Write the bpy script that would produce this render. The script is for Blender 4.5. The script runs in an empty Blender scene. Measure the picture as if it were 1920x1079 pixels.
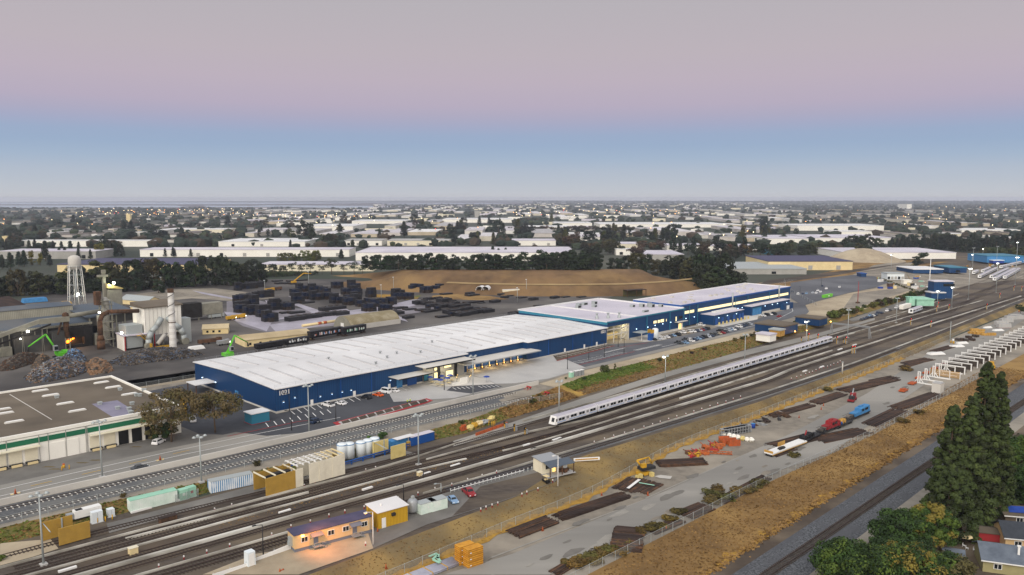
import bpy, math, random
import numpy as np
C0 = bpy.context.scene.collection
R = math.radians
# ---------------------------------------------------------------- camera frame (28 mm lens, 78 m above the yard)
F = 1493.0; CX = 960.0; CY = 539.5; YH = 372.0; H = 78.0
P = math.atan((CY - YH) / F); cp, sp = math.cos(P), math.sin(P)
def ray(px, py):
    x = (px - CX) / F; y = (CY - py) / F
    return x, cp + y * sp, -sp + y * cp
_r = ray(2450, 372); TH = math.atan2(_r[0], _r[1]); S, C = math.sin(TH), math.cos(TH)
A0 = math.atan2(C, S)                       # heading of the rail corridor
def xy(u, v): return (u * S - v * C, u * C + v * S)
def uvof(x, y): return (x * S + y * C, -x * C + y * S)
def G(px, py, z=0.0):
    x, y, w = ray(px, py); t = (z - H) / w
    return x * t, y * t
def UVZ(px, py, z): return uvof(*G(px, py, z))
def PX(x, y, z):
    w = z - H; d = y * cp - w * sp
    return CX + F * x / d, CY - F * (y * sp + w * cp) / d
# ---------------------------------------------------------------- terrain: pad (2.0), yard (0), storage yard (-2.5)
PADZ = 2.0; LOWZ = -2.5
E_GT = [(-60,215),(20,211),(42,209),(71,207.7),(114,201.5),(151,199.5),(183,199.5),(206,204),(236,209.5),(261,214),(357,215),(414,212),(466,208.5),(523,208),(592,213),(698,224),(900,300),(1400,420)]
E_GB = [(-60,209),(20,205),(50,203),(78,203),(101,198.8),(127,198.2),(150,196.5),(173,193),(199,196),(242,198.3),(330,198.3),(376,200.6),(424,203),(466,204.5),(509,205),(580,208),(684,217),(900,292),(1400,412)]
E_ST = [(-60,141),(99,141.5),(143,141.3),(162,146),(181,150.3),(278,143.8),(407,142.6),(523,144),(700,146),(1400,146)]
E_SB = [(-60,131.5),(106,131.6),(134,132.6),(159,131.4),(185,134.7),(215,139),(271,138),(387,138),(523,140),(700,142),(1400,142)]
def iv(e, u): return float(np.interp(u, [p[0] for p in e], [p[1] for p in e]))
def ss(t): t = min(1, max(0, t)); return t * t * (3 - 2 * t)
def zt(u, v):
    sb, st, gb, gt = iv(E_SB, u), iv(E_ST, u), iv(E_GB, u), iv(E_GT, u)
    if v >= gt: return PADZ
    if v > gb: return PADZ * (v - gb) / (gt - gb)
    if v >= st: return 0.0
    if v > sb: return LOWZ * (st - v) / (st - sb)
    if 69.2 < v < 81.8: return LOWZ + 0.7 * min(1, min(v - 69.2, 81.8 - v) / 2.5)
    return LOWZ
def WU(px, py):
    z = 0.0
    for i in range(14):
        u, v = UVZ(px, py, z); z = 0.5 * z + 0.5 * zt(u, v)
    return u, v
def W(px, py):
    u, v = WU(px, py); x, y = xy(u, v)
    return (x, y, zt(u, v))
def L3(u, v, dz=0.0):
    x, y = xy(u, v); return (x, y, zt(u, v) + dz)
def onv(px, py, v):                          # where a pixel's ray meets the upright plane v = const -> (u, z)
    x, y, w = ray(px, py); t = v / (-x * C + y * S)
    return (x * S + y * C) * t, H + w * t
# ---------------------------------------------------------------- materials
MATS = {}
def lin(c):
    if isinstance(c, str): c = [int(c[i:i+2], 16) for i in (0, 2, 4)]
    return tuple((x/255/12.92) if x/255 <= .04045 else ((x/255+.055)/1.055)**2.4 for x in c)
def mat(name, a, b=None, scale=1.0, rough=.8, metal=0., bump=0., c=None, scale2=None, detail=5., objcol=False, objrand=0., thr=(.35,.65), spec=.3, stretch=None):
    if name in MATS: return MATS[name]
    m = bpy.data.materials.new(name); m.use_nodes = True; nt = m.node_tree; N = nt.nodes; Lk = nt.links
    bs = N['Principled BSDF']; bs.inputs['Roughness'].default_value = rough; bs.inputs['Metallic'].default_value = metal
    bs.inputs['Specular IOR Level'].default_value = spec
    A = lin(a) + (1,)
    out = None
    geo = N.new('ShaderNodeNewGeometry')
    def nz(sc, dt=detail):
        n = N.new('ShaderNodeTexNoise'); n.inputs['Scale'].default_value = sc; n.inputs['Detail'].default_value = dt
        n.inputs['Roughness'].default_value = .6
        if stretch:
            mp = N.new('ShaderNodeMapping'); mp.inputs['Rotation'].default_value = (0, 0, -A0); mp.inputs['Scale'].default_value = stretch
            Lk.new(geo.outputs['Position'], mp.inputs['Vector']); Lk.new(mp.outputs['Vector'], n.inputs['Vector'])
        else: Lk.new(geo.outputs['Position'], n.inputs['Vector'])
        return n
    def mix(fac, x, y, blend='MIX'):
        q = N.new('ShaderNodeMix'); q.data_type = 'RGBA'; q.blend_type = blend
        if hasattr(fac, 'links'): Lk.new(fac, q.inputs[0])
        else: q.inputs[0].default_value = fac
        for i, s in ((6, x), (7, y)):
            if hasattr(s, 'links'): Lk.new(s, q.inputs[i])
            else: q.inputs[i].default_value = s
        return q.outputs[2]
    def ramp(sock, lo, hi):
        r = N.new('ShaderNodeMapRange'); r.inputs['From Min'].default_value = lo; r.inputs['From Max'].default_value = hi
        Lk.new(sock, r.inputs['Value']); return r.outputs[0]
    if objcol:
        oi = N.new('ShaderNodeObjectInfo'); out = oi.outputs['Color']
        if b: out = mix(ramp(nz(scale).outputs['Fac'], *thr), out, mix(1.0, out, lin(b) + (1,), 'MULTIPLY'))
    elif b:
        out = mix(ramp(nz(scale).outputs['Fac'], *thr), A, lin(b) + (1,))
        if c: out = mix(ramp(nz(scale2 or scale * .23, 4).outputs['Fac'], .45, .62), out, lin(c) + (1,))
    if objrand:
        oi = N.new('ShaderNodeObjectInfo'); h = N.new('ShaderNodeHueSaturation')
        r = N.new('ShaderNodeMapRange'); r.inputs['To Min'].default_value = 1 - objrand; r.inputs['To Max'].default_value = 1 + objrand
        Lk.new(oi.outputs['Random'], r.inputs['Value']); Lk.new(r.outputs[0], h.inputs['Value'])
        if out is not None: Lk.new(out, h.inputs['Color'])
        else: h.inputs['Color'].default_value = A
        out = h.outputs['Color']
    if out is not None: Lk.new(out, bs.inputs['Base Color'])
    else: bs.inputs['Base Color'].default_value = A
    if bump:
        bn = N.new('ShaderNodeBump'); bn.inputs['Strength'].default_value = bump; bn.inputs['Distance'].default_value = .3
        Lk.new(nz(max(scale * 2, .8)).outputs['Fac'], bn.inputs['Height']); Lk.new(bn.outputs[0], bs.inputs['Normal'])
    MATS[name] = m; return m
def emis(name, a, strength, sample=False):
    if name in MATS: return MATS[name]
    m = bpy.data.materials.new(name); m.use_nodes = True; bs = m.node_tree.nodes['Principled BSDF']
    bs.inputs['Base Color'].default_value = lin(a) + (1,); bs.inputs['Emission Color'].default_value = lin(a) + (1,)
    bs.inputs['Emission Strength'].default_value = strength
    if not sample: m.cycles.emission_sampling = 'NONE'
    MATS[name] = m; return m
def wavemat(name, a, b, per, axis='U', rough=.6, lo=.4, hi=.6, noise=None):
    """sheet-metal / panel ribs: bands across one direction of the corridor (U, V) or upright (Z)"""
    if name in MATS: return MATS[name]
    m = bpy.data.materials.new(name); m.use_nodes = True; nt = m.node_tree; N = nt.nodes; Lk = nt.links
    bs = N['Principled BSDF']; bs.inputs['Roughness'].default_value = rough; bs.inputs['Specular IOR Level'].default_value = .3
    geo = N.new('ShaderNodeNewGeometry'); mp = N.new('ShaderNodeMapping'); mp.inputs['Rotation'].default_value = (0, 0, -A0)
    Lk.new(geo.outputs['Position'], mp.inputs['Vector']); sx = N.new('ShaderNodeSeparateXYZ'); Lk.new(mp.outputs[0], sx.inputs[0])
    d = N.new('ShaderNodeMath'); d.operation = 'PINGPONG'; d.inputs[1].default_value = per / 2
    Lk.new(sx.outputs['UVZ'.index(axis)], d.inputs[0])
    r = N.new('ShaderNodeMapRange'); r.inputs['From Min'].default_value = lo * per / 2; r.inputs['From Max'].default_value = hi * per / 2
    Lk.new(d.outputs[0], r.inputs['Value'])
    q = N.new('ShaderNodeMix'); q.data_type = 'RGBA'; Lk.new(r.outputs[0], q.inputs[0])
    q.inputs[6].default_value = lin(a) + (1,); q.inputs[7].default_value = lin(b) + (1,)
    out = q.outputs[2]
    if noise:
        n = N.new('ShaderNodeTexNoise'); n.inputs['Scale'].default_value = noise[1]; n.inputs['Detail'].default_value = 6; Lk.new(geo.outputs['Position'], n.inputs['Vector'])
        r2 = N.new('ShaderNodeMapRange'); r2.inputs['From Min'].default_value = .45; r2.inputs['From Max'].default_value = .7; r2.inputs['To Max'].default_value = noise[2]
        Lk.new(n.outputs['Fac'], r2.inputs['Value'])
        q2 = N.new('ShaderNodeMix'); q2.data_type = 'RGBA'; Lk.new(r2.outputs[0], q2.inputs[0]); Lk.new(out, q2.inputs[6]); q2.inputs[7].default_value = lin(noise[0]) + (1,)
        out = q2.outputs[2]
    Lk.new(out, bs.inputs['Base Color']); MATS[name] = m; return m
# ---------------------------------------------------------------- mesh builder
class MB:
    def __init__(s): s.v = []; s.f = []; s.m = []; s.sm = []
    def face(s, idx, m=0, sm=False): s.f.append(idx); s.m.append(m); s.sm.append(sm)
    def poly(s, pts, m=0):
        n = len(s.v); s.v += [tuple(p) for p in pts]; s.face(tuple(range(n, n + len(pts))), m); return s
    def hexa(s, b, t, m=0):                  # bottom 4 points, top 4 points
        n = len(s.v); s.v += [tuple(p) for p in b] + [tuple(p) for p in t]
        for q in ((3,2,1,0),(4,5,6,7),(0,1,5,4),(1,2,6,5),(2,3,7,6),(3,0,4,7)): s.face(tuple(n + i for i in q), m)
        return s
    def box(s, x0, x1, y0, y1, z0, z1, m=0, tx=0., ty=0.):   # tx, ty: taper of the top
        return s.hexa([(x0,y0,z0),(x1,y0,z0),(x1,y1,z0),(x0,y1,z0)], [(x0+tx,y0+ty,z1),(x1-tx,y0+ty,z1),(x1-tx,y1-ty,z1),(x0+tx,y1-ty,z1)], m)
    def rbox(s, cx, cy, z0, sx, sy, sz, rz=0., m=0):
        c, k = math.cos(rz), math.sin(rz)
        q = [(cx + a*sx/2*c - b*sy/2*k, cy + a*sx/2*k + b*sy/2*c) for a, b in ((-1,-1),(1,-1),(1,1),(-1,1))]
        return s.hexa([(a, b, z0) for a, b in q], [(a, b, z0 + sz) for a, b in q], m)
    def prism(s, pts, z0, z1, m=0, cap=None):
        n = len(s.v); k = len(pts); s.v += [(p[0], p[1], z0) for p in pts] + [(p[0], p[1], z1) for p in pts]
        for i in range(k): s.face((n+i, n+(i+1) % k, n+k+(i+1) % k, n+k+i), m)
        s.face(tuple(n+k+i for i in range(k)), m if cap is None else cap); s.face(tuple(n+k-1-i for i in range(k)), m); return s
    def ext(s, prof, x0, x1, m=0, sm=False, ax='x'):     # profile (y,z) swept along x, or (x,z) along y
        n = len(s.v); k = len(prof)
        for x in (x0, x1): s.v += [(x, p[0], p[1]) if ax == 'x' else (p[0], x, p[1]) for p in prof]
        for i in range(k): s.face((n+i, n+(i+1) % k, n+k+(i+1) % k, n+k+i), m, sm)
        s.face(tuple(n+k-1-i for i in range(k)), m); s.face(tuple(n+k+i for i in range(k)), m); return s
    def tube(s, p, q, r, r2=None, n=8, m=0, cap=True):
        p = np.array(p, float); q = np.array(q, float); d = q - p; l = np.linalg.norm(d); d = d / (l or 1)
        a = np.cross(d, (0,0,1)) if abs(d[2]) < .95 else np.cross(d, (1,0,0)); a /= np.linalg.norm(a); b = np.cross(d, a)
        r2 = r if r2 is None else r2; o = len(s.v)
        for c, rr in ((p, r), (q, r2)):
            for i in range(n):
                t = 2*math.pi*i/n; s.v.append(tuple(c + rr*(math.cos(t)*a + math.sin(t)*b)))
        for i in range(n): s.face((o+i, o+(i+1) % n, o+n+(i+1) % n, o+n+i), m, n > 5)
        if cap: s.face(tuple(o+n-1-i for i in range(n)), m); s.face(tuple(o+n+i for i in range(n)), m)
        return s
    def path(s, pts, r, n=8, m=0):
        for i in range(len(pts)-1): s.tube(pts[i], pts[i+1], r, n=n, m=m)
        return s
    def lathe(s, prof, n=14, m=0, c=(0,0,0)):            # (r, z) profile about an upright axis
        o = len(s.v); k = len(prof)
        for r, z in prof:
            for i in range(n):
                t = 2*math.pi*i/n; s.v.append((c[0]+r*math.cos(t), c[1]+r*math.sin(t), c[2]+z))
        for j in range(k-1):
            for i in range(n): s.face((o+j*n+i, o+j*n+(i+1) % n, o+(j+1)*n+(i+1) % n, o+(j+1)*n+i), m, True)
        return s
    def blob(s, c, r, m=0, rng=random, jit=.25, lat=4, lon=7):   # lumpy ball
        o = len(s.v); c = tuple(c); r = (r, r, r) if not hasattr(r, '__len__') else r
        s.v.append((c[0], c[1], c[2]-r[2]))
        for j in range(1, lat):
            ph = -math.pi/2 + math.pi*j/lat
            for i in range(lon):
                t = 2*math.pi*(i + .5*(j % 2))/lon; k = 1 + rng.uniform(-jit, jit)
                s.v.append((c[0]+k*r[0]*math.cos(ph)*math.cos(t), c[1]+k*r[1]*math.cos(ph)*math.sin(t), c[2]+k*r[2]*math.sin(ph)))
        s.v.append((c[0], c[1], c[2]+r[2])); e = len(s.v)-1
        for i in range(lon):
            s.face((o, o+1+(i+1) % lon, o+1+i), m); s.face((e, e-lon+i, e-lon+(i+1) % lon), m)
            for j in range(lat-2):
                a = o+1+j*lon; s.face((a+i, a+(i+1) % lon, a+lon+(i+1) % lon, a+lon+i), m)
        return s
    def leaves(s, c, r, n, size, ms=(0,), rng=random, flat=.0):   # leaf clusters over an ellipsoid
        mi = rng.choice(ms)
        for i in range(n):
            z = rng.uniform(-.75, 1); t = rng.uniform(0, 6.283); q = math.sqrt(1-z*z); k = rng.uniform(.72, 1.08)
            d = (q*math.cos(t), q*math.sin(t), z)
            p = [c[j]+d[j]*k*r[j] for j in range(3)]
            nx = [d[j]+rng.uniform(-.6, .6) for j in range(3)]; nx[2] += flat
            l = math.sqrt(sum(a*a for a in nx)) or 1; nx = [a/l for a in nx]
            a = (-nx[1], nx[0], 0.0) if abs(nx[2]) < .9 else (1.0, 0.0, 0.0)
            l = math.sqrt(sum(x*x for x in a)) or 1; a = [x/l for x in a]
            b = [nx[1]*a[2]-nx[2]*a[1], nx[2]*a[0]-nx[0]*a[2], nx[0]*a[1]-nx[1]*a[0]]
            w = size*rng.uniform(.6, 1.3); h = size*rng.uniform(.6, 1.3); o = len(s.v)
            for e, g in ((-1,-.6),(.7,-1),(1,.7),(-.5,1)): s.v.append(tuple(p[j]+a[j]*e*w+b[j]*g*h for j in range(3)))
            s.face((o, o+1, o+2, o+3), mi)
        return s
    def mesh(s, name, mats):
        me = bpy.data.meshes.new(name); me.from_pydata(s.v, [], s.f)
        for m in (mats if isinstance(mats, (list, tuple)) else [mats]): me.materials.append(M(m))
        me.polygons.foreach_set('material_index', s.m); me.polygons.foreach_set('use_smooth', s.sm)
        me.update(); return me
def M(m): return MATS[m] if isinstance(m, str) else m
ALL = []
def link(o, parent=None):
    C0.objects.link(o)
    if parent: o.parent = parent
    return o
def part(name, mb, mats, parent, label=None, loc=None, rz=None, color=None):
    o = bpy.data.objects.new(name, mb if isinstance(mb, bpy.types.Mesh) else mb.mesh(name, mats)); link(o, parent)
    if loc: o.location = loc
    if rz is not None: o.rotation_euler[2] = rz
    if label: o['label'] = label
    if color: o.color = lin(color) + (1,)
    return o
def tag(o, label, cat, group=None, kind=None):
    o['label'] = label; o['category'] = cat
    if group: o['group'] = group
    if kind: o['kind'] = kind
    ALL.append(o); return o
def thing(name, label, cat, loc, rz=A0, group=None):
    o = bpy.data.objects.new(name, None); link(o); o.location = loc; o.rotation_euler[2] = rz; o.empty_display_size = .5
    return tag(o, label, cat, group)
def solo(name, mb, mats, label, cat, loc=(0,0,0), rz=A0, group=None, kind=None, color=None):
    o = part(name, mb, mats, None, loc=loc, rz=rz, color=color); return tag(o, label, cat, group, kind)
def struct(name, mb, mats, kind='structure', label=None):
    o = part(name, mb, mats, None); o['kind'] = kind
    if label: o['label'] = label
    return o
def b(*a, **k): return lambda B: B.box(*a, **k)
def t(*a, **k): return lambda B: B.tube(*a, **k)
def mbs(fs):
    B = MB()
    for f in fs: f(B)
    return B
def S_(name, label, cat, loc, parts, rz=A0, group=None):
    """a thing from a list of (part name, material, [shapes]) or (…, sub-parts)"""
    if len(loc) == 2: loc = W(*loc)
    if len(parts) == 1 and len(parts[0]) == 3:
        return solo(name, mbs(parts[0][2]), parts[0][1], label, cat, loc, rz, group)
    r = thing(name, label, cat, loc, rz, group)
    for p in parts:
        o = part(p[0], mbs(p[2]), p[1], r)
        for q in (p[3] if len(p) > 3 else []): part(q[0], mbs(q[2]), q[1], o)
    return r
def dup(o, loc, rz=None, label=None, group=None, color=None, scale=None):
    c = o.copy(); C0.objects.link(c); c.location = loc
    if rz is not None: c.rotation_euler = (0, 0, rz)
    if scale is not None: c.scale = scale if hasattr(scale, '__len__') else (scale,)*3
    if label: c['label'] = label
    if group: c['group'] = group
    if color: c.color = lin(color) + (1,)
    for k in list(o.children):
        d = k.copy(); C0.objects.link(d); d.parent = c
        if color and k.get('paint'): d.color = lin(color) + (1,)
        for g in list(k.children):
            e = g.copy(); C0.objects.link(e); e.parent = d
    ALL.append(c); return c
# ground sheets
def pl(px, z=None):
    """pixel polyline on the ground -> (u, v) list"""
    return [WU(*p) if z is None else UVZ(p[0], p[1], z) for p in px]
def strip(name, ea, eb, m, u0, u1, du=5., nv=1, dz=.03, kind='structure'):
    fa = ea if callable(ea) else ((lambda u: iv(ea, u)) if hasattr(ea, '__len__') else (lambda u: ea))
    fb = eb if callable(eb) else ((lambda u: iv(eb, u)) if hasattr(eb, '__len__') else (lambda u: eb))
    us = list(np.arange(u0, u1, du)) + [u1]; B = MB(); k = nv + 1; LIFT[0] += 1; dz += .0012*LIFT[0]
    for u in us:
        for j in range(k):
            v = fa(u) + (fb(u) - fa(u)) * j / nv; B.v.append(L3(u, v, dz))
    for i in range(len(us)-1):
        for j in range(nv): B.face((i*k+j, (i+1)*k+j, (i+1)*k+j+1, i*k+j+1))
    return struct(name, B, m, kind)
LIFT = [0]
def patch(name, uvs, m, dz=.06, kind='structure'):
    LIFT[0] += 1; dz += .0012*LIFT[0]      # no two sheets share a plane
    return struct(name, MB().poly([L3(u, v, dz) for u, v in uvs]), m, kind)
def lines(name, segs, w, m, dz=.1, kind='structure'):
    B = MB(); LIFT[0] += 1; dz += .0012*LIFT[0]
    for (a, c) in segs:
        d = np.array(c, float) - np.array(a, float); l = np.linalg.norm(d) or 1; n = np.array((-d[1], d[0])) / l * w / 2
        B.poly([L3(a[0]+n[0], a[1]+n[1], dz), L3(a[0]-n[0], a[1]-n[1], dz), L3(c[0]-n[0], c[1]-n[1], dz), L3(c[0]+n[0], c[1]+n[1], dz)])
    return struct(name, B, m, kind)
def smooth(poly, step=6., k=5):
    poly = sorted(poly); us = np.arange(poly[0][0], poly[-1][0], step)
    vs = np.interp(us, [p[0] for p in poly], [p[1] for p in poly])
    for _ in range(k): vs[1:-1] = (vs[:-2] + 2*vs[1:-1] + vs[2:]) / 4
    return list(zip(us, vs))
RNG = random.Random(7)
def ordinal(n):
    w = ['zeroth','first','second','third','fourth','fifth','sixth','seventh','eighth','ninth','tenth','eleventh','twelfth']
    if n < len(w): return w[n]
    return f"{n}{'th' if 10 <= n % 100 <= 20 else {1:'st',2:'nd',3:'rd'}.get(n % 10,'th')}"
mat('city_ground', '3c4438', '30382f', .004, .95, c='55564c', scale2=.0015, thr=(.4,.6))
mat('gravel', '8a8377', '756f65', .35, .95, c='9a9284', scale2=.035, bump=.25)
mat('ballast', '5c544c', '463f39', .8, .95, c='6c6151', scale2=.05, bump=.4, stretch=(.35,1,1))
mat('ballast_dark', '4a423b', '39332e', .7, .95, c='5b5044', scale2=.04, bump=.4, stretch=(.3,1,1))
mat('ballast_blue', '66686a', '505254', 1.2, .95, c='737370', scale2=.06, bump=.4)
mat('ballast_rail', '6a6d71', '3c3f43', 2.2, .95, c='54565a', scale2=.15, bump=.6, thr=(.42,.58)); mat('path_grey', '8a857b', '777268', .3, .95, c='958f83', scale2=.05)
mat('concrete', 'aeadab', 'a09f9d', .15, .85, c='b9b8b4', scale2=.02)
mat('concrete_light', 'c6c3bc', 'b5b2ab', .12, .85, c='cfccc4', scale2=.03)
mat('asphalt', '5c5e63', '53555a', .3, .9, c='686a6e', scale2=.02)
mat('asphalt_new', '47494e', '404247', .4, .9, c='4e5055', scale2=.02)
mat('road_grey', '888680', '7b7974', .12, .9, c='96938c', scale2=.03, stretch=(.15,1,1))
mat('lot_grey', '74726e', '686662', .15, .9, c='83807a', scale2=.04)
mat('dirt', 'a99b84', '978a75', .2, .95, c='b6a990', scale2=.03, bump=.15)
mat('dirt_dark', '52483e', '423a32', .2, .95, c='6e6253', scale2=.05)
mat('drygrass', '8a6d42', '634c2e', .09, 1., c='9a7c49', scale2=.04, bump=.6, thr=(.3,.7))
mat('slopegrass', '75674a', '5e513a', .2, 1., c='8f794c', scale2=.05, bump=.5)
mat('vividgrass', '4a6424', '5f6a2e', .14, 1., c='6f6a36', scale2=.06, bump=.5); mat('goldgrass', 'b08e48', '92733a', .2, 1., c='7d6f38', scale2=.05, bump=.5); mat('mixgrass', '5d5f32', '7a6237', .1, 1., c='8a7044', scale2=.05, bump=.5)
mat('greengrass', '55642f', '6f6a38', .16, 1., c='94773f', scale2=.03, bump=.5)
mat('moundgrass', '806443', '5f492f', .045, 1., c='8f7349', scale2=.02, bump=.3, stretch=(1,.3,1))
mat('yellowgrass', 'b08a3a', '8f6f33', .5, 1., bump=.4)
mat('scrapyard', '4b4846', '3d3a39', .05, .8, c='68645f', scale2=.014)
mat('wet', 'b9b5bf', 'a09ca6', .05, .35, spec=.5)
mat('puddle_sky_sheen', 'b9b4c2', '8d8992', .06, .4, c='a7a3ae', scale2=.15, spec=.5)  # wet ground; the pale sky reflection is put into the base colour
mat('white_paint', 'e6e6e3', rough=.6); mat('yellow_paint', 'd3a92c', rough=.6); mat('red_paint', 'a23034', rough=.7)
mat('white_wall', 'f4f2ea', 'ebe9df', .1, .7, thr=(.3,.7)); mat('green_stripe', '1f6a4c', rough=.6)
mat('white_roof', 'e6e6e5', 'dbdbdb', .06, .6, c='d0d0d0', scale2=.02)
mat('roof_rib', 'c4c4c5', 'b5b5b6', .3, .6); mat('roof_lav', 'c9c4cf', 'bcb8c3', .05, .7, c='d3cfd6', scale2=.02)
wavemat('blue_wall', '103a66', '14426f', 1.0, 'U', .45, noise=('0d3058', .03, .6)); wavemat('blue_wall_end', '103a66', '14426f', 1.0, 'V', .45)
mat('teal_trim', '2f7690', rough=.5); mat('blue_paint', '1b4f95', rough=.5); mat('blue_light', '4489c0', '3a76a8', .8, .6)
mat('brown_roof', '685f52', '585046', .05, .95, c='746a5c', scale2=.02); mat('roof_patch', '8d8a9c', '7d7a8c', .15, .9)
mat('grey_metal', '9fa3a6', rough=.45, metal=.3); mat('galv', 'a9b0b0', rough=.5, metal=.2); mat('dark_metal', '2c2c2e', rough=.6)
mat('black', '17181a', rough=.6); mat('glass', '1c2226', rough=.15, spec=.6); mat('tyre', '161616', rough=.9)
mat('rust', '54402f' , '3d2e25', 1.0, .9, c='674935', scale2=.4); mat('rust_dark', '3c302b', '2d2421', 1.2, .9, c='4a3a31', scale2=.3, stretch=(.12,1,1))
mat('rail_steel', '4a3d38', '3a302c', .5, .7); mat('sleeper_wood', '4f463e', '3e3731', .6, .9); mat('sleeper_conc', 'd9d6cf', 'c6c3bb', .8, .8)
mat('coverboard', 'a39f94', '827e75', .25, .7, stretch=(.3,1,1), c='d0cec5', scale2=.05)
mat('yellow', 'cf9f26', 'b08a2c', .8, .6); mat('yellow_pale', 'd8c685', 'c6b473', .5, .7); mat('ochre', 'b08d3e', 'a3823a', .6, .7); mat('orange', 'bd5a2b', '98502f', .9, .7); mat('red', '99262b', '7c2529', .9, .6)
mat('orange_scrap', 'c46a35', '8c4a2a', 1.5, .8); mat('timber', 'c69a4c', 'a67f3e', .9, .8); mat('mint', '9fd0b8', '8fc2aa', .4, .6); mat('mint_pale', 'dbeae0', 'c8dbd0', .5, .6, c='e4ece6', scale2=.2)
mat('cream', 'e3d0a0', 'd8c595', .3, .7); mat('cream_pale', 'e6dfc6', 'dcd5bd', .4, .7); mat('beige_panel', 'e2dcc8', 'd8d2be', .7, .7)
mat('grey_wall', 'a8a7a2', '9c9b96', .2, .8); mat('mesh_grey', '8f9294', rough=.8)
mat('paint', 'ffffff', objcol=True, rough=.35, spec=.5); mat('tint', 'ffffff', objcol=True, b='e0ded8', scale=.05, rough=.75)
mat('plain_tint', 'ffffff', objcol=True, rough=.7)
mat('foundry_dark', '4a4a48', '3b3b3a', .25, .9, c='5b564f', scale2=.08); mat('foundry_roof', '56606c', '4b5560', .1, .8, c='66696c', scale2=.05)
mat('corr_grey', '8f8d80', '7f7d72', .4, .8); mat('soot', '2c2a29', '211f1e', .5, .95)
mat('train_side', 'd9d9dc', 'cfcfd3', .4, .4, spec=.5); mat('train_roof', 'b7b4bd', 'aaa7b0', .3, .6); mat('train_blue', '6f9ccd', rough=.4)
mat('tank_white', 'dfe7ea', rough=.5); mat('trailer_roof', '4e4d68', '44435c', .4, .8); mat('skirt', '6f7480', rough=.8)
mat('trailer_wall', 'd9b98a', 'cdae80', .4, .8); mat('house_olive','a19a70','948d66',.5,.8); mat('tarp_blue', '2348a0', '1a3a88', 1., .6); mat('shingle', '5f6874', '535b66', .9, .95, c='69727d', scale2=.2); mat('shingle_dark', '3e434b', '363b42', .9, .95)
mat('conifer_a', '323f1e', '414d27', .5, .9, objrand=.12); mat('conifer_b', '3b4823', '4a562b', .5, .9, objrand=.12); mat('conifer_c', '272f18', '32391e', .5, .9)
mat('leaf_a', '2e431c', '3a5222', .5, .9); mat('leaf_b', '46591f', '526428', .5, .9); mat('leaf_c', '213317', '2b3f1b', .5, .9); mat('leaf_gold', '6e6428', '7c7030', .5, .9)
mat('leaf_brown', '5e5236', '6e6040', .5, .9); mat('leaf_olive', '4f4a2c', '5b5633', .5, .9); mat('bark', '6a5a4a', '54473a', 1., .95)
mat('tree_dark', '2e3a2a', '37442f', .08, .95, objcol=True); mat('far_tree', '36412f', '2b352a', .01, .95, c='40472f', scale2=.004)
mat('scrap_a', '46423f', '302d2b', .9, .7, c='7c7368', scale2=.3); mat('scrap_b', '6f7a8c', '444f62', 1.2, .5, metal=.3); mat('scrap_c', '9a7d63', '7c6048', .9, .9); mat('scrap_d', '4a423c', '35302c', 1., .8)
mat('water', '9aa3ad', rough=.12, spec=.8)
emis('lit_yellow', 'fff0bc', .68); emis('lit_warm', 'ffd27a', 1.6); emis('lamp_white', 'fffdf2', 14); emis('lamp_blue', 'bfe0ff', 5); emis('lamp_orange', 'ffb054', 9); emis('lamp_red', 'ff2a2a', 3.5)
emis('fire', 'ff7a1a', 5); emis('far_lamp', 'ffe3b0', 7); emis('far_lamp_orange', 'ffb060', 7); emis('lamp_off', 'dfe6ea', .15)
def _fence_mat():
    m = bpy.data.materials.new('chain_link'); m.use_nodes = True; N = m.node_tree.nodes; Lk = m.node_tree.links
    tr = N.new('ShaderNodeBsdfTransparent'); mx = N.new('ShaderNodeMixShader'); mx.inputs[0].default_value = .2
    N['Principled BSDF'].inputs['Base Color'].default_value = (.38,.4,.4,1); N['Principled BSDF'].inputs['Roughness'].default_value = .7
    Lk.new(tr.outputs[0], mx.inputs[1]); Lk.new(N['Principled BSDF'].outputs[0], mx.inputs[2]); Lk.new(mx.outputs[0], N['Material Output'].inputs['Surface'])
    MATS['chain_link'] = m
_fence_mat()
sc = bpy.context.scene
cam = bpy.data.cameras.new('camera'); co = bpy.data.objects.new('camera', cam); C0.objects.link(co); sc.camera = co
cam.sensor_width = 36; cam.lens = 28; cam.clip_start = 1; cam.clip_end = 80000
co.location = (0, 0, H); co.rotation_euler = (math.pi/2 - P, 0, 0)
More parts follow.
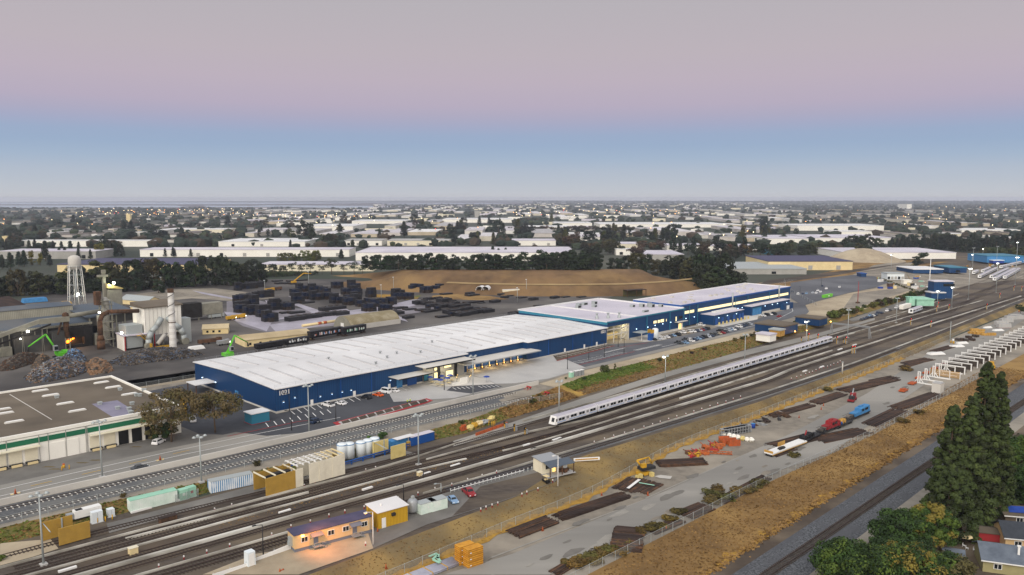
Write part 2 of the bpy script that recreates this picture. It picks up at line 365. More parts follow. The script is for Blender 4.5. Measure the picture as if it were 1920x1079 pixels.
def build_world():
    w = bpy.data.worlds.new('World'); sc.world = w; w.use_nodes = True; nt = w.node_tree; N = nt.nodes; Lk = nt.links
    bg = N['Background']; tc = N.new('ShaderNodeTexCoord'); sx = N.new('ShaderNodeSeparateXYZ'); Lk.new(tc.outputs['Generated'], sx.inputs[0])
    def m(op, a, bb=None, clamp=False):
        q = N.new('ShaderNodeMath'); q.operation = op; q.use_clamp = clamp
        for i, s in enumerate((a, bb)):
            if s is None: continue
            if hasattr(s, 'links'): Lk.new(s, q.inputs[i])
            else: q.inputs[i].default_value = s
        return q.outputs[0]
    pos = m('POWER', m('MAXIMUM', sx.outputs['Z'], 0.0), .5)
    cr = N.new('ShaderNodeValToRGB'); Lk.new(pos, cr.inputs[0]); el = cr.color_ramp.elements
    stops = [(372,'cac9cc'),(350,'bdc3cc'),(322,'b2bdcc'),(298,'a4b6cc'),(274,'9bafca'),(255,'9cadc9'),(238,'a5abc6'),(221,'aeabc2'),(200,'b7adc0'),(155,'bdb1be'),(105,'bdb3bb'),(0,'b7b2b8')]
    pts = []
    for py, c in stops:
        x, y, z = ray(960, py); z = max(0, z / math.sqrt(x*x + y*y + z*z)); pts.append((z ** .5, lin(c)))
    pts += [(.65, tuple(k*1.05 for k in lin('bfbec4'))), (1.0, tuple(k*1.5 for k in lin('bbbdc4')))]
    while len(el) < len(pts): el.new(.5)
    for e, (p, c) in zip(el, sorted(pts)): e.position = p
    for e, (p, c) in zip(el, sorted(pts)): e.color = c + (1,)
    # the bright side of the dusk sky lies behind the camera (-Y)
    q = m('MULTIPLY', sx.outputs['Y'], -1.0); q = m('MULTIPLY_ADD', q, .75); q.node.inputs[2].default_value = .35
    q = m('MULTIPLY', q, 1.0, True)
    fall = m('POWER', m('SUBTRACT', 1.0, m('MAXIMUM', sx.outputs['Z'], 0.0)), 2.0)
    fac = m('MULTIPLY', m('POWER', q, 1.5), fall)
    mx = N.new('ShaderNodeMix'); mx.data_type = 'RGBA'; Lk.new(fac, mx.inputs[0]); Lk.new(cr.outputs[0], mx.inputs[6]); mx.inputs[7].default_value = (2.1, 1.85, 1.6, 1)
    Lk.new(mx.outputs[2], bg.inputs['Color']); bg.inputs['Strength'].default_value = 1.0
build_world()
sl = bpy.data.lights.new('sun', 'SUN'); so = bpy.data.objects.new('sun', sl); C0.objects.link(so)
sl.energy = 2.1; sl.angle = R(50); sl.color = (1, .93, .84); so.rotation_euler = (R(52), 0, R(-18)); so.location = (0, -50, 200)
sc.view_settings.view_transform = 'Standard'; sc.view_settings.look = 'None'; sc.view_settings.exposure = 0; sc.view_settings.gamma = 1
try: sc.cycles.use_denoising = True; sc.cycles.denoiser = 'OPENIMAGEDENOISE'
except Exception: pass
sc.cycles.max_bounces = 5; sc.cycles.diffuse_bounces = 2; sc.cycles.glossy_bounces = 2; sc.cycles.transparent_max_bounces = 12; sc.cycles.volume_bounces = 0
sc.cycles.sample_clamp_indirect = 4
def haze():
    m = bpy.data.materials.new('haze'); m.use_nodes = True; N = m.node_tree.nodes; N.remove(N['Principled BSDF'])
    v = N.new('ShaderNodeVolumePrincipled'); v.inputs['Color'].default_value = (.76, .83, 1.0, 1); v.inputs['Density'].default_value = 6e-5; v.inputs['Anisotropy'].default_value = 0
    m.node_tree.links.new(v.outputs[0], N['Material Output'].inputs['Volume']); MATS['haze'] = m
    struct('haze', MB().box(-20400, 20400, -20400, 20400, -8, 92), 'haze', 'stuff')
haze()
def plight(x, y, z, e, col, r=.12, spot=None, aim=None):
    l = bpy.data.lights.new('lamp_light', 'SPOT' if spot else 'POINT'); o = bpy.data.objects.new('lamp_light', l); C0.objects.link(o)
    l.energy = e; l.color = col; l.shadow_soft_size = r; o.location = (x, y, z)
    if spot:
        l.spot_size = R(spot); l.spot_blend = .8
        d = np.array(aim) - np.array((x, y, z)); from mathutils import Vector
        o.rotation_euler = Vector(d).to_track_quat('-Z', 'Y').to_euler()
    return o
def ground():
    us = [-20000, -8000, -3000, -1000, -400, -200] + list(range(-100, 1400, 12)) + [1800, 2600, 4500, 8000, 20000]
    vs = [-20000, -6000, -2000, -500, -100, 0, 40, 60] + list(range(70, 236, 3)) + [300, 420, 700, 1200, 2500, 5000, 9000, 20000]
    B = MB()
    for u in us:
        for v in vs: B.v.append(L3(u, v, -.25 if u < 1390 and 40 < v < 340 else -.02))
    k = len(vs)
    for i in range(len(us)-1):
        for j in range(k-1): B.face((i*k+j, (i+1)*k+j, (i+1)*k+j+1, i*k+j+1))
    struct('ground', B, 'city_ground')
ground()
strip('pad_ground', E_GT, 345, 'gravel', -60, 1000, 10)
MID_G = lambda u: iv(E_GB, u)*.55 + iv(E_GT, u)*.45
strip('green_slope', E_GB, E_GT, 'mixgrass', -60, 196, 4, 6); strip('golden_slope', E_GB, E_GT, 'goldgrass', 196, 243, 3, 6); strip('green_slope', MID_G, E_GT, 'vividgrass', 243, 300, 3, 4); strip('brown_slope', E_GB, MID_G, 'slopegrass', 243, 300, 3, 4); strip('green_slope', E_GB, E_GT, 'mixgrass', 300, 1000, 4, 6)
strip('yard_ground', E_ST, E_GB, 'ballast', -60, 1300, 5, 2)
strip('embankment_slope', E_SB, E_ST, 'slopegrass', -60, 1300, 4, 6)
FN = [(-60,104),(127,103.5),(207,102.6),(272,99),(349,98.5),(600,98),(1000,98)]
strip('storage_yard_ground', FN, E_SB, 'gravel', -60, 1300, 8)
strip('dry_grass_field', 85, FN, 'drygrass', -60, 1000, 8, 2)
strip('track_side_path', 81.2, 85, 'dirt_dark', -60, 1000, 10)
strip('railway_ballast', 69.5, 81.4, 'ballast_rail', -60, 1000, 10, 6, .05)
strip('dirt_path', 65.2, 69.6, 'path_grey', -60, 1000, 10)
strip('backyard_ground', -60, 65.4, 'dirt_dark', -60, 500, 20)
strip('yellow_grass_verge', 85, lambda u: 86.4 + 1.1*math.sin(u*.37) + .8*math.sin(u*1.13), 'yellowgrass', 60, 500, 1.5, 2, .12)
strip('fence_line_grass', lambda u: iv(E_SB, u)-1.2+.6*math.sin(u*.7), lambda u: iv(E_SB, u)+1.2+.5*math.sin(u*.9), 'yellowgrass', 60, 420, 2, 2, .1)
# roads and hard surfaces on the pad
strip('access_road', [(-60,226),(46,226),(88,226.6),(113,223.5),(153,219),(200,217),(245,221),(257,222.6),(420,222.6)], [(-60,241),(90,241),(125,239),(160,236),(215,236),(257,234),(315,234),(420,238)], 'road_grey', -60, 420, 6, 1, .05)
strip('verge', E_GT, [(-60,221),(113,221),(153,217),(200,216),(245,219),(257,221.5),(420,221.5),(523,214),(700,228)], 'dirt', 236, 690, 6, 1, .04)
strip('front_forecourt', [(-60,241),(90,241),(125,239)], 258, 'lot_grey', -60, 122, 8, 1, .045)
class OB(MB):
    """mesh builder in absolute (u, v, z), shifted to the thing's own origin when built"""
    def __init__(s, o): super().__init__(); s.o = o
    def mesh(s, name, mats):
        s.v = [(a - s.o[0], c - s.o[1], d - s.o[2]) for a, c, d in s.v]; return super().mesh(name, mats)
class Bld:
    def __init__(s, name, label, cat, u, v, z=None, group=None):
        z = zt(u, v) if z is None else z; s.o = (u, v, z); x, y = xy(u, v); s.r = thing(name, label, cat, (x, y, z), A0, group)
    def p(s, name, mats, fs, parent=None, label=None):
        B = OB(s.o)
        for f in (fs if isinstance(fs, list) else [fs]): f(B)
        return part(name, B, mats, parent or s.r, label)
def e(*a, **k): return lambda B: B.ext(*a, **k)
def poly(*a, **k): return lambda B: B.poly(*a, **k)
def prism(*a, **k): return lambda B: B.prism(*a, **k)
def text_part(s, txt, size, mats, parent, at, name='lettering', up=True, rz=0, space=1.0, ext=.06):
    """lettering from a font curve turned into a mesh, standing on an upright wall that faces -v"""
    cu = bpy.data.curves.new(name, 'FONT'); cu.body = txt; cu.size = size; cu.extrude = ext; cu.space_character = space; cu.align_x = 'CENTER'; cu.offset = .05
    o = bpy.data.objects.new(name, cu); C0.objects.link(o); bpy.context.view_layer.update()
    me = bpy.data.meshes.new_from_object(o.evaluated_get(bpy.context.evaluated_depsgraph_get())); bpy.data.objects.remove(o)
    me.materials.clear(); me.materials.append(M(mats)); q = bpy.data.objects.new(name, me); link(q, parent); q.location = at; q.rotation_euler = (math.pi/2 if up else 0, 0, rz)
    return q
# ============ the long white-roofed warehouse
mat('blue_joint','0e2f5a',rough=.6)
W1 = Bld('blue_warehouse', 'long blue metal warehouse with a ribbed white roof and 1021 on its corner', 'warehouse', 137, 254)
z0 = 2.0; RZ = 12.1
W1.p('wall', ['blue_wall', 'concrete_light'], [prism([(137,254),(228,254),(228,257),(266,257),(266,254),(326.4,254),(326.4,320),(137,320)], 2.7, 10.75),
   prism([(136.9,253.9),(228.1,253.9),(228.1,256.9),(265.9,256.9),(265.9,253.9),(326.5,253.9),(326.5,320.1),(136.9,320.1)], 1.9, 2.69, m=1),
   e([(254,10.75),(320,10.75),(287,11.9)], 137, 137.3), e([(254,10.75),(320,10.75),(287,11.9)], 326.1, 326.4)])
roof = W1.p('roof', 'white_roof', [e([(fv,10.76),(fv,11.06),(287,RZ),(320.6,11.06),(320.6,10.76),(287,RZ-.3)], a, c) for a, c, fv in ((136.4,228.4,253.3),(228.4,265.7,256.3),(265.7,326.8,253.3))])
W1.p('ridge_cap', 'white_roof', [e([(286.5,RZ-.02),(287,RZ+.1),(287.5,RZ-.02)], 136.5, 326.7)])
for a, c in ((137,228.2),(266,326.4)): W1.p('gutter', 'white_roof', [e([(254.02,10.72),(253.0,10.72),(253.0,11.05),(254.02,11.05)], a, c)])
def rib(u, va, vc):
    sgn = 1 if va < 287 else -1
    def zz(v): return 11.06 + (RZ-11.06)*(1-abs(v-287)/33.6)
    W1.p('roof_rib', 'roof_rib', lambda B: B.hexa([(u-.55,va,zz(va)-.05),(u+.55,va,zz(va)-.05),(u+.55,vc,zz(vc)-.05),(u-.55,vc,zz(vc)-.05)], [(u-.45,va,zz(va)+.34),(u+.45,va,zz(va)+.34),(u+.45,vc,zz(vc)+.34),(u-.45,vc,zz(vc)+.34)]), roof)
for i in range(22):
    u = 141.5 + i*8.5
    if not 194 < u < 207: rib(u, 258.5 if u < 228 or u > 266 else 261, 282.5)
    rib(u, 291, 316.5)
for k, (u, v) in enumerate([(186,262),(196,268),(199,277),(204,272),(213,267),(176,281),(231,281)]):
    W1.p('roof_vent', 'grey_metal', [lambda B: B.lathe([(.35,0),(.35,.7),(.6,.75),(.6,1),(0,1.1)], 10, c=(u, v, 11.1 + (RZ-11.06)*(1-abs(v-287)/33.6)))], roof)
for u in list(np.arange(145.5,226,8.5)) + list(np.arange(274,325,8.5)): W1.p('panel_joint', 'blue_joint', [b(u-.07,u+.07,253.93,253.985,2.75,10.7)])
W1.p('roof_edge_rail', 'grey_metal', [t((137+i*4.1,254.2,11.1),(137+i*4.1,254.2,12.1),.035,n=4) for i in range(23)] + [t((137,254.2,z),(228,254.2,z),.03,n=4) for z in (11.6,12.1)] + [t((137+i*4.6,319.6,11.1),(137+i*4.6,319.6,12.2),.04,n=4) for i in range(42)] + [t((137,319.6,z),(326,319.6,z),.035,n=4) for z in (11.7,12.2)])
def rendertext(B, s, u, z, v, h, end=False):
    pass
text_part(W1, '1021', 2.35, 'white_paint', W1.r, (3.5, -.14, 6.3), 'house_number')
text_part(W1, '1021', 2.2, 'white_paint', W1.r, (186.2, -.14, 6.4), 'house_number')
for u in (151.5, 170, 186.5, 293, 308, 318): W1.p('door', 'white_paint', [b(u-.55,u+.55,253.78,253.96,2.15,4.4)])
for u, z in ((140,5.6),(144.5,6.4),(155,4.9),(160,5),(164.5,5),(168.5,5),(187,5.8)): W1.p('wall_lamp', ['galv','lamp_blue'], [b(u-.25,u+.25,253.5,253.97,z,z+.4), b(u-.2,u+.2,253.52,253.9,z-.08,z-.01,m=1)])
for v in (300, 312): W1.p('wall_lamp', ['galv','lamp_blue'], [b(136.5,136.97,v-.25,v+.25,5.6,6), b(136.3,136.49,v-.2,v+.2,5.65,5.9,m=1)])
for u in (150, 164, 178, 281, 299, 314): W1.p('downpipe', 'blue_paint', [b(u-.1,u+.1,253.7,253.97,2.7,10.7)])
can = W1.p('end_canopy', ['white_roof','rust'], [b(128.5,136.9,300.5,309,5.6,5.9), b(128.8,129.1,300.8,301.1,2,5.6,m=1), b(128.8,129.1,308.4,308.7,2,5.6,m=1)])
W1.p('side_door', 'blue_light', [b(136.78,136.97,282,284.5,2.2,5.2)])
# canopies over doors and docks
W1.p('canopy', ['concrete_light','black'], [b(186,203,246.8,253.9,7.25,7.45), b(186,203,246.75,246.79,7.0,7.45,m=1)])
W1.p('canopy', ['concrete_light','black'], [b(199.5,226.6,246.8,253.9,9.6,9.85), b(199.5,226.6,246.75,246.79,9.3,9.85,m=1)])
W1.p('canopy', ['concrete_light','grey_metal'], [b(221.5,268.5,247.2,256.8,7.5,7.75), b(221.5,268.5,247.1,247.19,7.3,7.75,m=1)])
W1.p('roll_door', 'blue_light', [b(190.2,193,253.8,253.97,2.1,5.9)], label='pale blue roll up door under the small canopy')
W1.p('roll_door', 'blue_paint', [b(195.5,200.3,253.8,253.97,2.1,5.9)])
W1.p('entry_wall', ['grey_wall','black'], [b(203.5,226.2,253.55,253.95,2.05,9.5), b(210.9,212.6,253.35,253.54,2.1,9.4,m=1), b(220.5,222,253.35,253.54,2.1,9.4,m=1)])
for a in [(209.3,210.7,6.3,8.8),(209.2,211.0,2.5,5.4),(214.8,218.6,6.6,8.7),(215.6,219.6,2.6,5.2)]:
    W1.p('window', ['dark_metal','lit_yellow'], [b(a[0]-.1,a[1]+.1,253.3,253.5,a[2]-.1,a[3]+.1), b(a[0],a[1],253.26,253.29,a[2],a[3],m=1)])
W1.p('window', ['dark_metal','teal_trim'], [b(203.6,206.2,253.3,253.5,2.6,6.4), b(203.8,206,253.26,253.29,2.9,6.1,m=1)])
for i in range(8):
    u = 231 + i*4.55
    d = W1.p('dock_door', 'blue_paint', [b(u,u+3.1,256.7,256.89,3.2,6.6)])
    W1.p('dock_bumper', ['concrete','black'], [b(u-.3,u+3.4,256.2,256.69,2,3.1), b(u+.1,u+.5,256.0,256.19,2.4,3,m=1), b(u+2.6,u+3,256.0,256.19,2.4,3,m=1)], d)
    W1.p('door_post', ['white_paint','yellow'], [b(u-.75,u-.45,256.2,256.5,2.0,6.4), b(u-.76,u-.44,256.1,256.19,2.0,3.4,m=1)], d)
    W1.p('dock_lamp', ['yellow','lamp_orange'], [b(u+3.5,u+3.8,255.9,256.15,2.3,3.2), b(u+3.5,u+3.8,255.8,255.89,2.9,3.2,m=1)], d)
for i in (0, 2, 4, 6): plight(*L3(234+i*4.6, 254.5, 2.2), 260, (1, .68, .3))
plight(*L3(214, 250, 5), 500, (1, .85, .55)); plight(*L3(206, 250.5, 5), 250, (1, .85, .55))
# patio
patch('patio_paving', [(203,253.4),(203.5,243),(208,240.5),(223,230.8),(226.5,240),(226.5,253.4)], 'concrete_light', .09)
for i, (u, v) in enumerate([(205.3,251.3),(204.7,246.8),(210.3,249.6),(205.3,244.5),(209.5,245.3),(213.5,248.2),(222.5,235.5)]):
    S_('patio_umbrella', 'round blue umbrella over the warehouse patio', 'umbrella', L3(u, v, .09), [('canopy','tarp_blue',[lambda B: B.lathe([(0,2.9),(.8,2.75),(1.45,2.35)], 8)]),('pole','galv',[t((0,0,0),(0,0,2.6),.05)])], group='blue patio umbrellas')
    if i < 6: S_('patio_table', 'round pale table under the patio umbrellas', 'table', L3(u-.2, v-1.3, .09), [('tabletop','cream',[lambda B: B.lathe([(0,.76),(.95,.76),(.95,.7),(0,.7)], 12)]),('leg','grey_metal',[t((0,0,0),(0,0,.7),.1)])], group='round tables on the patio')
S_('patio_wall', 'low white screen wall at the edge of the warehouse patio', 'wall', L3(210.5,240.2,.09), [('panel','white_wall',[b(-2.5,1.5,-.15,.15,0,1.2)]),('tall_panel','white_wall',[b(1.52,5.5,-.16,.14,0,2.7)])])
for u, v in ((214,244.5),(217,247.5),(218.5,241.5),(220.5,243)):
    S_('patio_lamp', 'small lit post lamp beside the patio screen wall', 'lamp', L3(u,v,.09), [('post','dark_metal',[t((0,0,0),(0,0,1.9),.05)]),('lamp_head','lit_warm',[lambda B: B.blob((0,0,2.1),.18,jit=0)])], group='patio lamps')
patch('dock_apron', [(223.5,231),(226.5,240),(228,256.8),(266,256.8),(268,253.8),(286,253.8),(274,225),(246,222.2),(230,226)], 'concrete', .06)
# ============ middle building with the open bay
W2 = Bld('blue_workshop', 'flat roofed blue workshop with rooftop units and an open steel framed bay', 'workshop', 326.6, 254)
W2.p('wall', 'blue_wall', [prism([(346.5,254),(400,254),(400,318.5),(326.6,318.5),(326.6,312),(346.5,312)], 2.8, 13.6), b(326.6,346.49,254,254.3,11.1,13.6), b(326.6,326.9,254.31,311.9,11.1,13.6)])
W2.p('plinth', 'concrete_light', [b(346.45,400.05,253.9,253.99,2,2.79)])
W2.p('roof', 'roof_lav', [prism([(326.7,254.4),(399.8,254.4),(399.8,318.3),(326.7,318.3)], 13.3, 13.62)])
W2.p('parapet', ['white_roof','teal_trim'], [b(326.2,400.3,317.9,318.9,13.63,14.3), b(326.2,327.0,253.7,317.89,13.63,13.9), b(352.8,353.6,254.6,317.8,13.63,14.2), b(353.7,400.3,317,317.8,13.63,14.25), b(399.2,400.3,254.6,316.9,13.63,14.4), b(326.2,400.3,253.6,253.98,13.2,13.9,m=1), b(326.1,326.59,253.7,318,12.3,13.61,m=1)])
for u, v, a, c, h in [(358,300,2.5,1.8,1.9),(362,303,2,2,2.2),(371,306,3,1.8,1.6),(378,304,2.2,2.2,1.9),(368,296,2,2,1.4),(388,276,1.8,2.2,2),(391,271,2.4,2,2.1),(393,274,1.8,1.8,2.3),(396,268,1.6,1.8,1.8),(384,280,2,2,1.5),(372,262,4,1.2,1.2)]:
    W2.p('rooftop_unit', ['galv','dark_metal'], [b(u-a/2*1.2,u+a/2*1.2,v-c/2*1.2,v+c/2*1.2,13.6,13.6+h), b(u-a/2,u+a/2,v-c/2*1.2-.05,v-c/2*1.2-.01,13.9,13.3+h,m=1)])
for u in (333,338.5,344): W2.p('exhaust_stack', 'galv', [lambda B: B.lathe([(.9,0),(.9,1.1),(.55,1.5),(.55,2.6),(.8,2.7),(.8,3),(0,3.1)], 12, c=(u, 266-(u-333)*.6, 13.6))])
W2.p('open_bay_frame', 'concrete_light', [b(326.7,327.2,254.4,254.9,2,11.1), b(345.9,346.4,254.4,254.9,2,11.1), b(333,333.4,254.5,254.9,2,11.1), b(339.5,339.9,254.5,254.9,2,11.1), b(327,346,254.5,254.8,9,9.5), b(327,346,254.5,254.8,6.1,6.6)] + [t((a,254.65,6.6),(a+3,254.65,9),.18,n=4) for a in (340,342.5)] + [t((346,254.65,11),(342,254.65,9.2),.18,n=4), t((340,254.65,3),(345,254.65,6),.18,n=4)])
W2.p('bay_interior', ['cream','concrete_light'], [b(326.8,346.4,311.5,311.9,2.05,11), b(346.2,346.45,255.2,311.4,2.05,11,m=1), b(327,346.2,262,263,2.1,5.5)])
for u in (331, 338, 344): plight(*L3(u, 258, 6.5), 380, (1, .86, .5))
for a in [(368.2,371.2,8.3,9.8),(372.3,374.4,8.2,9.8),(375,378.4,8.2,9.9),(380.5,381.2,8.2,9.6)]:
    W2.p('window', ['dark_metal','lit_yellow'], [b(a[0]-.1,a[1]+.1,253.8,253.98,a[2]-.1,a[3]+.1), b(a[0],a[1],253.76,253.79,a[2],a[3],m=1)])
W2.p('window', ['dark_metal','glass'], [b(394,397.4,253.8,253.98,8.1,9.8), b(394.2,397.2,253.76,253.79,8.3,9.6,m=1)])
W2.p('window', ['dark_metal','lit_yellow'], [b(390.2,391.5,253.8,253.98,7.2,9.9), b(390.3,391.4,253.76,253.79,7.3,9.8,m=1)])
W2.p('door_canopy', 'concrete_light', [b(389.5,400,251.5,253.97,6.6,6.85)])
W2.p('door', ['white_paint','lit_warm'], [b(393.4,397.8,253.75,253.97,2.1,5.5), b(393.7,396.2,253.7,253.74,2.3,5.3,m=1)])
for u, z in ((352,7),(362.5,6.8),(369.5,7),(377,7),(385,7)): W2.p('wall_lamp', ['galv','lamp_blue'], [b(u-.25,u+.25,253.6,253.97,z,z+.4), b(u-.22,u+.22,253.45,253.59,z,z+.4,m=1)])
for u in (362,384.5,399): W2.p('downpipe', 'teal_trim', [b(u-.14,u+.14,253.6,253.97,2.7,13.1)])
W2.p('bay_shelter', ['galv','concrete_light'], [b(347,355,246.5,252.5,6.1,6.3), b(347.1,347.4,246.6,246.9,2,6.1,m=1), b(354.6,354.9,246.6,246.9,2,6.1,m=1), b(354.6,354.9,252,252.3,2,6.1,m=1)])
S_('storage_tank', 'upright white tank beside the open bay of the workshop', 'tank', L3(355.5,243.8), [('shell','tank_white',[lambda B: B.lathe([(0,0.4),(1.7,.4),(1.7,5.8),(1.2,6.3),(0,6.5)], 16)]),('base','concrete',[b(-2,2,-2,2,0,.4)])])
S_('pump_cabinet', 'blue cabinet with a yellow frame beside the white tank', 'cabinet', L3(352.4,244.5), [('body','blue_paint',[b(-1.4,1.4,-1,1,0,4)]),('frame','yellow',[b(-1.5,1.5,-1.1,-.95,4.05,6), b(-1.5,1.5,.95,1.1,4.05,6)])])
# ============ far building with the lit window strip
W3 = Bld('blue_train_shop', 'tall blue train shop with a long lit window strip and white edged roof', 'workshop', 400.5, 256)
W3.p('wall', 'blue_wall', [prism([(400.5,256),(539.5,256),(539.5,291),(400.5,291)], 2.6, 14.9)])
W3.p('plinth', 'concrete_light', [b(460,539.6,255.86,255.98,2,2.6)])
W3.p('roof', 'roof_lav', [prism([(401,256.5),(539,256.5),(539,290.5),(401,290.5)], 14.9, 15.1)])
W3.p('parapet', ['white_roof','blue_paint'], [b(400.3,539.8,290.4,291.4,14.91,15.6), b(538.9,539.8,256.6,290.39,14.91,15.6), b(400.3,401.1,256.6,290.39,14.91,15.5), b(400.2,539.9,255.75,256.59,14.6,15.45,m=1), b(399.9,400.29,256,291,12.5,15.4,m=1)])
W3.p('rear_wing', ['white_roof','blue_wall'], [b(402,508,292,303,2.2,11,m=1), b(401.6,508.4,291.6,303.4,11.01,11.4)])
RNG.seed(5)
for i in range(26): 
    u, v = RNG.uniform(405,536), RNG.choice([262,268,275,282,286])
    W3.p('roof_vent', 'concrete_light', [b(u-1.1,u+1.1,v-.9,v+.9,15.1,15.1+RNG.uniform(.3,1.1))])
for a, c in ((400.8,413.2),(416.8,536.2)): W3.p('window_strip', ['dark_metal','lit_yellow'], [b(a-.15,c+.15,255.82,255.98,9.75,11.75)] + [b(a+k*2.06,min(a+k*2.06+1.96,c),255.78,255.81,9.9,11.6,m=1) for k in range(int((c-a)/2.06)+1)])
for u in (457.5,521): W3.p('flue', 'galv', [t((u,255.3,9),(u,255.3,18),.5,n=10)])
W3.p('annex', ['blue_wall','roof_lav','white_roof'], [b(421,457,247,255.95,2.1,7.9), b(420.8,457.2,246.8,255.95,7.92,8.2,m=1), b(430,455,251,254,8.21,9,m=2)])
W3.p('annex', ['blue_wall','roof_lav','concrete_light'], [b(473,527,250,255.95,2.1,7.9), b(472.8,527.2,249.8,255.95,7.92,8.2,m=1), b(487,512,249.85,249.98,2,3.4,m=2)])
W3.p('roll_door', ['blue_light','teal_trim'], [b(474,485.5,249.8,249.98,2.2,6.5), b(473.6,486,249.7,249.79,6.52,7,m=1)])
W3.p('annex', ['blue_wall','white_paint'], [b(512.5,526.8,247.5,249.78,2.1,6.2), b(517,521,247.38,247.48,2.1,4.8,m=1)])
for u in (424,431,438,445,452,455.5): W3.p('door', 'blue_paint', [b(u-1.3,u+1.3,246.72,246.98,2.2,6)])
for u, z, v in ((404,7,255.9),(413,7,255.9),(426,6,246.9),(436,6.3,246.9),(447,6.3,246.9),(465,7,255.9),(470.5,7,255.9),(490,6.8,249.9),(500,6.8,249.9),(507.5,6.8,249.9),(516,6.8,247.4),(532,7,255.9)): W3.p('wall_lamp', ['galv','lamp_blue'], [b(u-.3,u+.3,v-.35,v-.02,z,z+.4), b(u-.25,u+.25,v-.5,v-.36,z,z+.4,m=1)])
for u in (408,417,462,478,508): W3.p('downpipe', 'teal_trim', [b(u-.16,u+.16,255.55,255.77,2.7,14.4)])
for i, u in enumerate(np.arange(424,460,4.4)): S_('bollard', 'pale concrete bollard along the annex of the train shop', 'bollard', L3(u, 244.9-.0), [('post','yellow_pale',[b(-.45,.45,-.35,.35,0,1.8)])], group='bollards along the train shop')
patch('shop_apron', [(346,244),(356,240.5),(362,240.5),(372,252),(420,252),(420,240),(462,240),(474,246),(488,246),(488,249.6),(457.5,254.8),(420.5,246),(420,253.8),(346.5,253.8)], 'concrete_light', .07)
# ---------------------------------------------------------------- lots round the blue buildings
patch('west_parking_lot', pl([(436,810),(365,735),(380,715),(519,777),(745,722),(797,745),(800,752),(640,806),(500,818)]), 'asphalt_new', .07)
patch('side_yard', [(104,318),(107,249),(112,242.5),(126,242.5),(136.7,252),(136.7,322)], 'asphalt_new', .055)
patch('entry_drive', [(186,253.8),(203,253.8),(203,243),(222,230),(219,225.5),(196,225.5),(176,237),(181,246)], 'concrete', .085)
patch('visitor_bays', [(201.5,236.5),(207.5,240),(222.5,230.5),(222,225.6),(205,226)], 'asphalt_new', .1)
patch('employee_lot', [(286,253.8),(326.3,253.8),(333,250.5),(346,243.5),(356,240),(400,240),(424,243),(460,240),(487,246),(512,247),(540,256),(556,262),(556,240),(515,229),(440,225.5),(340,226.5),(274,226)], 'asphalt', .05)
patch('mulch_bed', [(284,253.6),(325,253.6),(325.5,248.5),(276,244)], 'dirt_dark', .12)
patch('red_kerb', [(275.5,244),(325.5,248.4),(325.6,247.9),(275.5,243.4)], 'red_paint', .2)
patch('east_lot', [UVZ(a,c,2) for a,c in [(1482,560),(1482,531),(1530,524),(1600,516),(1640,519),(1668,530),(1640,540),(1590,550),(1545,562),(1505,574)]], 'asphalt', .2)
patch('dirt_field', [UVZ(a,c,2) for a,c in [(1462,628),(1482,616),(1502,600),(1517,585),(1510,573),(1545,563),(1590,551),(1645,541),(1690,538),(1722,544),(1716,552),(1660,569),(1600,587),(1555,597),(1520,605),(1480,621)]], 'dirt', .16)
patch('rear_track_bed', [(100,326),(330,328),(330,338),(100,337)], 'dirt', .05)
sg = []
for i in range(20): sg.append(((142+i*2.75, 252.8), (140.6+i*2.75, 247.2)))
for i in range(9): sg.append(((128+i*3, 244.5), (126.4+i*3, 239.5)))
for i in range(11): sg.append(((279+i*3.3, 236.5), (280.5+i*3.3, 231.5)))
for i in range(12): sg.append(((284+i*3.4, 252.8), (283.4+i*3.4, 247)))
for i in range(5): sg.append(((206+i*1.6, 238-i*.9), (204.8+i*1.6, 234.4-i*.9))); sg.append(((215+i*1.5, 232.6-i*.9), (214+i*1.5, 229-i*.9)))
for i in range(22): sg.append(((322+i*1.0, 233.8), (323.2+i*1.0, 231.4)))
for i in range(18): sg.append(((306+i*1.0, 239+i*.05), (307.2+i*1.0, 240.8)))
for i in range(28): sg.append(((546+i*6, 306+i*1.2), (550+i*6, 300+i*1.2)))
lines('parking_markings', sg, .3, 'white_paint', .3)
lines('road_edge_line', [((a[0],a[1]),(c[0],c[1])) for a, c in zip([(20,237),(60,237.2),(92,237),(120,235.5)], [(60,237.2),(92,237),(120,235.5),(150,233)])] + [((20,231.6),(60,231.7)),((60,231.7),(95,231.5)),((95,231.5),(125,229))] + [((340,229),(420,228.5)),((420,228.5),(470,231)),((470,231),(512,240.5)),((512,240.5),(530,250))], .28, 'white_paint', .12)
lines('yellow_dashes', [((30+i*12.5,234.3),(35+i*12.5,234.3)) for i in range(6)], .25, 'yellow_paint', .12)
for (a, c) in (((104,239.6),(112,241)),((140,236.9),(181,233.6))):
    pass
patch('kerb_island', pl([(624,794),(800,748),(812,752),(800,757),(640,804)]), 'red_paint', .16)
patch('kerb_island', pl([(634,793),(795,750),(805,752),(798,755),(645,800)]), 'concrete', .2)
for i in range(10):
    a = pl([(640+i*16, 792-i*4.3),(653+i*16, 788.5-i*4.3),(658+i*16, 793-i*4.25),(644+i*16, 797.5-i*4.3)]); patch('planter_bed', a, 'dirt_dark', .26)
lines('red_kerb_line', [((112,239.5),(137,238.5)),((137,238.5),(140,237.3)),((276,230.6),(320,231.5)),((324,243.5),(345,241))], .35, 'red_paint', .16)
def pz(x0, y0, k, pts): return [(x0 + a/k, y0 + c/k) for a, c in pts]
def uvl(px, z=0.0): return [UVZ(a, c, z) for a, c in px]
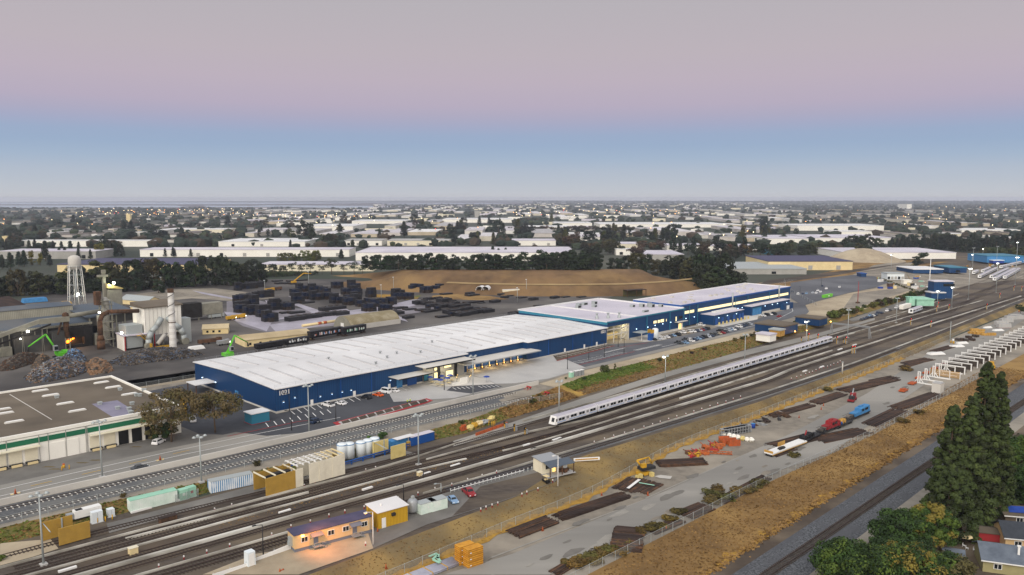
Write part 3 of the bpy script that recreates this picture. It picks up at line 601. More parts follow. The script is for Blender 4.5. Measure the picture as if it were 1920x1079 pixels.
# traced cover boards and edge lines of the yard, as corridor polylines
LA = uvl([(0,1067),(200,1013),(440,951),(560,918),(682,888),(777,860),(892,821)])
LC = uvl([(60,1079),(200,1041),(440,975),(560,943),(700,904.5),(815,875),(979,839),(1100,803),(1214,768)])
C2 = uvl([(804,863),(1000,809),(1100,790),(1220,753)]) + [(300,173.6),(366,172.8),(440,172.4)]
BC = uvl([(150,1080),(200,1066),(440,999.5),(560,966),(700,928),(802,899),(1000,843),(1100,813),(1220,777),(1440,712),(1480,694),(1658,637),(1700,622.6),(1902,560)])
T6 = uvl([(266,1079),(440,1029),(700,954),(945,884),(999,867),(1100,838),(1417,742),(1600,682),(1767,620),(1901,568)])
def ext_poly(p, u0, u1):
    p = sorted(p); a, c = p[0], p[1]; s = (c[1]-a[1])/(c[0]-a[0])
    if u0 < a[0]: p = [(u0, a[1]+s*(u0-a[0]))] + p
    a, c = p[-3], p[-1]; s = (c[1]-a[1])/(c[0]-a[0])
    if u1 > p[-1][0]: p = p + [(u1, p[-1][1]+s*.5*(u1-p[-1][0]))]
    return p
def off(p, d): return [(u, v+d) for u, v in p]
def clip(p, u0, u1):
    p = ext_poly(p, u0, u1); f = lambda u: float(np.interp(u, [q[0] for q in p], [q[1] for q in p]))
    return [(u0, f(u0))] + [q for q in p if u0 < q[0] < u1] + [(u1, f(u1))]
def track(label, poly, ties='sleeper_wood', u_ties=430, group='tracks of the rail yard', bed=0.0, z=0.0, sp=.8, tl=2.5):
    q = smooth(poly); o = q[0]; x0, y0 = xy(*o); r = thing('railway_track', label, 'railway track', (x0, y0, zt(*o)+bed), A0, group)
    def at(i, d):
        a = q[max(i-1,0)]; c = q[min(i+1,len(q)-1)]; tu, tv = c[0]-a[0], c[1]-a[1]; l = math.hypot(tu, tv); return (q[i][0]-o[0]-tv/l*d, q[i][1]-o[1]+tu/l*d)
    for s in (-.8, .8):
        B = MB(); k = 4
        for i in range(len(q)):
            for dd, zz in ((-.06,.19),(-.06,.36),(.06,.36),(.06,.19)):
                a = at(i, s+dd); B.v.append((a[0], a[1], zz))
        for i in range(len(q)-1):
            for j in range(3): B.face((i*k+j, (i+1)*k+j, (i+1)*k+j+1, i*k+j+1))
        part('rail', B, 'rail_steel', r)
    B = MB(); us = np.arange(q[0][0]+.4, min(q[-1][0], u_ties), sp)
    vs = np.interp(us, [p[0] for p in q], [p[1] for p in q])
    for u, v in zip(us, vs): B.box(u-o[0]-.13, u-o[0]+.13, v-o[1]-tl/2, v-o[1]+tl/2, .04, .19)
    if len(us): part('sleepers', B, ties, r)
    return r
def sweep(name, label, cat, poly, w, h, m, z=.05, group=None):
    q = smooth(poly, 5, 3); o = q[0]; x0, y0 = xy(*o); B = MB()
    for i in range(len(q)):
        a = q[max(i-1,0)]; c = q[min(i+1,len(q)-1)]; tu, tv = c[0]-a[0], c[1]-a[1]; l = math.hypot(tu, tv)
        for d, zz in ((-w/2,0),(-w/2,h),(w/2,h),(w/2,0)): B.v.append((q[i][0]-o[0]-tv/l*d, q[i][1]-o[1]+tu/l*d, zz))
    for i in range(len(q)-1):
        for j in range(4): B.face((i*4+j, (i+1)*4+j, (i+1)*4+(j+1) % 4, i*4+(j+1) % 4))
    B.face((3,2,1,0)); n = len(B.v); B.face((n-4,n-3,n-2,n-1))
    return solo(name, B, m, label, cat, (x0, y0, zt(*o)+z), A0, group)
# ties show pale on the two new tracks, dark elsewhere
N1 = [(0,958),(320,888),(480,846),(760,784),(950,745),(1020,722)]; N2 = [(0,975),(320,900),(480,866),(760,795),(990,748),(1030,738)]
n1 = [UVZ(a, c, 2) for a, c in N1]; n2 = [UVZ(a, c, 2) for a, c in N2]
f1 = np.polyfit([p[0] for p in n1], [p[1] for p in n1], 2); f2 = np.polyfit([p[0] for p in n2], [p[1] for p in n2], 2)
n1 = [(u, float(np.polyval(f1, u))) for u in range(-40, 232, 12)]; n2 = [(u, float(np.polyval(f2, u))) for u in range(-40, 226, 12)]
strip('new_track_ballast', off(n2, -3), off(n1, 3), 'ballast_blue', -40, 226, 6, 1, .06)
track('new railway track with white concrete sleepers beside the concrete wall', n1, 'sleeper_conc', 240, 'new tracks with white sleepers', .08, sp=1.3, tl=2.7)
track('new railway track with white concrete sleepers nearest the chain link fence', n2, 'sleeper_conc', 240, 'new tracks with white sleepers', .08, sp=1.3, tl=2.7)
for a in (n1[-1], n2[-1]): S_('buffer_stop', 'dark red buffer stop at the end of a new track', 'buffer stop', L3(a[0]+2, a[1], .1), [('frame','red_paint',[b(-.2,.2,-1.2,1.2,.8,1.3), t((-2,-.8,.2),(0,-.8,1.1),.14,n=4), t((-2,.8,.2),(0,.8,1.1),.14,n=4)]),('post','rust',[b(-.15,.15,-.9,-.7,.2,.8), b(-.15,.15,.7,.9,.2,.8)])], group='buffer stops')
sweep('concrete_wall', 'low pale concrete wall between the access road and the new tracks', 'wall', [(u, float(np.polyval(f1,u))+3.6) for u in range(-40,246,12)], .5, 1.7, 'concrete_light', 0)
# yard tracks
q = lambda p, d, a, c: clip(off(p, d), a, c)
strip('yard_track_bed', q(BC,-4.3,-40,800), q(LC,2,-40,205), 'ballast_dark', -40, 205, 6, 1, .05)
T0 = [(-40,199.5),(60,195.5),(105,190.5),(150,187.5),(200,185.5),(300,184.6),(450,184.6),(620,184)]
strip('wash_track_bed', off(T0,-2.6), off(T0,2.4), 'ballast_dark', -40, 600, 6, 1, .07)
track('yard track running through the beige train washer', T0)
track('yard track under the standing silver train', [(u, v) for u, v in [(196,177.2),(300,177.2),(440,177.2)]] + [(560,176.5),(640,175)])
track('yard track just left of the standing silver train', [(40,188.2),(60,187.2),(106,183.9),(150,180.8),(196,177.4)])
track('yard track beside the long pale cover board', q(LC,2.4,-30,205)); track('yard track in the middle between pale cover boards', [(150,174.5),(200,171.1),(300,170.6),(420,170.2),(640,169.5)])
track('yard track on the far side of the widest cover board', q(BC,2.4,-30,760)); track('yard track on the near side of the widest cover board', q(BC,-2.6,-30,760))
track('yard track nearest the embankment with red markers beside it', q(T6,-2.0,-20,760)); track('yard track stub alongside the orange lit trailer', [(-20,165.0),(40,163.2),(70,161.3),(98,158.6)])
strip('main_track_bed', q(T6,-4.2,120,760), q(T6,1.2,120,760), 'ballast_blue', 150, 700, 8, 1, .04)
strip('main_track_bed', q(BC,-4.6,120,800), q(BC,-1,120,800), 'ballast_dark', 205, 760, 8, 1, .05); strip('main_track_bed', q(BC,.8,120,800), q(BC,4,120,800), 'ballast_dark', 205, 760, 8, 1, .05)
track('single freight track with grey ballast beyond the dry grass', [(-50,75.7),(160,75.3),(250,74.6),(360,72.8),(800,68)], 'sleeper_wood', 420, 'freight track', -.25+.3, tl=2.7)
CB = 'cover boards over the third rails'
for lab, p, w, h in [
  ('thin pale cover board along the edge of the train washer track', q(LA,0,-30,182), .3, .5), ('wide pale cover board on the yard track left of the train', q(LC,0,-30,160), .65, .4),
  ('pale cover board ending beside the middle of the yard', q(LC,0,168,252), .5, .4), ('short pale cover board near the end of the beige washer', q([(60,186.6),(104,182.6),(112,181.9)],0,62,112), .5, .5),
  ('widest pale cover board running the whole length of the yard', q(BC,0,-30,740), .85, .45), ('thin white board just in front of the widest cover board', q(BC,-1.1,-30,420), .15, .6),
  ('white cover board right along the standing silver train', q(C2,.1,146,415), .5, .55), ('white cover board behind the standing silver train', q([(195,189),(230,188.2),(300,187.6),(620,186.6)],0,196,560), .3, .6),
  ('thin white cover board along the red markers', q(T6,0,-10,96), .25, .5), ('thin white cover board along the outermost track', q(T6,0,128,760), .28, .5),
  ('pale cover board in front of the train tail', [(262,167.6),(330,167.2),(405,167.0)], .55, .5), ('pale cover board reaching from the mast to the steel gantry', [(300,181.4),(380,181),(470,180.6)], .5, .5),
  ('pale cover board past the train tail', [(440,181.5),(520,181),(640,180)], .45, .5), ('pale cover board beyond the steel gantry', [(470,173.5),(560,172.8),(690,170)], .45, .5), ('pale cover board leading to the far yard', [(540,190),(620,191),(720,196)], .45, .5)]:
    sweep('cover_board', lab, 'cover board', p, w, h, 'coverboard', .05, CB)
for px, py, l in [(265,958,5),(338,939,2.6),(534,961,3.2),(689,918,3.2),(854,874,3.4),(798,890,3.4),(987,836,3.2),(1000,843,2),(1044,825,4),(1509,697,3.5),(1541,689,3.5),(1602,648,5),(1575,656,5),(127,1070,3.5)]:
    S_('cable_trough', 'short white trough cover lying on the ballast', 'trough cover', W(px,py), [('cover','white_paint',[b(-l/2,l/2,-.35,.35,.05,.5)])], group='white trough covers in the yard')
# --- the silver train
def train_proto():
    r = thing('train_car', 'x', 'train car', (0,0,0), A0, 'cars of the standing silver train')
    prof = [(-1.5,.95),(-1.6,1.2),(-1.6,2.9),(-1.45,3.35),(-.9,3.62),(.9,3.62),(1.45,3.35),(1.6,2.9),(1.6,1.2),(1.5,.95)]
    L = 21.7; body = MB().ext(prof, -L/2, L/2); B = part('body', body, 'train_side', r)
    part('roof', mbs([e([(-1.35,3.42),(-.9,3.66),(.9,3.66),(1.35,3.42)], -L/2+.1, L/2-.1)]), 'train_roof', r)
    part('underframe', mbs([b(-L/2+.5,L/2-.5,-1.3,1.3,.35,.94)]), 'black', r)
    for s in (-1, 1):
        part('stripe', mbs([b(-L/2+.2,L/2-.2,min(s*1.605,s*1.62),max(s*1.605,s*1.62),1.42,1.6)]), 'train_blue', r)
        for x in (-9.3,-7.7,-2.9,-1.3,1.5,3.1,7.6,9.2): part('window', mbs([b(x-.7,x+.7,min(s*1.605,s*1.63),max(s*1.605,s*1.63),1.95,2.85)]), 'glass', r)
        for x in (-5.4, 5.4):
            d = part('door', mbs([b(x-.8,x+.8,min(s*1.605,s*1.625),max(s*1.605,s*1.625),1.1,3.05)]), 'train_side', r)
            part('door_window', mbs([b(x-.5,x-.12,min(s*1.63,s*1.64),max(s*1.63,s*1.64),1.95,2.85), b(x+.12,x+.5,min(s*1.63,s*1.64),max(s*1.63,s*1.64),1.95,2.85)]), 'black', d)
    for x in (-7.3, 7.3): part('bogie', mbs([t((x+k,-.95,.42),(x+k,.95,.42),.42,n=10) for k in (-1.1,1.1)]), 'dark_metal', r)
    part('coupling_bellows', mbs([b(L/2,L/2+.68,-.6,.6,1.1,3.2)]), 'black', r)
    return r
tc = train_proto()
for i in range(10):
    u = 198.6 + 11.2 + i*22.4
    lab = 'lead silver train car with a slanted white cab nose' if i == 0 else 'tail silver train car with red lamps beside the signals' if i == 9 else f'{ordinal(i+1)} silver car of the long train counting from the slanted nose'
    c = tc if i == 0 else dup(tc, L3(u, 177.2, .38), None, lab)
    c.location = L3(u, 177.2, .38); c['label'] = lab
def cab(r, s):
    part('cab_nose', mbs([lambda B: B.hexa([(s*10.8,-1.58,.8),(s*12.0,-1.3,.8),(s*12.0,1.3,.8),(s*10.8,1.58,.8)][::s] if True else [], [(s*10.8,-1.45,3.5),(s*11.3,-1.1,3.35),(s*11.3,1.1,3.35),(s*10.8,1.45,3.5)][::s])]), 'white_paint', r)
    part('windscreen', mbs([lambda B: B.poly([(s*11.88,-1.0,1.75),(s*11.88,.2,1.75),(s*11.42,.2,3.05),(s*11.42,-1.0,3.05)])]), 'glass', r)
    part('side_window', mbs([b(s*11-.3,s*11+.3,-1.6,-1.55,1.9,2.8)]), 'glass', r)
    for y in (-.9,.9): part('head_lamp', mbs([b(min(s*11.95,s*12.05),max(s*11.95,s*12.05),y-.15,y+.15,1.1,1.35)]), 'lamp_off' if s < 0 else 'lamp_red', r)
cab(tc, -1); tail = [o for o in ALL if o.get('label','').startswith('tail silver')][0]; cab(tail, 1)
part('tail_lamp', mbs([b(11.75,11.95,-1.2,-.3,1.95,2.7)]), 'lamp_red', tail)
def far_train(px0, px1, n, lab, grp, z=.38):
    a, c = WU(*px0), WU(*px1); d = math.hypot(c[0]-a[0], c[1]-a[1]); h = A0 + math.atan2(c[1]-a[1], c[0]-a[0]); n = n or max(1, int(d/22.4))
    for i in range(n):
        k = (i*22.4 + 11.2)/d; u, v = a[0]+(c[0]-a[0])*k, a[1]+(c[1]-a[1])*k
        o = dup(tc, L3(u, v, z), h, lab, grp)
        for w in list(o.children):
            if w.name.split('.')[0] in ('cab_nose','windscreen','side_window','head_lamp') and i: bpy.data.objects.remove(w)
G2 = 'silver train cars parked in the far yard'
far_train((1707,590.5),(1752,574), 1, 'single white train car standing in front of the mint green building', 'single train car')
for p, k, l in [((1836,523.5),(1872,505.5),'train car in the string behind the tall lamp masts of the far yard'),((1858,524),(1890,508),'white train car in the left of the near strings in the far yard'),((1864,528.5),(1902,509),'train car in the middle of the near strings in the far yard'),((1883,525),(1914,507),'white train car in the right of the near strings in the far yard'),
   ((1842,513),(1860,505),'short train car standing behind the far yard strings'),((1825,516),(1836,511),'small train car alone by the blue wash building'),((1876,505),(1925,493),'train car of the long string by the teal shed')]:
    far_train(p, k, None, l, G2)
# far yard tracks
def ptrack(px, lab): track(lab, [WU(*p) for p in px], 'sleeper_wood', 0, 'tracks of the far yard')
for i, (a, c) in enumerate([((1700,593),(1925,518)),((1690,604),(1925,530)),((1780,588),(1925,505)),((1800,575),(1925,500)),((1790,600),(1925,545)),((1810,560),(1925,512)),((1720,600),(1830,560)),((1795,545),(1925,498)),((1640,612),(1760,582)),((1660,618),(1800,578))]): ptrack([a, c], 'dark track fanning out into the far yard')
strip('far_yard_ballast', [(560,172),(620,172),(700,166),(1300,150)], [(560,206),(620,207),(684,214),(760,232),(900,290),(1300,400)], 'ballast', 560, 1250, 12, 2, .05)
patch('yard_access_path', [WU(*p) for p in [(200,983),(560,890),(640,874),(760,846),(780,852),(640,882),(440,935),(205,1001)]], 'lot_grey', .09)
patch('yard_access_path', [WU(*p) for p in [(850,838),(960,806),(1100,757),(1260,705),(1400,667),(1520,637),(1640,601),(1640,597),(1520,629),(1400,657),(1260,695),(1100,745),(960,793),(850,828)]], 'road_grey', .09)
patch('washer_forecourt', [WU(*p) for p in [(0,1020),(95,1012),(110,1030),(60,1046),(0,1062)]], 'dirt', .07)
patch('mint_lot', [WU(*p) for p in [(1600,604),(1730,566),(1740,552),(1690,566),(1590,600)]], 'lot_grey', .09)
# --- markers, signals
def marker(px, py, lab='red and white marker post beside the track', grp='red marker posts along the tracks', h=1.0):
    S_('marker_post', lab, 'marker post', W(px,py), [('post','red',[b(-.1,.1,-.1,.1,0,h*.62)]),('band','white_paint',[b(-.11,.11,-.11,.11,h*.63,h)])], group=grp)
mk = [(298,1066),(345,1050),(388,1039),(431,1027)] + pz(480,800,3.867,[(115,800),(255,740),(395,705),(530,660),(645,630),(785,600),(1030,535),(1175,500),(1298,465),(1420,435),(1535,400),(1640,370),(1745,342)]) + pz(1100,740,5.99,[(85,555),(200,518),(303,485),(425,450),(531,417),(643,382),(740,355),(826,325),(920,295),(1012,265),(1114,238),(1203,208),(1292,180),(1385,147),(1470,120),(1563,95),(1646,65),(1727,40)]) + pz(1480,620,10.67,[(38,990),(145,955),(230,930),(325,895),(396,870),(460,850),(532,815),(597,785),(690,760),(762,745),(825,725),(888,690),(968,670),(1015,640)])
for p in mk: marker(*p)
for p in pz(200,900,6.03,[(1222,350),(1415,300)]) + pz(480,800,6.857,[(1412,575),(1538,545),(622,775),(415,830),(215,885),(758,740)]): marker(p[0], p[1], 'small orange marker post beside the washer track', 'orange marker posts near the washer', .8)
def signal(px, py, c='lamp_red', h=3.2, lab='dwarf signal post with a red lamp in the yard'):
    S_('rail_signal', lab, 'signal', W(px,py), [('post','yellow',[b(-.12,.12,-.12,.12,0,h)]),('cabinet','grey_metal',[b(.3,1.1,-.4,.4,0,1.5)]),('signal_head','black',[b(-.28,.28,-.25,.25,h,h+.9)],[('lens',c,[b(-.2,.2,-.32,-.26,h+.35,h+.7)])])], group='signals of the rail yard')
for p in pz(1480,620,10.67,[(378,200),(565,215),(945,265),(1125,275),(1250,465),(1298,460)]) + pz(1700,560,8.7,[(62,430),(508,150),(485,215),(685,190),(390,470),(1300,175)]) + pz(1640,440,6.857,[(1786,725),(1885,730),(1604,820),(1436,965)]): signal(*p)
for p in pz(760,780,8,[(1490,185),(1635,230),(1795,280)]) + pz(1480,620,10.67,[(240,215),(575,150),(770,165),(1080,250)]): signal(p[0], p[1], 'lamp_white' if False else 'yellow', 1.6, 'low yellow signal post with a dark head')
# --- floodlight masts
def mast(bx, by, ty, lit=0, lab='tall galvanised floodlight mast', heads=4, grp='floodlight masts'):
    x, y, z = W(bx, by); d = y*cp - (z-H)*sp; h = (by - ty) * d / F / cp * 1.0
    r = thing('floodlight_mast', lab, 'light mast', (x, y, z), A0, grp)
    part('footing', mbs([b(-.7,.7,-.7,.7,0,.4)]), 'concrete', r); part('pole', mbs([t((0,0,.4),(0,0,h),.24,.13,n=8)]), 'galv', r)
    part('crossarm', mbs([b(-1.5,1.5,-.1,.1,h-.1,h+.1), b(-.1,.1,-1.1,1.1,h-.12,h+.08)]), 'galv', r)
    for i, (a, c) in enumerate([(-1.5,0),(1.5,0),(0,-1.1),(0,1.1)][:heads]):
        k = part('lamp_head', mbs([lambda B: B.lathe([(0,h+.5),(.25,h+.45),(.55,h+.1),(.5,h-.02),(0,h-.04)], 10, c=(a,c,0))]), 'galv', r)
        if lit and i < lit: part('lens', mbs([lambda B: B.blob((a,c,h-.1),(.62,.62,.32),jit=0)]), 'lamp_white', k)
    return r
for a in [(192,895,790,0,'tall slim floodlight mast on the concrete wall by the green striped warehouse'),(82,1060,925,0,'tall floodlight mast with four heads at the lower left of the yard'),(378,905,818,0,'floodlight mast beside the blue and white container'),(580,815,723,0,'floodlight mast in front of the 1021 corner'),(887,745,668,0,'floodlight mast by the warehouse entrance patio'),(785,872,778,0,'floodlight mast rising in the yard beyond the train washer'),(1048,785,715,0,'floodlight mast at the nose of the silver train'),(1247,721,668,1,'floodlight mast with one lit head behind the silver train'),(1396,682,628,0,'floodlight mast behind the middle of the silver train'),(1511,655,603,2,'floodlight mast with two blazing lamps by the small blue sheds'),(1589,634,582,0,'floodlight mast past the tail of the silver train'),(1680,606,560,0,'floodlight mast beside the white trailer and single train car'),
   (1757,575,546,2,'floodlight mast with two lit heads beside the mint green building'),(1784,577,539,2,'floodlight mast with a brilliant lamp in front of the blue tower'),(1815,562,504,3,'floodlight mast with a broad lit head at the yard throat'),(1822,497,478,2,'lit floodlight mast behind the blue wash building'),(1842,486,467,2,'lit floodlight mast near the dark hedge of the far yard'),(1867,549,494,2,'lit floodlight mast standing among the far yard tracks'),(1868,497,463,0,'unlit floodlight mast beside the teal shed'),(1903,534,483,3,'bright floodlight mast among the parked trains'),(1905,500,455,2,'lit floodlight mast at the far right edge'),(1670,513,478,1,'lone lit lamp mast beside the freight line'),(1823,508,466,0,'thin unlit mast behind the far yard')]: mast(*a)
S_('radio_mast', 'tall plain white mast behind the mint green building', 'mast', W(1741,558), [('pole','white_paint',[t((0,0,0),(0,0,31),.42,.2,n=8)]),('footing','concrete',[b(-1,1,-1,1,0,.6)])])
S_('utility_pole', 'single slim pole standing on the embankment by the storage yard', 'pole', W(1780.5,645), [('pole','galv',[t((0,0,0),(0,0,12.5),.22,.15,n=8)]),('bracket','galv',[b(-.4,.4,-.1,.1,12,12.3)])])
S_('short_post', 'short pale post beside the outermost track', 'post', W(1579,701), [('pole','concrete_light',[t((0,0,0),(0,0,5.2),.3,.25,n=8)]),('cap','galv',[b(-.4,.4,-.4,.4,5.2,5.4)])])
# steel signal gantry over the yard
gx = W(1612,664); 
def gantry():
    r = thing('signal_gantry', 'grey lattice steel gantry spanning the yard tracks', 'gantry', L3(452,180), A0)
    def lat(p, q, n=6, w=.6):
        p, q = np.array(p, float), np.array(q, float); f = []
        dz = np.array((0,0,w)) if abs(q[2]-p[2]) < 2 else np.array((w,0,0))
        f += [t(p, q, .11, n=4), t(p+dz, q+dz, .11, n=4)]
        for i in range(n): a = p+(q-p)*i/n; c = p+(q-p)*(i+1)/n; f.append(t(a, c+dz, .07, n=4)); f.append(t(c, c+dz, .07, n=4))
        return f
    for y in (9, -13): part('tower_leg', mbs(lat((-1.5,y,0),(-.8,y*.95,6.2)) + lat((1.5,y,0),(.2,y*.95,6.2))), 'mesh_grey', r)
    part('bridge_beam', mbs(lat((-.8,8.6,6.2),(-.8,-12.4,6.2),12) + lat((.8,8.6,6.2),(.8,-12.4,6.2),12)), 'mesh_grey', r)
gantry()
# ============ green striped warehouse
WL = Bld('striped_warehouse', 'cream warehouse with a green stripe and flat brown roof', 'warehouse', 53, 254.6)
WL.p('wall', 'white_wall', [b(-20,103.6,254.6,317,2,9.98)])
WL.p('roof', ['brown_roof'], [b(-19.4,103,255.3,316.4,10.0,10.55)])
WL.p('parapet', 'white_wall', [b(-20.2,103.8,316.5,317.2,10.2,11.15), b(103.1,103.8,255.0,316.49,10.2,11.15), b(-20.2,103.8,254.4,255.2,10.2,11.2)])
WL.p('green_stripe', 'green_stripe', [b(-20.1,103.7,254.45,254.58,7.9,9.4), b(103.62,103.72,254.6,275,7.9,9.4)])
RV = WL
def roofpx(px, py, z=10.6): return UVZ(px, py, z)
for px, py in pz(0,640,7.99,[(605,745),(760,813),(980,935),(1160,1045),(1520,622),(1695,692)]) + pz(0,560,3.996,[(970,718),(108,925),(35,862),(15,833)]):
    u, v = roofpx(px, py); WL.p('skylight', ['white_paint','concrete_light'], [b(u-2.6,u+2.6,v-.75,v+.75,10.56,10.95,m=1,tx=.2,ty=.2), b(u-2.3,u+2.3,v-.5,v+.5,10.96,11.1,tx=.4,ty=.3)])
for px, py in pz(0,640,7.99,[(853,850),(1800,735),(1765,1020),(1498,950)]) + pz(0,560,3.996,[(990,795),(968,835),(1022,730),(1047,732),(1080,695),(980,862)]):
    u, v = roofpx(px, py); WL.p('roof_vent', ['galv'], [b(u-.55,u+.55,v-.55,v+.55,10.56,11.3), b(u-.7,u+.7,v-.7,v+.7,11.31,11.5)])
WL.p('roof_patch', 'roof_patch', [prism([roofpx(*p) for p in pz(0,560,3.996,[(690,790),(880,762),(990,830),(985,870),(855,895)])], 10.551, 10.58)])
WL.p('roof_seam', 'concrete_light', [prism([roofpx(*p) for p in pz(0,560,3.996,[(70,718),(75,716),(392,906),(386,908)])], 10.551, 10.6)])
def fz(px, py): return onv(px, py, 254.6)
def door(name, m, x0, x1, z0, z1, lab=None, sub=True):
    d = WL.p(name, m, [b(x0,x1,254.4,254.58,z0,z1)], label=lab)
    if sub: WL.p('dock_bumper', ['dark_metal','cream'], [b(x0-.1,x1+.1,253.6,254.39,2.5,3.0), b(x0+.3,x1-.3,253.3,253.59,2.2,2.9,m=1)], d)
k = 5.99
for a, c in ((1015,1140),(1175,1300),(105,250),(290,430),(-60,68)):
    u0, z0_ = fz(a/k, 780+ (370 if a > 900 else 560)/k); u1, _ = fz(c/k, 780+(340 if a > 900 else 500)/k)
    door('dock_door', 'cream_pale', u0, u1, 3.1, 6.6)
for a, c in ((555,735),(750,890)):
    u0, _ = fz(a/k, 780+430/k); u1, _ = fz(c/k, 780+400/k); door('sliding_door', 'white_wall', u0, u1, 2.1, 7.0, sub=False)
for a, c in ((1335,1445),(1485,1595),(1635,1745)):
    u0, _ = fz(a/k, 780+280/k); u1, _ = fz(c/k, 780+260/k); door('dark_doorway_panel', 'black', u0, u1, 2.2, 6.6, sub=False)  # flat black panels stand in for the shaded interior
WL.p('awning', 'cream_pale', [b(*[fz(1000/k,820)[0],fz(1745/k,800)[0]],252.9,254.4,7.0,7.25)]); WL.p('awning', 'cream_pale', [b(20,fz(450/k,845)[0],252.9,254.4,7.0,7.25)])
for px in (70, 440, 545, 745, 970, 985): 
    u, _ = fz(px/k, 780+330/k); WL.p('downpipe', 'grey_wall', [b(u-.08,u+.08,254.36,254.44,2.1,10.2)])
WL.p('flood_lamp', 'lamp_orange', [b(99.2,99.6,254.2,254.5,4,4.5)])
# ============ left forecourt
def bollard(px, py, m='yellow', grp='yellow bollards', h=1.2, lab='yellow bollard'):
    S_('bollard', lab, 'bollard', W(px,py), [('post',m,[t((0,0,0),(0,0,h),.14,n=8)]),('cap',m,[lambda B: B.blob((0,0,h),.15,jit=0)])], group=grp)
for p in pz(0,780,5.99,[(697,615),(780,600)]): bollard(*p, lab='yellow bollard in front of the green striped warehouse')
S_('hydrant_block', 'fat orange hydrant between two yellow bollards', 'hydrant', W(120,878), [('body','yellow',[t((0,0,0),(0,0,1),.35,n=10)]),('cap','orange',[lambda B: B.blob((0,0,1.05),.36,jit=0)])])
for px, py in pz(0,780,5.99,[(1800,500),(175,880)]):
    S_('barrier_stand', 'orange cone with sandbags standing on the access road', 'road barrier', W(px,py), [('cone','orange',[t((0,0,0),(0,0,1.5),.35,.06,n=10)]),('sandbag','cream',[b(-1.1,-.4,-.3,.3,0,.25), b(.4,1.1,-.2,.4,0,.25)])], group='road barriers')
for px, py in pz(0,780,5.99,[(540,575),(620,600),(1065,500),(935,530),(1520,350)]):
    struct('dry_leaf_litter', MB().prism([(math.cos(i)*(1.6+.7*math.sin(3*i+px)), math.sin(i)*(.7+.3*math.cos(2*i))) for i in np.arange(0,6.2,.5)], 0, .08), 'leaf_brown', 'stuff').location = W(px,py)
# ============ train washer (beige wall panels with open frames)
def washer():
    r = thing('train_washer', 'open topped train washer of ochre and cream wall panels under white frames', 'train washer', L3(103.5,187.5), A0)
    def px2(px, py, v=188.0): u, z = onv(px, py, v); return u-103.5, z
    vb = 4.8
    def panel(name, m, x0, x1, y, h0, h1): part(name, mbs([lambda B: B.hexa([(x0,y-.12,.5),(x1,y-.12,.5),(x1,y+.12,.5),(x0,y+.12,.5)], [(x0,y-.12,h0),(x1,y-.12,h1),(x1,y+.12,h1),(x0,y+.12,h0)])]), m, r)
    # u spans read off the near wall: 480+(125..510..610)/6.857, gap, (690..1145)/6.857
    def uu(zx): return onv(480+zx/6.857, 800+760/6.857, 187.2)[0]-103.5
    a = [uu(125), uu(510), uu(608), uu(690), uu(815), uu(885), uu(985), uu(1145)]
    panel('ochre_wall','ochre',a[0],a[1],-.3,5.2,5.4); panel('cream_wall','beige_panel',a[1]+.02,a[2],-.3,5.4,5.5)
    for i, (m, h0, h1) in enumerate([('beige_panel',6.1,6.1),('beige_panel',6.1,6.0),('beige_panel',6,6.1),('beige_panel',6.1,6.6)]): panel('cream_wall',m,a[3+i]+.01,a[4+i]-.01,-.3-.12*(i % 2),h0,h1)
    panel('rear_wall','ochre',a[0],a[2],vb+1.4,5.0,5.2); panel('rear_wall','beige_panel',a[3],a[7],vb+1.4,5.8,6.4)
    def beam(x, m, z): part('roof_beam', mbs([b(x-.14,x+.14,-.3,vb+1.4,z,z+.3)]), m, r)
    for x in np.linspace(a[0], a[1], 4): beam(x, 'cream_pale', 5.3)
    for x in np.linspace(a[1]+.8, a[7], 9): beam(x, 'white_paint' if x < a[5] else 'cream', 6.15)
    for y in np.linspace(.6, vb+.4, 4):
        part('roof_rail', mbs([b(a[1],a[6],y-.08,y+.08,6.46,6.6)]), 'white_paint', r)
    for y in np.linspace(.6, vb+.4, 4): part('roof_rail', mbs([b(a[0]+8,a[1]-.3,y-.08,y+.08,5.61,5.75)]), 'timber', r)
    part('brush_rack', mbs([b(a[0]+1,a[0]+9,1.2,1.6,4.2,4.7), b(a[0]+1,a[0]+9,2.6,3,4.2,4.7), b(a[0]+4,a[0]+9,3.4,4.4,2,4.6)]), 'dark_metal', r)
washer()
for (zx, zy), i in zip([(1110,415),(1203,405),(1350,385),(1440,360),(1527,335)], range(5)):
    px, py = 480+zx/6.857, 800+zy/6.857
    S_('water_tank', 'upright white plastic tank behind the blue rail', 'tank', W(px, py), [('shell','tank_white',[lambda B: B.lathe([(0,.15),(1.55,.15),(1.55,4.4),(1.3,4.75),(0,4.85)], 16)]),('rim','blue_light',[lambda B: B.lathe([(1.56,4.3),(1.62,4.35),(1.62,4.5),(1.5,4.5)], 16)])], group='white tanks by the train washer')
for (zx, zy), i in zip([(170,545),(320,495),(432,465)], range(3)):
    S_('low_tank', 'low white tank behind the ochre washer wall', 'tank', L3(101.5+i*6.2,195.6), [('shell','tank_white',[lambda B: B.lathe([(0,.15),(2.0,.15),(2.0,2.6),(1.6,3.2),(0,3.3)], 14)]),('hatch','grey_metal',[b(-.4,.4,-.4,.4,3.3,3.5)])], group='low white tanks')
S_('pipe_rail', 'blue pipe rail running in front of the white tanks', 'pipe rail', L3(120,193.4), [('rail','blue_paint',[t((-1,0,1.3),(30,.6,1.3),.22,n=6), t((-1,0,.7),(30,.6,.7),.16,n=6)]),('post','blue_paint',[b(x-.15,x+.15,-.15,.25,0,1.4) for x in range(0,30,4)])])
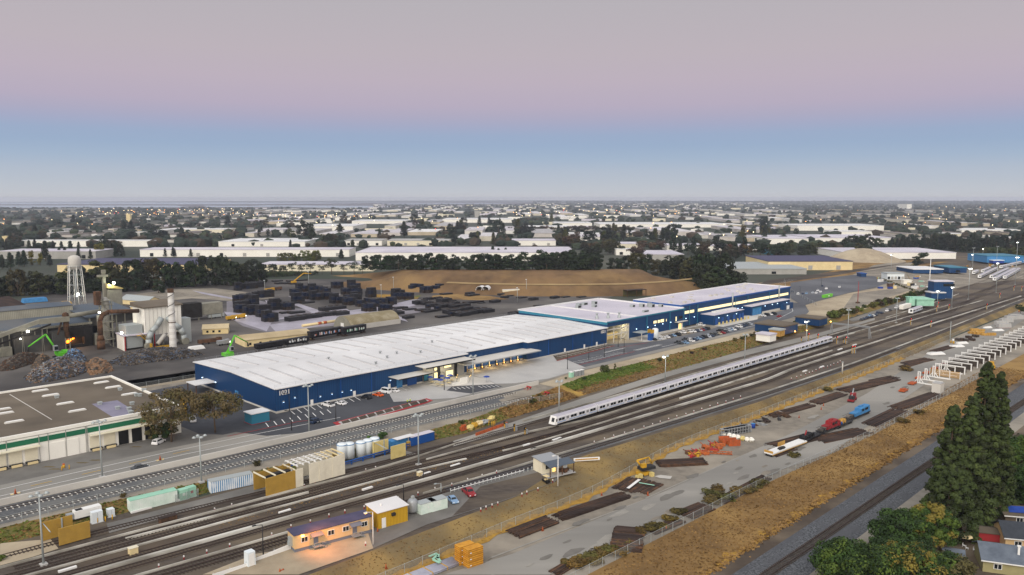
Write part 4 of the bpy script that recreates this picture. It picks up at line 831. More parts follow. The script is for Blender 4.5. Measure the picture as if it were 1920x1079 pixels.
S_('pipe_rail', 'long blue pipe rail behind the low white tanks', 'pipe rail', L3(103,198.6), [('rail','blue_paint',[t((0,0,2.6),(17,0,2.6),.22,n=6)]),('post','blue_paint',[b(x-.12,x+.12,-.12,.12,0,2.6) for x in range(0,18,4)])])
def portal(px, py, m, lab, ln=5.0, dv=5.2):
    S_('spray_portal', lab, 'spray portal', W(px, py), [('near_wall',m,[b(-ln/2+1,ln/2+1,-.15,.15,.3,4.2)]),('far_wall',m,[b(-ln/2-1,ln/2-1,dv-.15,dv+.15,.3,4.6), b(-ln/2-1.2,-ln/2-1.0,dv-.3,dv+.3,0,4.7)]),('pipe','galv',[t((-ln/2-.6,0,4.0),(-ln/2-.6,dv-.2,4.4),.12,n=6), b(-.2,.1,dv-.35,dv-.16,.3,4.6)])])
portal(132,1020,'ochre','ochre two walled spray portal at the lower left mast',6.5,5.5); portal(742,861,'yellow_pale','pale yellow two walled spray portal beside the blue containers',5.4,6)
def container(px, py, L_, w, h, m, rm, lab, ribs=True, cat='container', turn=0.):
    x, y, z = W(px, py)
    r = thing('container', lab, cat, (x,y,z), A0-R(turn))
    part('body', mbs([b(0,L_,0,w,.15,h)]), m, r); part('roof', mbs([b(-.04,L_+.04,-.04,w+.04,h+.001,h+.1)]), rm, r)
    part('door', mbs([b(-.08,-.01,.1,w/2-.03,.25,h-.1), b(-.08,-.01,w/2+.03,w-.1,.25,h-.1)]), m, r)
    if ribs: part('side_ribs', mbs([b(x_,x_+.14,-.07,-.005,.2,h-.05) for x_ in np.arange(.2, L_-.2, .55)]), m, r)
    return r
container(245.6,963,11.4,2.6,3.1,'mint_pale','mint','long pale mint container beside the yard path',turn=3.5)
wavemat('blue_white_corr','dfe5e8','4f86b4',.55,'U',.6,.35,.6,('e6e8e8',.5,.6)); container(395.6,926.7,11.3,2.8,3.2,'blue_white_corr','galv','corrugated blue and white striped container',False,turn=9)
container(735,845,7.3,2.6,2.7,'blue_light','blue_light','light blue container beside the dark blue one'); container(772,838,9.3,2.6,2.9,'blue_paint','roof_lav','dark blue container with a pale roof')
S_('canopy_sheet', 'white sheet roof spanning the two blue containers', 'canopy', L3(150.5,194.9), [('sheet','white_roof',[b(-4.5,2.6,.2,2.8,3.1,3.2)]),('post','galv',[b(-.1,.1,.3,.5,0,3.1)])])
for (px, py, lab) in [(346,938,'left mint electrical cabinet with a rounded door'),(361,933,'mint electrical cabinet with a red sign')]:
    S_('electrical_cabinet', lab, 'cabinet', W(px,py), [('body','mint',[b(-1.1,1.1,0,1.8,.1,2.8)]),('plinth','concrete',[b(-1.3,1.3,-.15,2,0,.1)]),('sign' if 'sign' in lab else 'panel','red' if 'sign' in lab else 'mint_pale',[b(-.4,.3,-.05,-.005,1.2,1.9)])], group='mint electrical cabinets')
S_('fence_panel', 'short section of chain link around the mint cabinets', 'fence', W(372,932), [('mesh','chain_link',[b(-6,0,-.02,.02,.1,2.2)]),('post','galv',[t((x,0,0),(x,0,2.3),.06) for x in (-6,-3,0)])])
def generator():
    r = thing('generator_trailer', 'white towable generator on dark wheels behind the ochre portal', 'generator', W(141,981), A0)
    part('housing', mbs([b(0,6.2,0,2.2,.9,2.7,tx=.12,ty=.12)]), 'white_paint', r); part('grille', mbs([b(.5,2,.4,1.8,2.71,2.76)]), 'black', r)
    part('chassis', mbs([b(-.8,6.3,.2,2,.6,.89)]), 'dark_metal', r)
    for x in (4.0, 5.0): part('wheel', mbs([t((x,-.1,.45),(x,.25,.45),.45,n=12)]), 'tyre', r)
    part('end_cabinet', mbs([b(-1.5,-.1,.3,1.9,.7,2.2)]), 'grey_metal', r)
generator()
for px, py, w, h, lab in [(184,981,2.4,2.8,'wide white cabinet behind two yellow bollards'),(210,970,1.5,2.0,'narrow white cabinet beside the mint container')]:
    S_('white_cabinet', lab, 'cabinet', W(px,py), [('body','tank_white',[b(-w/2,w/2,0,1.6,.1,h)]),('door_seam','grey_metal',[b(-.03,.03,-.02,-.005,.3,h-.2)]),('plinth','concrete',[b(-w/2-.2,w/2+.2,-.2,1.8,0,.1)])])
for p in [(183.5,981),(198,978.5),(211,975)]: bollard(*p, lab='yellow bollard beside the white cabinets', grp='bollards by the white cabinets')
S_('rusty_bin', 'rusty brown box between the washer tracks', 'box', W(315,978), [('body','rust',[b(-2,2,-.7,.7,0,1.3)]),('lid','rust_dark',[b(-2.1,2.1,-.8,.8,1.31,1.4)])])
S_('relay_box', 'cream relay box beside the wide cover board', 'box', W(250,1039), [('body','cream',[b(-.9,.9,-.6,.6,0,1.5)]),('lid','cream_pale',[b(-1,1,-.7,.7,1.51,1.6)])]); S_('relay_box', 'small cream relay box beside a white trough cover', 'box', W(787,893), [('body','cream',[b(-.7,.7,-.5,.5,0,1.2)]),('lid','cream_pale',[b(-.8,.8,-.6,.6,1.21,1.3)])])
# slope-side clutter
S_('barrier_row', 'long red plastic barrier row lying beside the yard track', 'barrier', W(896,817), [('barrier','orange',[b(i*2.1-.95,i*2.1+.95,-.3,.3,0,1.1,ty=.15) for i in range(8)])], rz=A0+.12)
S_('red_crates', 'heap of red plastic crates at the foot of the green slope', 'crates', W(869,807), [('crate','orange',[b(-1.2,0,-.6,.6,0,1.3), b(.1,1.5,-.5,.7,0,.9), b(-.5,1,-.4,.5,1.31,1.8)])])
for i, (px, py, m, lab) in enumerate([(880,805,'yellow_pale','pale yellow bundle at the foot of the green slope'),(888,801,'yellow','bright yellow bundle in the heap below the slope'),(898,797,'cream','cream bundle in the heap below the slope'),(908,795,'grey_metal','silver sheeted heap below the slope'),(920,788,'yellow_pale','lime yellow covered heap at the end of the row')]):
    S_('material_heap', lab, 'heap', W(px,py), [('cover',m,[lambda B: B.blob((0,0,.6),(1.5,1.0,1.0),jit=.3), lambda B: B.blob((1.3,.2,.5),(1.0,.9,.8),jit=.3)])], group='covered heaps below the slope')
for p in pz(760,780,8,[(1253,155),(1298,165),(1320,160),(1342,150)]): bollard(*p, lab='yellow and white bollard at the end of the barrier row', grp='bollards past the barrier row', h=1.8)
S_('yellow_box', 'pair of yellow boxes in front of the light blue container', 'boxes', W(770,836), [('box','yellow',[b(-1.5,.2,-.6,.6,0,1.7), b(.3,1.6,-.5,.7,0,1.3)]),('lid','yellow_pale',[b(-1.5,.2,-.6,.6,1.71,1.78)])])
S_('portable_toilets', 'teal portable toilet at the end of the new tracks', 'toilet', W(1071,708), [('body','mint',[b(-.8,.8,-.8,.8,.1,2.3)]),('roof','white_paint',[b(-.85,.85,-.85,.85,2.31,2.45)])])
for i,px in enumerate((1079,1085,1091)): S_('portable_toilet', 'grey portable toilet beside the teal one', 'toilet', W(px,706-i*1.2), [('body','grey_metal',[b(-.7,.7,-.7,.7,.1,2.3)]),('roof','white_paint',[b(-.75,.75,-.75,.75,2.31,2.45)])], group='grey portable toilets')
S_('teal_shed', 'small teal shed at the corner of the west parking lot', 'shed', W(475,797), [('wall','teal_trim',[b(-.5,6,0,5,.2,3.6)]),('roof','white_roof',[b(-.8,6.3,-.3,5.3,3.61,3.85)]),('kerb','red_paint',[b(-.7,6.2,-.2,5.2,0,.19)])])
# ============ near lot: trailer, shed, booth
patch('trailer_lot', [WU(*p) for p in [(480,1068),(540,1032),(700,965),(870,915),(1003,872),(1055,870),(1058,888),(1040,905),(960,935),(800,985),(690,1034),(560,1079)]], 'lot_grey', .07)
patch('earth_apron', [WU(*p) for p in [(380,1079),(480,1040),(545,1030),(690,1000),(700,1030),(560,1079)]], 'dirt', .1)
def trailer():
    r = thing('office_trailer', 'long tan office trailer with a purple roof washed in orange light', 'trailer', W(553,1038), A0-R(9.6)); L_ = 18.6
    part('wall', mbs([b(0,L_,0,4.2,.9,4.0)]), 'trailer_wall', r); part('skirt', mbs([b(.05,L_-.05,.06,4.14,0,.89)]), 'skirt', r)
    part('roof', mbs([b(-.2,L_+.2,-.2,4.4,4.01,4.2)]), 'trailer_roof', r)
    for x in (2.3,8.5,12.1,16.7):
        w = part('window', mbs([b(x-.8,x+.8,-.08,-.005,2.1,3.3)]), 'white_paint', r); part('pane', mbs([b(x-.68,x-.05,-.1,-.085,2.2,3.2), b(x+.05,x+.68,-.1,-.085,2.2,3.2)]), 'glass', w)
    for x in (4.9,14.3):
        part('door', mbs([b(x-.55,x+.55,-.07,-.005,1.0,3.2)]), 'skirt', r)
        part('awning', mbs([lambda B: B.hexa([(x-1.4,-1.6,3.25),(x+1.4,-1.6,3.25),(x+1.4,-.01,3.6),(x-1.4,-.01,3.6)], [(x-1.4,-1.6,3.32),(x+1.4,-1.6,3.32),(x+1.4,-.01,3.68),(x-1.4,-.01,3.68)]), t((x-1.3,-1.5,3.25),(x-1.3,-.05,2.4),.05), t((x+1.3,-1.5,3.25),(x+1.3,-.05,2.4),.05)]), 'skirt', r)
        part('steps', mbs([b(x-1,x+1,-1.6,-.08,.75,.88), b(x+1.01,x+1.5,-1.5,-.2,.5,.62), b(x+1.51,x+2,-1.5,-.2,.25,.37), t((x-1,-1.6,.88),(x-1,-1.6,1.8),.04), t((x-1,-1.6,1.8),(x+1,-1.6,1.8),.04), t((x+1,-1.6,.88),(x+1,-1.6,1.8),.04), t((x+1,-1.6,1.8),(x+2.2,-1.6,1.0),.04)]), 'grey_metal', r)
    part('air_conditioner', mbs([b(-.6,-.01,1.2,2.6,1.3,3.2), b(-.75,-.61,1.3,2.5,1.4,2.2)]), 'galv', r)
    part('downpipe', mbs([b(L_-.5,L_-.4,-.1,-.005,.9,4)]), 'skirt', r)
    part('corner_lamp', mbs([b(1.5,2.1,-.6,-.06,3.55,3.85)]), 'lamp_orange', r)
trailer()
_tl = WU(566,1036); plight(*L3(_tl[0]+2, _tl[1]-2.6, 7.5), 3600, (1,.29,.04), .12, 170, L3(_tl[0]+9, _tl[1]-3.6))
def shed():
    r = thing('yellow_shed', 'yellow corrugated shed with a white roof beside the tan trailer', 'shed', W(709,994), A0-R(7)); L_ = 8.1
    wavemat('yellow_corr','c9a12c','b08a22',.4,'U',.5,.35,.65); part('wall', mbs([b(0,L_,0,5.6,.1,4.1)]), 'yellow_corr', r)
    part('roof', mbs([lambda B: B.hexa([(-.3,-.3,4.11),(L_+.3,-.3,4.11),(L_+.3,5.9,4.5),(-.3,5.9,4.5)], [(-.3,-.3,4.25),(L_+.3,-.3,4.25),(L_+.3,5.9,4.64),(-.3,5.9,4.64)])]), 'white_roof', r)
    part('door', mbs([b(1.0,2.1,-.07,-.005,.15,2.6)]), 'white_paint', r); part('air_conditioner', mbs([b(3.6,4.5,-.6,-.005,2.6,3.3)]), 'dark_metal', r); part('roof_vent', mbs([t((2.5,3,4.4),(2.5,3,4.9),.25)]), 'white_paint', r)
shed()
S_('propane_tank', 'grey upright tank on legs beside the yellow shed', 'tank', W(774,963), [('shell','grey_metal',[lambda B: B.lathe([(0,.6),(1.2,.6),(1.3,.9),(1.3,3.2),(.8,3.8),(0,3.9)], 14)]),('leg','dark_metal',[b(-1,-.8,-.1,.1,0,.6), b(.8,1,-.1,.1,0,.6)]),('pump','galv',[b(-.3,.4,-.3,.3,3.9,4.5)])])
for i,(px,lab) in enumerate(((804,'left pale grey container next to the blue car'),(825,'right pale grey container next to the blue car'))): S_('grey_container', lab, 'container', W(px,963-i*5.5), [('body','mint_pale',[b(-2.3,2.3,0,2.6,.12,2.75)]),('roof','galv',[b(-2.35,2.35,-.05,2.65,2.751,2.85)]),('lock_box','white_paint',[b(-.2,.1,-.06,-.005,1.5,1.8)])], rz=A0-R(7))
S_('white_tarp', 'white tarp bundle behind the yellow shed', 'tarp', W(704,965), [('cover','white_paint',[lambda B: B.blob((0,0,.9),(1.7,1.3,1.3),jit=.3)])])
S_('banner', 'crumpled white banner barrier below the trailer', 'barrier', W(515,1041), [('sheet','white_paint',[lambda B: B.hexa([(-4.6,-.1,0),(4.6,-.1,0),(4.6,.1,0),(-4.6,.1,0)],[(-4.4,-.05,.8),(4.6,-.05,1.4),(4.6,.05,1.4),(-4.4,.05,.8)])]),('post','galv',[t((x,.12,0),(x,.12,1.4),.05) for x in (-4,0,4)])])
S_('white_hut', 'narrow white cabinet hut at the bottom edge left of the trailer', 'hut', W(469,1060), [('body','tank_white',[b(-.9,.9,-.9,.9,0,3.2,tx=.05,ty=.05)]),('door','white_paint',[b(-.6,.6,-.96,-.905,.2,2.9)])])
S_('banner', 'tilted white banner barrier at the bottom edge', 'barrier', W(432,1074), [('sheet','white_paint',[lambda B: B.hexa([(-4,-.1,0),(4,-.1,0),(4,.1,0),(-4,.1,0)],[(-3.8,-.05,1.0),(4,-.05,.8),(4,.05,.8),(-3.8,.05,1.0)])]),('post','galv',[t((x,.12,0),(x,.12,1.2),.05) for x in (-3.6,0,3.6)])])
S_('traffic_cone', 'orange traffic cones lying on the orange lit apron', 'cone', W(525,1073), [('cone','orange',[t((0,0,0),(0,0,.8),.3,.06,n=8), t((.9,.2,.2),(.3,.1,.25),.25,.06,n=8)])])
def pole_lamp(px, py, ty, lab, m='galv', lit=None, h_=None):
    x, y, z = W(px, py); d = y*cp-(z-H)*sp; h = (py-ty)*d/F/cp; r = thing('street_lamp', lab, 'lamp post', (x,y,z), A0, 'lamp posts round the near lot')
    part('pole', mbs([t((0,0,0),(0,0,h),.16,.09,n=8)]), m, r); part('arm', mbs([t((0,0,h-.05),(-1.6,0,h+.35),.07)]), m, r); k = part('lamp_head', mbs([b(-2.3,-1.5,-.2,.2,h+.25,h+.45)]), m, r)
    if lit: part('lens', mbs([b(-2.2,-1.6,-.16,.16,h+.18,h+.245)]), lit, k)
pole_lamp(700,1022,958,'white lamp post in front of the gap between trailer and shed','white_paint','lamp_orange'); pole_lamp(1046,912,853,'white lamp post beside the booth with a lean-to roof','white_paint')
pole_lamp(494,1045,982,'black lamp post left of the tan trailer','dark_metal'); pole_lamp(757,938,908,'black lamp post behind the yellow shed','dark_metal'); pole_lamp(827,925,906,'short grey lamp post behind the pale containers'); pole_lamp(794,900,880,'thin black lamp post among the yard tracks','dark_metal')
def booth():
    r = thing('guard_booth', 'beige booth with a grey lean-to roof at the end of the lot', 'booth', W(1022,889), A0-R(12))
    part('wall', mbs([b(-1,5,0,4.5,.1,3.6)]), 'cream_pale', r); part('roof', mbs([lambda B: B.hexa([(-1.3,-.3,3.61),(5.5,-.3,3.61),(5.5,4.9,4.0),(-1.3,4.9,4.0)],[(-1.3,-.3,3.75),(5.5,-.3,3.75),(5.5,4.9,4.15),(-1.3,4.9,4.15)])]), 'grey_metal', r)
    part('lean_to', mbs([lambda B: B.hexa([(-.9,-3.6,2.8),(8,-3.6,2.8),(8,-.31,3.6),(-.9,-.31,3.6)],[(-.9,-3.6,2.9),(8,-3.6,2.9),(8,-.31,3.72),(-.9,-.31,3.72)])]), 'foundry_roof', r)
    for x in (-.6,3.6,7.7): part('post', mbs([b(x-.12,x+.12,-3.4,-3.2,0,2.8)]), 'rust', r)
    part('window', mbs([b(.2,1.6,-.07,-.005,1.3,2.5)]), 'glass', r); part('door', mbs([b(2.6,3.6,-.07,-.005,.15,2.4)]), 'lit_warm', r)
    part('bench', mbs([b(4,7.4,-1.6,-.6,.1,.9), b(5,6,-2.6,-1.8,.1,1.1)]), 'rust', r); part('water_drum', mbs([t((6.6,-.4,.1),(6.6,-.4,2.2),.8,n=12)]), 'tank_white', r)
    part('slab', mbs([b(-1.4,8.2,-3.8,-.02,0,.09)]), 'concrete', r)
booth()
plight(*L3(172,150.5,2.4), 60, (1,.75,.4))
S_('jersey_barrier', 'white and timber barrier lying on the slope beyond the booth', 'barrier', W(1100,866), [('rail','white_paint',[b(-4,4,-.3,.3,.4,1.2)]),('plank','timber',[b(-3.6,3.4,-.34,-.31,.7,1.1)])], rz=A0-R(35))
for i in range(22):
    k = i/21; px, py = 845+k*160, 925-k*44
    S_('guard_post', 'short grey guard rail post along the lot edge', 'post', W(px,py), [('post','galv',[b(-.09,.09,-.09,.09,0,1.1)]),('cap','white_paint',[b(-.12,.12,-.12,.12,1.101,1.2)])], group='guard rail posts along the lot')
sweep('guard_rail', 'long white rail along the back edge of the near lot', 'rail', sorted([WU(845,927),WU(900,911),WU(1005,882)]), .2, .12, 'white_paint', .9)
strip('black_walkway', [WU(838,924),WU(950,893),WU(1005,879)], [WU(838,914),WU(950,884),WU(1005,868)], 'asphalt_new', WU(838,920)[0], WU(1003,874)[0], 5, 1, .1)
for p in pz(480,800,3.867,[(795,870),(1630,620),(1668,605),(1712,590),(1753,575)]) + pz(960,800,3.867,[(72,510),(108,495),(188,470),(295,410)]): marker(p[0],p[1],'white post on the edge of the grass slope','white posts on the slope edge',1.1)
mat('damp_sky_sheen','8d8890','5d5a5e',.035,.55,c='757177',scale2=.06,spec=.4)  # wet ground, pale sky sheen put into its colour
patch('foundry_yard', [(104,326),(100,345),(100,330),(330,338),(420,352),(500,380),(470,430),(430,520),(420,640),(330,720),(240,760),(120,640),(60,520),(40,420),(30,345),(30,326)], 'scrapyard', .03)
# wet lanes, with the pale sky reflection put into their colour
for px in [[(425,566),(470,560),(530,575),(600,584),(660,588),(720,596),(735,606),(640,610),(560,618),(505,626),(455,612),(425,592)],[(690,580),(760,572),(840,575),(815,582),(750,592),(700,592)],[(540,556),(610,548),(640,553),(600,562),(560,566)]]: patch('wet_lane', [UVZ(a, c, 2) for a, c in px], 'damp_sky_sheen', .06)
for px in [[(505,610),(560,600),(600,592),(640,585),(700,577),(770,570),(780,573),(700,590),(640,606),(600,612),(520,626)], [(640,575),(660,585),(720,592),(742,600),(700,604),(650,602),(600,607),(560,606)], [(560,570),(600,583),(592,589),(560,592),(525,597),(520,601),(585,587),(556,574),(500,568),(497,564)], [(740,570),(775,562),(805,563),(800,567),(770,573),(735,577)], [(420,585),(470,590),(510,604),(500,622),(465,610),(430,598)], [(742,590),(760,600),(765,604),(748,600)],[(360,545),(470,565),(480,570),(380,552)]]:
    patch('wet_lane', [UVZ(a, c, 2) for a, c in px], 'puddle_sky_sheen', .08)
patch('pale_ground', [UVZ(a,c,2) for a,c in [(230,555),(330,543),(400,541),(460,548),(520,560),(440,566),(360,560),(300,566)]], 'gravel', .06)
# --- pipe stacks
def stack_proto(n, w, h, seed):
    rg = random.Random(seed); B = MB(); k = max(1, int(w/1.9)); r = h/2/ max(1, round(h/1.9)); rows = max(1, round(h/1.9))
    for j in range(rows):
        for i in range(k):
            for y in (0, 1): B.box(-w/2+i*w/k+.05, -w/2+(i+1)*w/k-.05, -2+y*2.05, -.06+y*2.05, j*h/rows+.04, (j+1)*h/rows-.04+rg.uniform(-.12,.1), m=0 if rg.random() < .78 else (1 if rg.random() < .6 else 2))
    return B
mat('pipe_black','18181c','222227',.8,.6, spec=.4); mat('pipe_blue','18233c','131c30',.8,.6); mat('pipe_brown','3a2f28','2b2420',.8,.8)
ST = [stack_proto(0,4,3.8,1).mesh('pipe_stack',['pipe_black','pipe_blue','pipe_brown']), stack_proto(0,7.6,3.8,2).mesh('pipe_stack',['pipe_black','pipe_blue','pipe_brown']), stack_proto(0,4,5.7,3).mesh('pipe_stack',['pipe_black','pipe_blue','pipe_brown']), stack_proto(0,7.6,1.9,4).mesh('pipe_stack',['pipe_black','pipe_blue','pipe_brown']), stack_proto(0,7.6,.95,5).mesh('pipe_stack',['pipe_black','pipe_blue','pipe_brown'])]
def stack(px, py, k, lab, s=1.0):
    o = bpy.data.objects.new('pipe_stack', ST[k]); link(o); x, y = G(px, py, 2); o.location = (x, y, 2.0); o.rotation_euler[2] = A0 + RNG.uniform(-.06,.06); o.scale = (s,)*3
    tag(o, lab, 'pipe stack', 'black pipe stacks in the foundry yard')
Z = lambda l: pz(440,500,7.99,l); Z2 = lambda l: pz(680,500,7.99,l)
LL = 'black pipe stack in the left of the foundry yard'; LM = 'black pipe stack in the middle of the foundry yard'; LR = 'black pipe stack at the right of the foundry yard'
for l, pts, k in [(LL, Z([(50,360),(40,530),(110,530),(230,590),(290,590),(60,690),(90,690),(200,720),(260,725),(330,720),(400,690),(460,690),(400,755),(450,755),(560,610),(620,610),(600,650),(690,640),(770,650),(820,650),(480,825),(560,825)]), 0), (LL, Z([(140,330),(300,310),(360,310),(250,330),(150,520),(360,460),(470,460),(180,510),(100,620)]), 1),
   (LM, Z([(970,375),(1060,375),(900,440),(950,440),(920,545),(980,545),(1050,490),(1110,490),(1180,500),(1260,500),(1340,490),(1390,490),(1160,385),(1250,385),(1330,400),(1380,410),(1490,550),(1560,550),(1640,550),(1700,520),(1790,510),(1840,510),(1680,575),(1740,575),(1800,555),(1880,600),(1660,420),(1700,420),(1780,420),(1850,420),(1510,325),(1560,325),(1750,330),(1830,330),(1780,330),(1820,420)]), 0),
   (LM, Z([(960,800),(1080,770),(1180,770),(1290,750),(1440,735),(1540,725),(1600,725),(900,810),(1000,790),(1380,660),(1480,640),(1560,640)]), 3), (LM, Z([(700,260),(800,260),(900,265),(1000,215),(640,225),(860,225),(780,700),(920,700),(700,550),(850,560),(1090,550)]), 4),
   (LR, Z2([(60,670),(120,670),(310,670),(370,670),(220,600),(300,585),(360,570),(430,570),(170,600),(80,560),(130,460),(100,455),(490,490),(560,490),(640,490),(700,490),(780,350),(850,350),(920,395),(980,395),(1050,370),(1100,370),(1150,350),(740,360)]), 0), (LR, Z2([(500,480),(570,480),(130,460)]), 2),
   (LR, Z2([(230,300),(350,310),(440,310),(600,320),(700,320),(780,310),(200,300),(1250,325),(420,720),(520,720),(1120,600),(1230,610),(1280,600),(1220,530),(1400,620),(1500,610),(860,560),(960,570),(1330,700),(1400,730),(1500,740),(1450,670),(1600,720),(1700,690),(1780,690),(1860,690),(1550,650)]), 3), (LR, Z2([(700,650),(900,660),(1000,680),(560,630),(1250,420),(1400,390),(1350,350),(1600,340),(1500,350),(1600,550),(1700,540),(1640,440),(1200,760)]), 4)]:
    for i, (px, py) in enumerate(pts): stack(px, py, 2 if (k == 0 and i % 4 == 0 and l != LR) else k, l, RNG.uniform(1.15,1.5))
rgp = random.Random(77)
for i in range(46):
    px = rgp.uniform(760,985); py = 600-(px-760)*.135+rgp.uniform(-34,-4) if i % 2 else rgp.uniform(545,600)-(px-760)*.05
    if py > 560 and px > 930 or py < 540: continue
    stack(px, py, rgp.choice([0,3,3,4,4]), LR, rgp.uniform(.7,1.1))
for px, py, k in [(963,590,3),(985,585,3),(1000,563,3),(1040,560,3),(1060,558,4),(985,600,3),(965,603,0),(1010,575,4),(1090,558,4)]: stack(px, py, k, 'black pipe bundle beside the middle blue workshop')
# --- quonset hut, long shed, hopper cars
def quonset():
    wavemat('corr_brown','8d8264','7a7056',1.0,'U',.7,.35,.65,('a8a08a',.2,.7)); B = MB(); a, c = UVZ(659,620,2), UVZ(751,607,2); r_ = thing('quonset_hut', 'corrugated half round storage hut with a pale end wall', 'hut', L3(*a), A0 + math.atan2(c[1]-a[1], c[0]-a[0])); L_ = math.hypot(c[0]-a[0], c[1]-a[1])
    prof = [(9*math.cos(q)+9, 7.5*math.sin(q)) for q in np.linspace(math.pi, 0, 14)]
    n = len(prof); 
    for x in (0, L_): B.v += [(x, p[0], p[1]) for p in prof]
    for i in range(n-1): B.face((i, n+i, n+i+1, i+1), 0, True)
    part('shell', B, 'corr_brown', r_); part('end_wall', mbs([lambda B: B.poly([(-.05, p[0], p[1]) for p in prof])]), 'corr_grey', r_)
    part('door', mbs([b(-.2,-.06,7.5,10.5,.1,3.4)]), 'white_paint', r_); part('side_wall', mbs([b(0,L_,-.2,-.05,0,3)]), 'tint' if False else 'concrete_light', r_)
quonset()
def longshed(px0, px1, w, h, rh, wm, rm, name, lab, n=0):
    a, c = UVZ(*px0,2), UVZ(*px1,2); L_ = math.hypot(c[0]-a[0], c[1]-a[1]); r_ = thing(name, lab, 'shed', L3(*a), A0 + math.atan2(c[1]-a[1], c[0]-a[0]))
    part('wall', mbs([b(0,L_,0,w,0,h), e([(0,h),(w,h),(w/2,h+rh-.1)],0,.2), e([(0,h),(w,h),(w/2,h+rh-.1)],L_-.2,L_)]), wm, r_)
    part('roof', mbs([e([(-.4,h),(w/2,h+rh),(w+.4,h),(w+.4,h+.18),(w/2,h+rh+.18),(-.4,h+.18)], -.4, L_+.4)]), rm, r_)
    for i in range(n): part('window', mbs([b(2+i*(L_-4)/n,3.2+i*(L_-4)/n,-.07,-.005,1,2.2)]), 'glass', r_)
    return r_
mat('shed_tan','b7a684','a59474',.1,.9,c='c4b492',scale2=.04)
longshed((460,652),(585,638),16,3.6,1.6,'cream','shed_tan','long_shed','long low tan roofed shed behind the hopper cars',6)
longshed((380,628),(428,626),9,3,2,'cream','shed_tan','yellow_cottage','yellow cottage with lit windows in the foundry yard',3); plight(*L3(*UVZ(406,632,2),3), 400, (1,.8,.4))
longshed((225,570),(276,575),12,3.2,3,'cream','galv','yellow_gable_shed','yellow gabled shed behind the ducts of the foundry',0); longshed((245,585),(352,590),14,3.4,2.2,'cream','galv','grey_roof_shed','long grey roofed shed with yellow gables behind the bag house',0)
for i, (px0, px1) in enumerate([((483,662),(536,653)),((536,653),(583,645)),((583,640),(646,629)),((646,632),(689,624))]):
    a, c = UVZ(*px0,2), UVZ(*px1,2); L_ = math.hypot(c[0]-a[0], c[1]-a[1])-.6; r_ = thing('hopper_car', ['dark grey hopper car at the left end of the freight string','dark hopper car with white lettering smudges','black hopper car covered in purple and blue graffiti','dark hopper car with pale green graffiti nearest the half round hut'][i], 'freight car', L3(*a), A0 + math.atan2(c[1]-a[1], c[0]-a[0]), 'freight cars beside the warehouse')
    h = 4.2 if i < 2 else 5.0
    part('body', mbs([lambda B: B.hexa([(1.2,.5,1.2),(L_-1.2,.5,1.2),(L_-1.2,2.7,1.2),(1.2,2.7,1.2)],[(0,.1,2.2),(L_,.1,2.2),(L_,3.1,2.2),(0,3.1,2.2)]), b(0,L_,.1,3.1,2.21,h)]), 'pipe_black', r_)
    part('side_ribs', mbs([b(x,x+.2,-.06,.09,2,h) for x in np.arange(.3,L_,1.4)]), 'dark_metal', r_)
    for x in (1.6, L_-1.6): part('bogie', mbs([t((x+k,.5,.5),(x+k,2.7,.5),.48,n=10) for k in (-.9,.9)]), 'rust_dark', r_)
    rg = random.Random(i)
    cols = [['yellow'],['white_paint','tank_white'],['train_blue','roof_lav','orange','white_paint'],['mint','white_paint']][i]
    for cidx, cm in enumerate(cols): part('graffiti', mbs([b(x,x+rg.uniform(.4,.9),-.1,-.065,2.3+rg.uniform(0,.3),3.2+rg.uniform(0,.8)) for x in np.arange(2+cidx*.5, L_-2, 1.2*len(cols)*.7) if rg.random() < (.8 if i else .2)]), cm, r_)
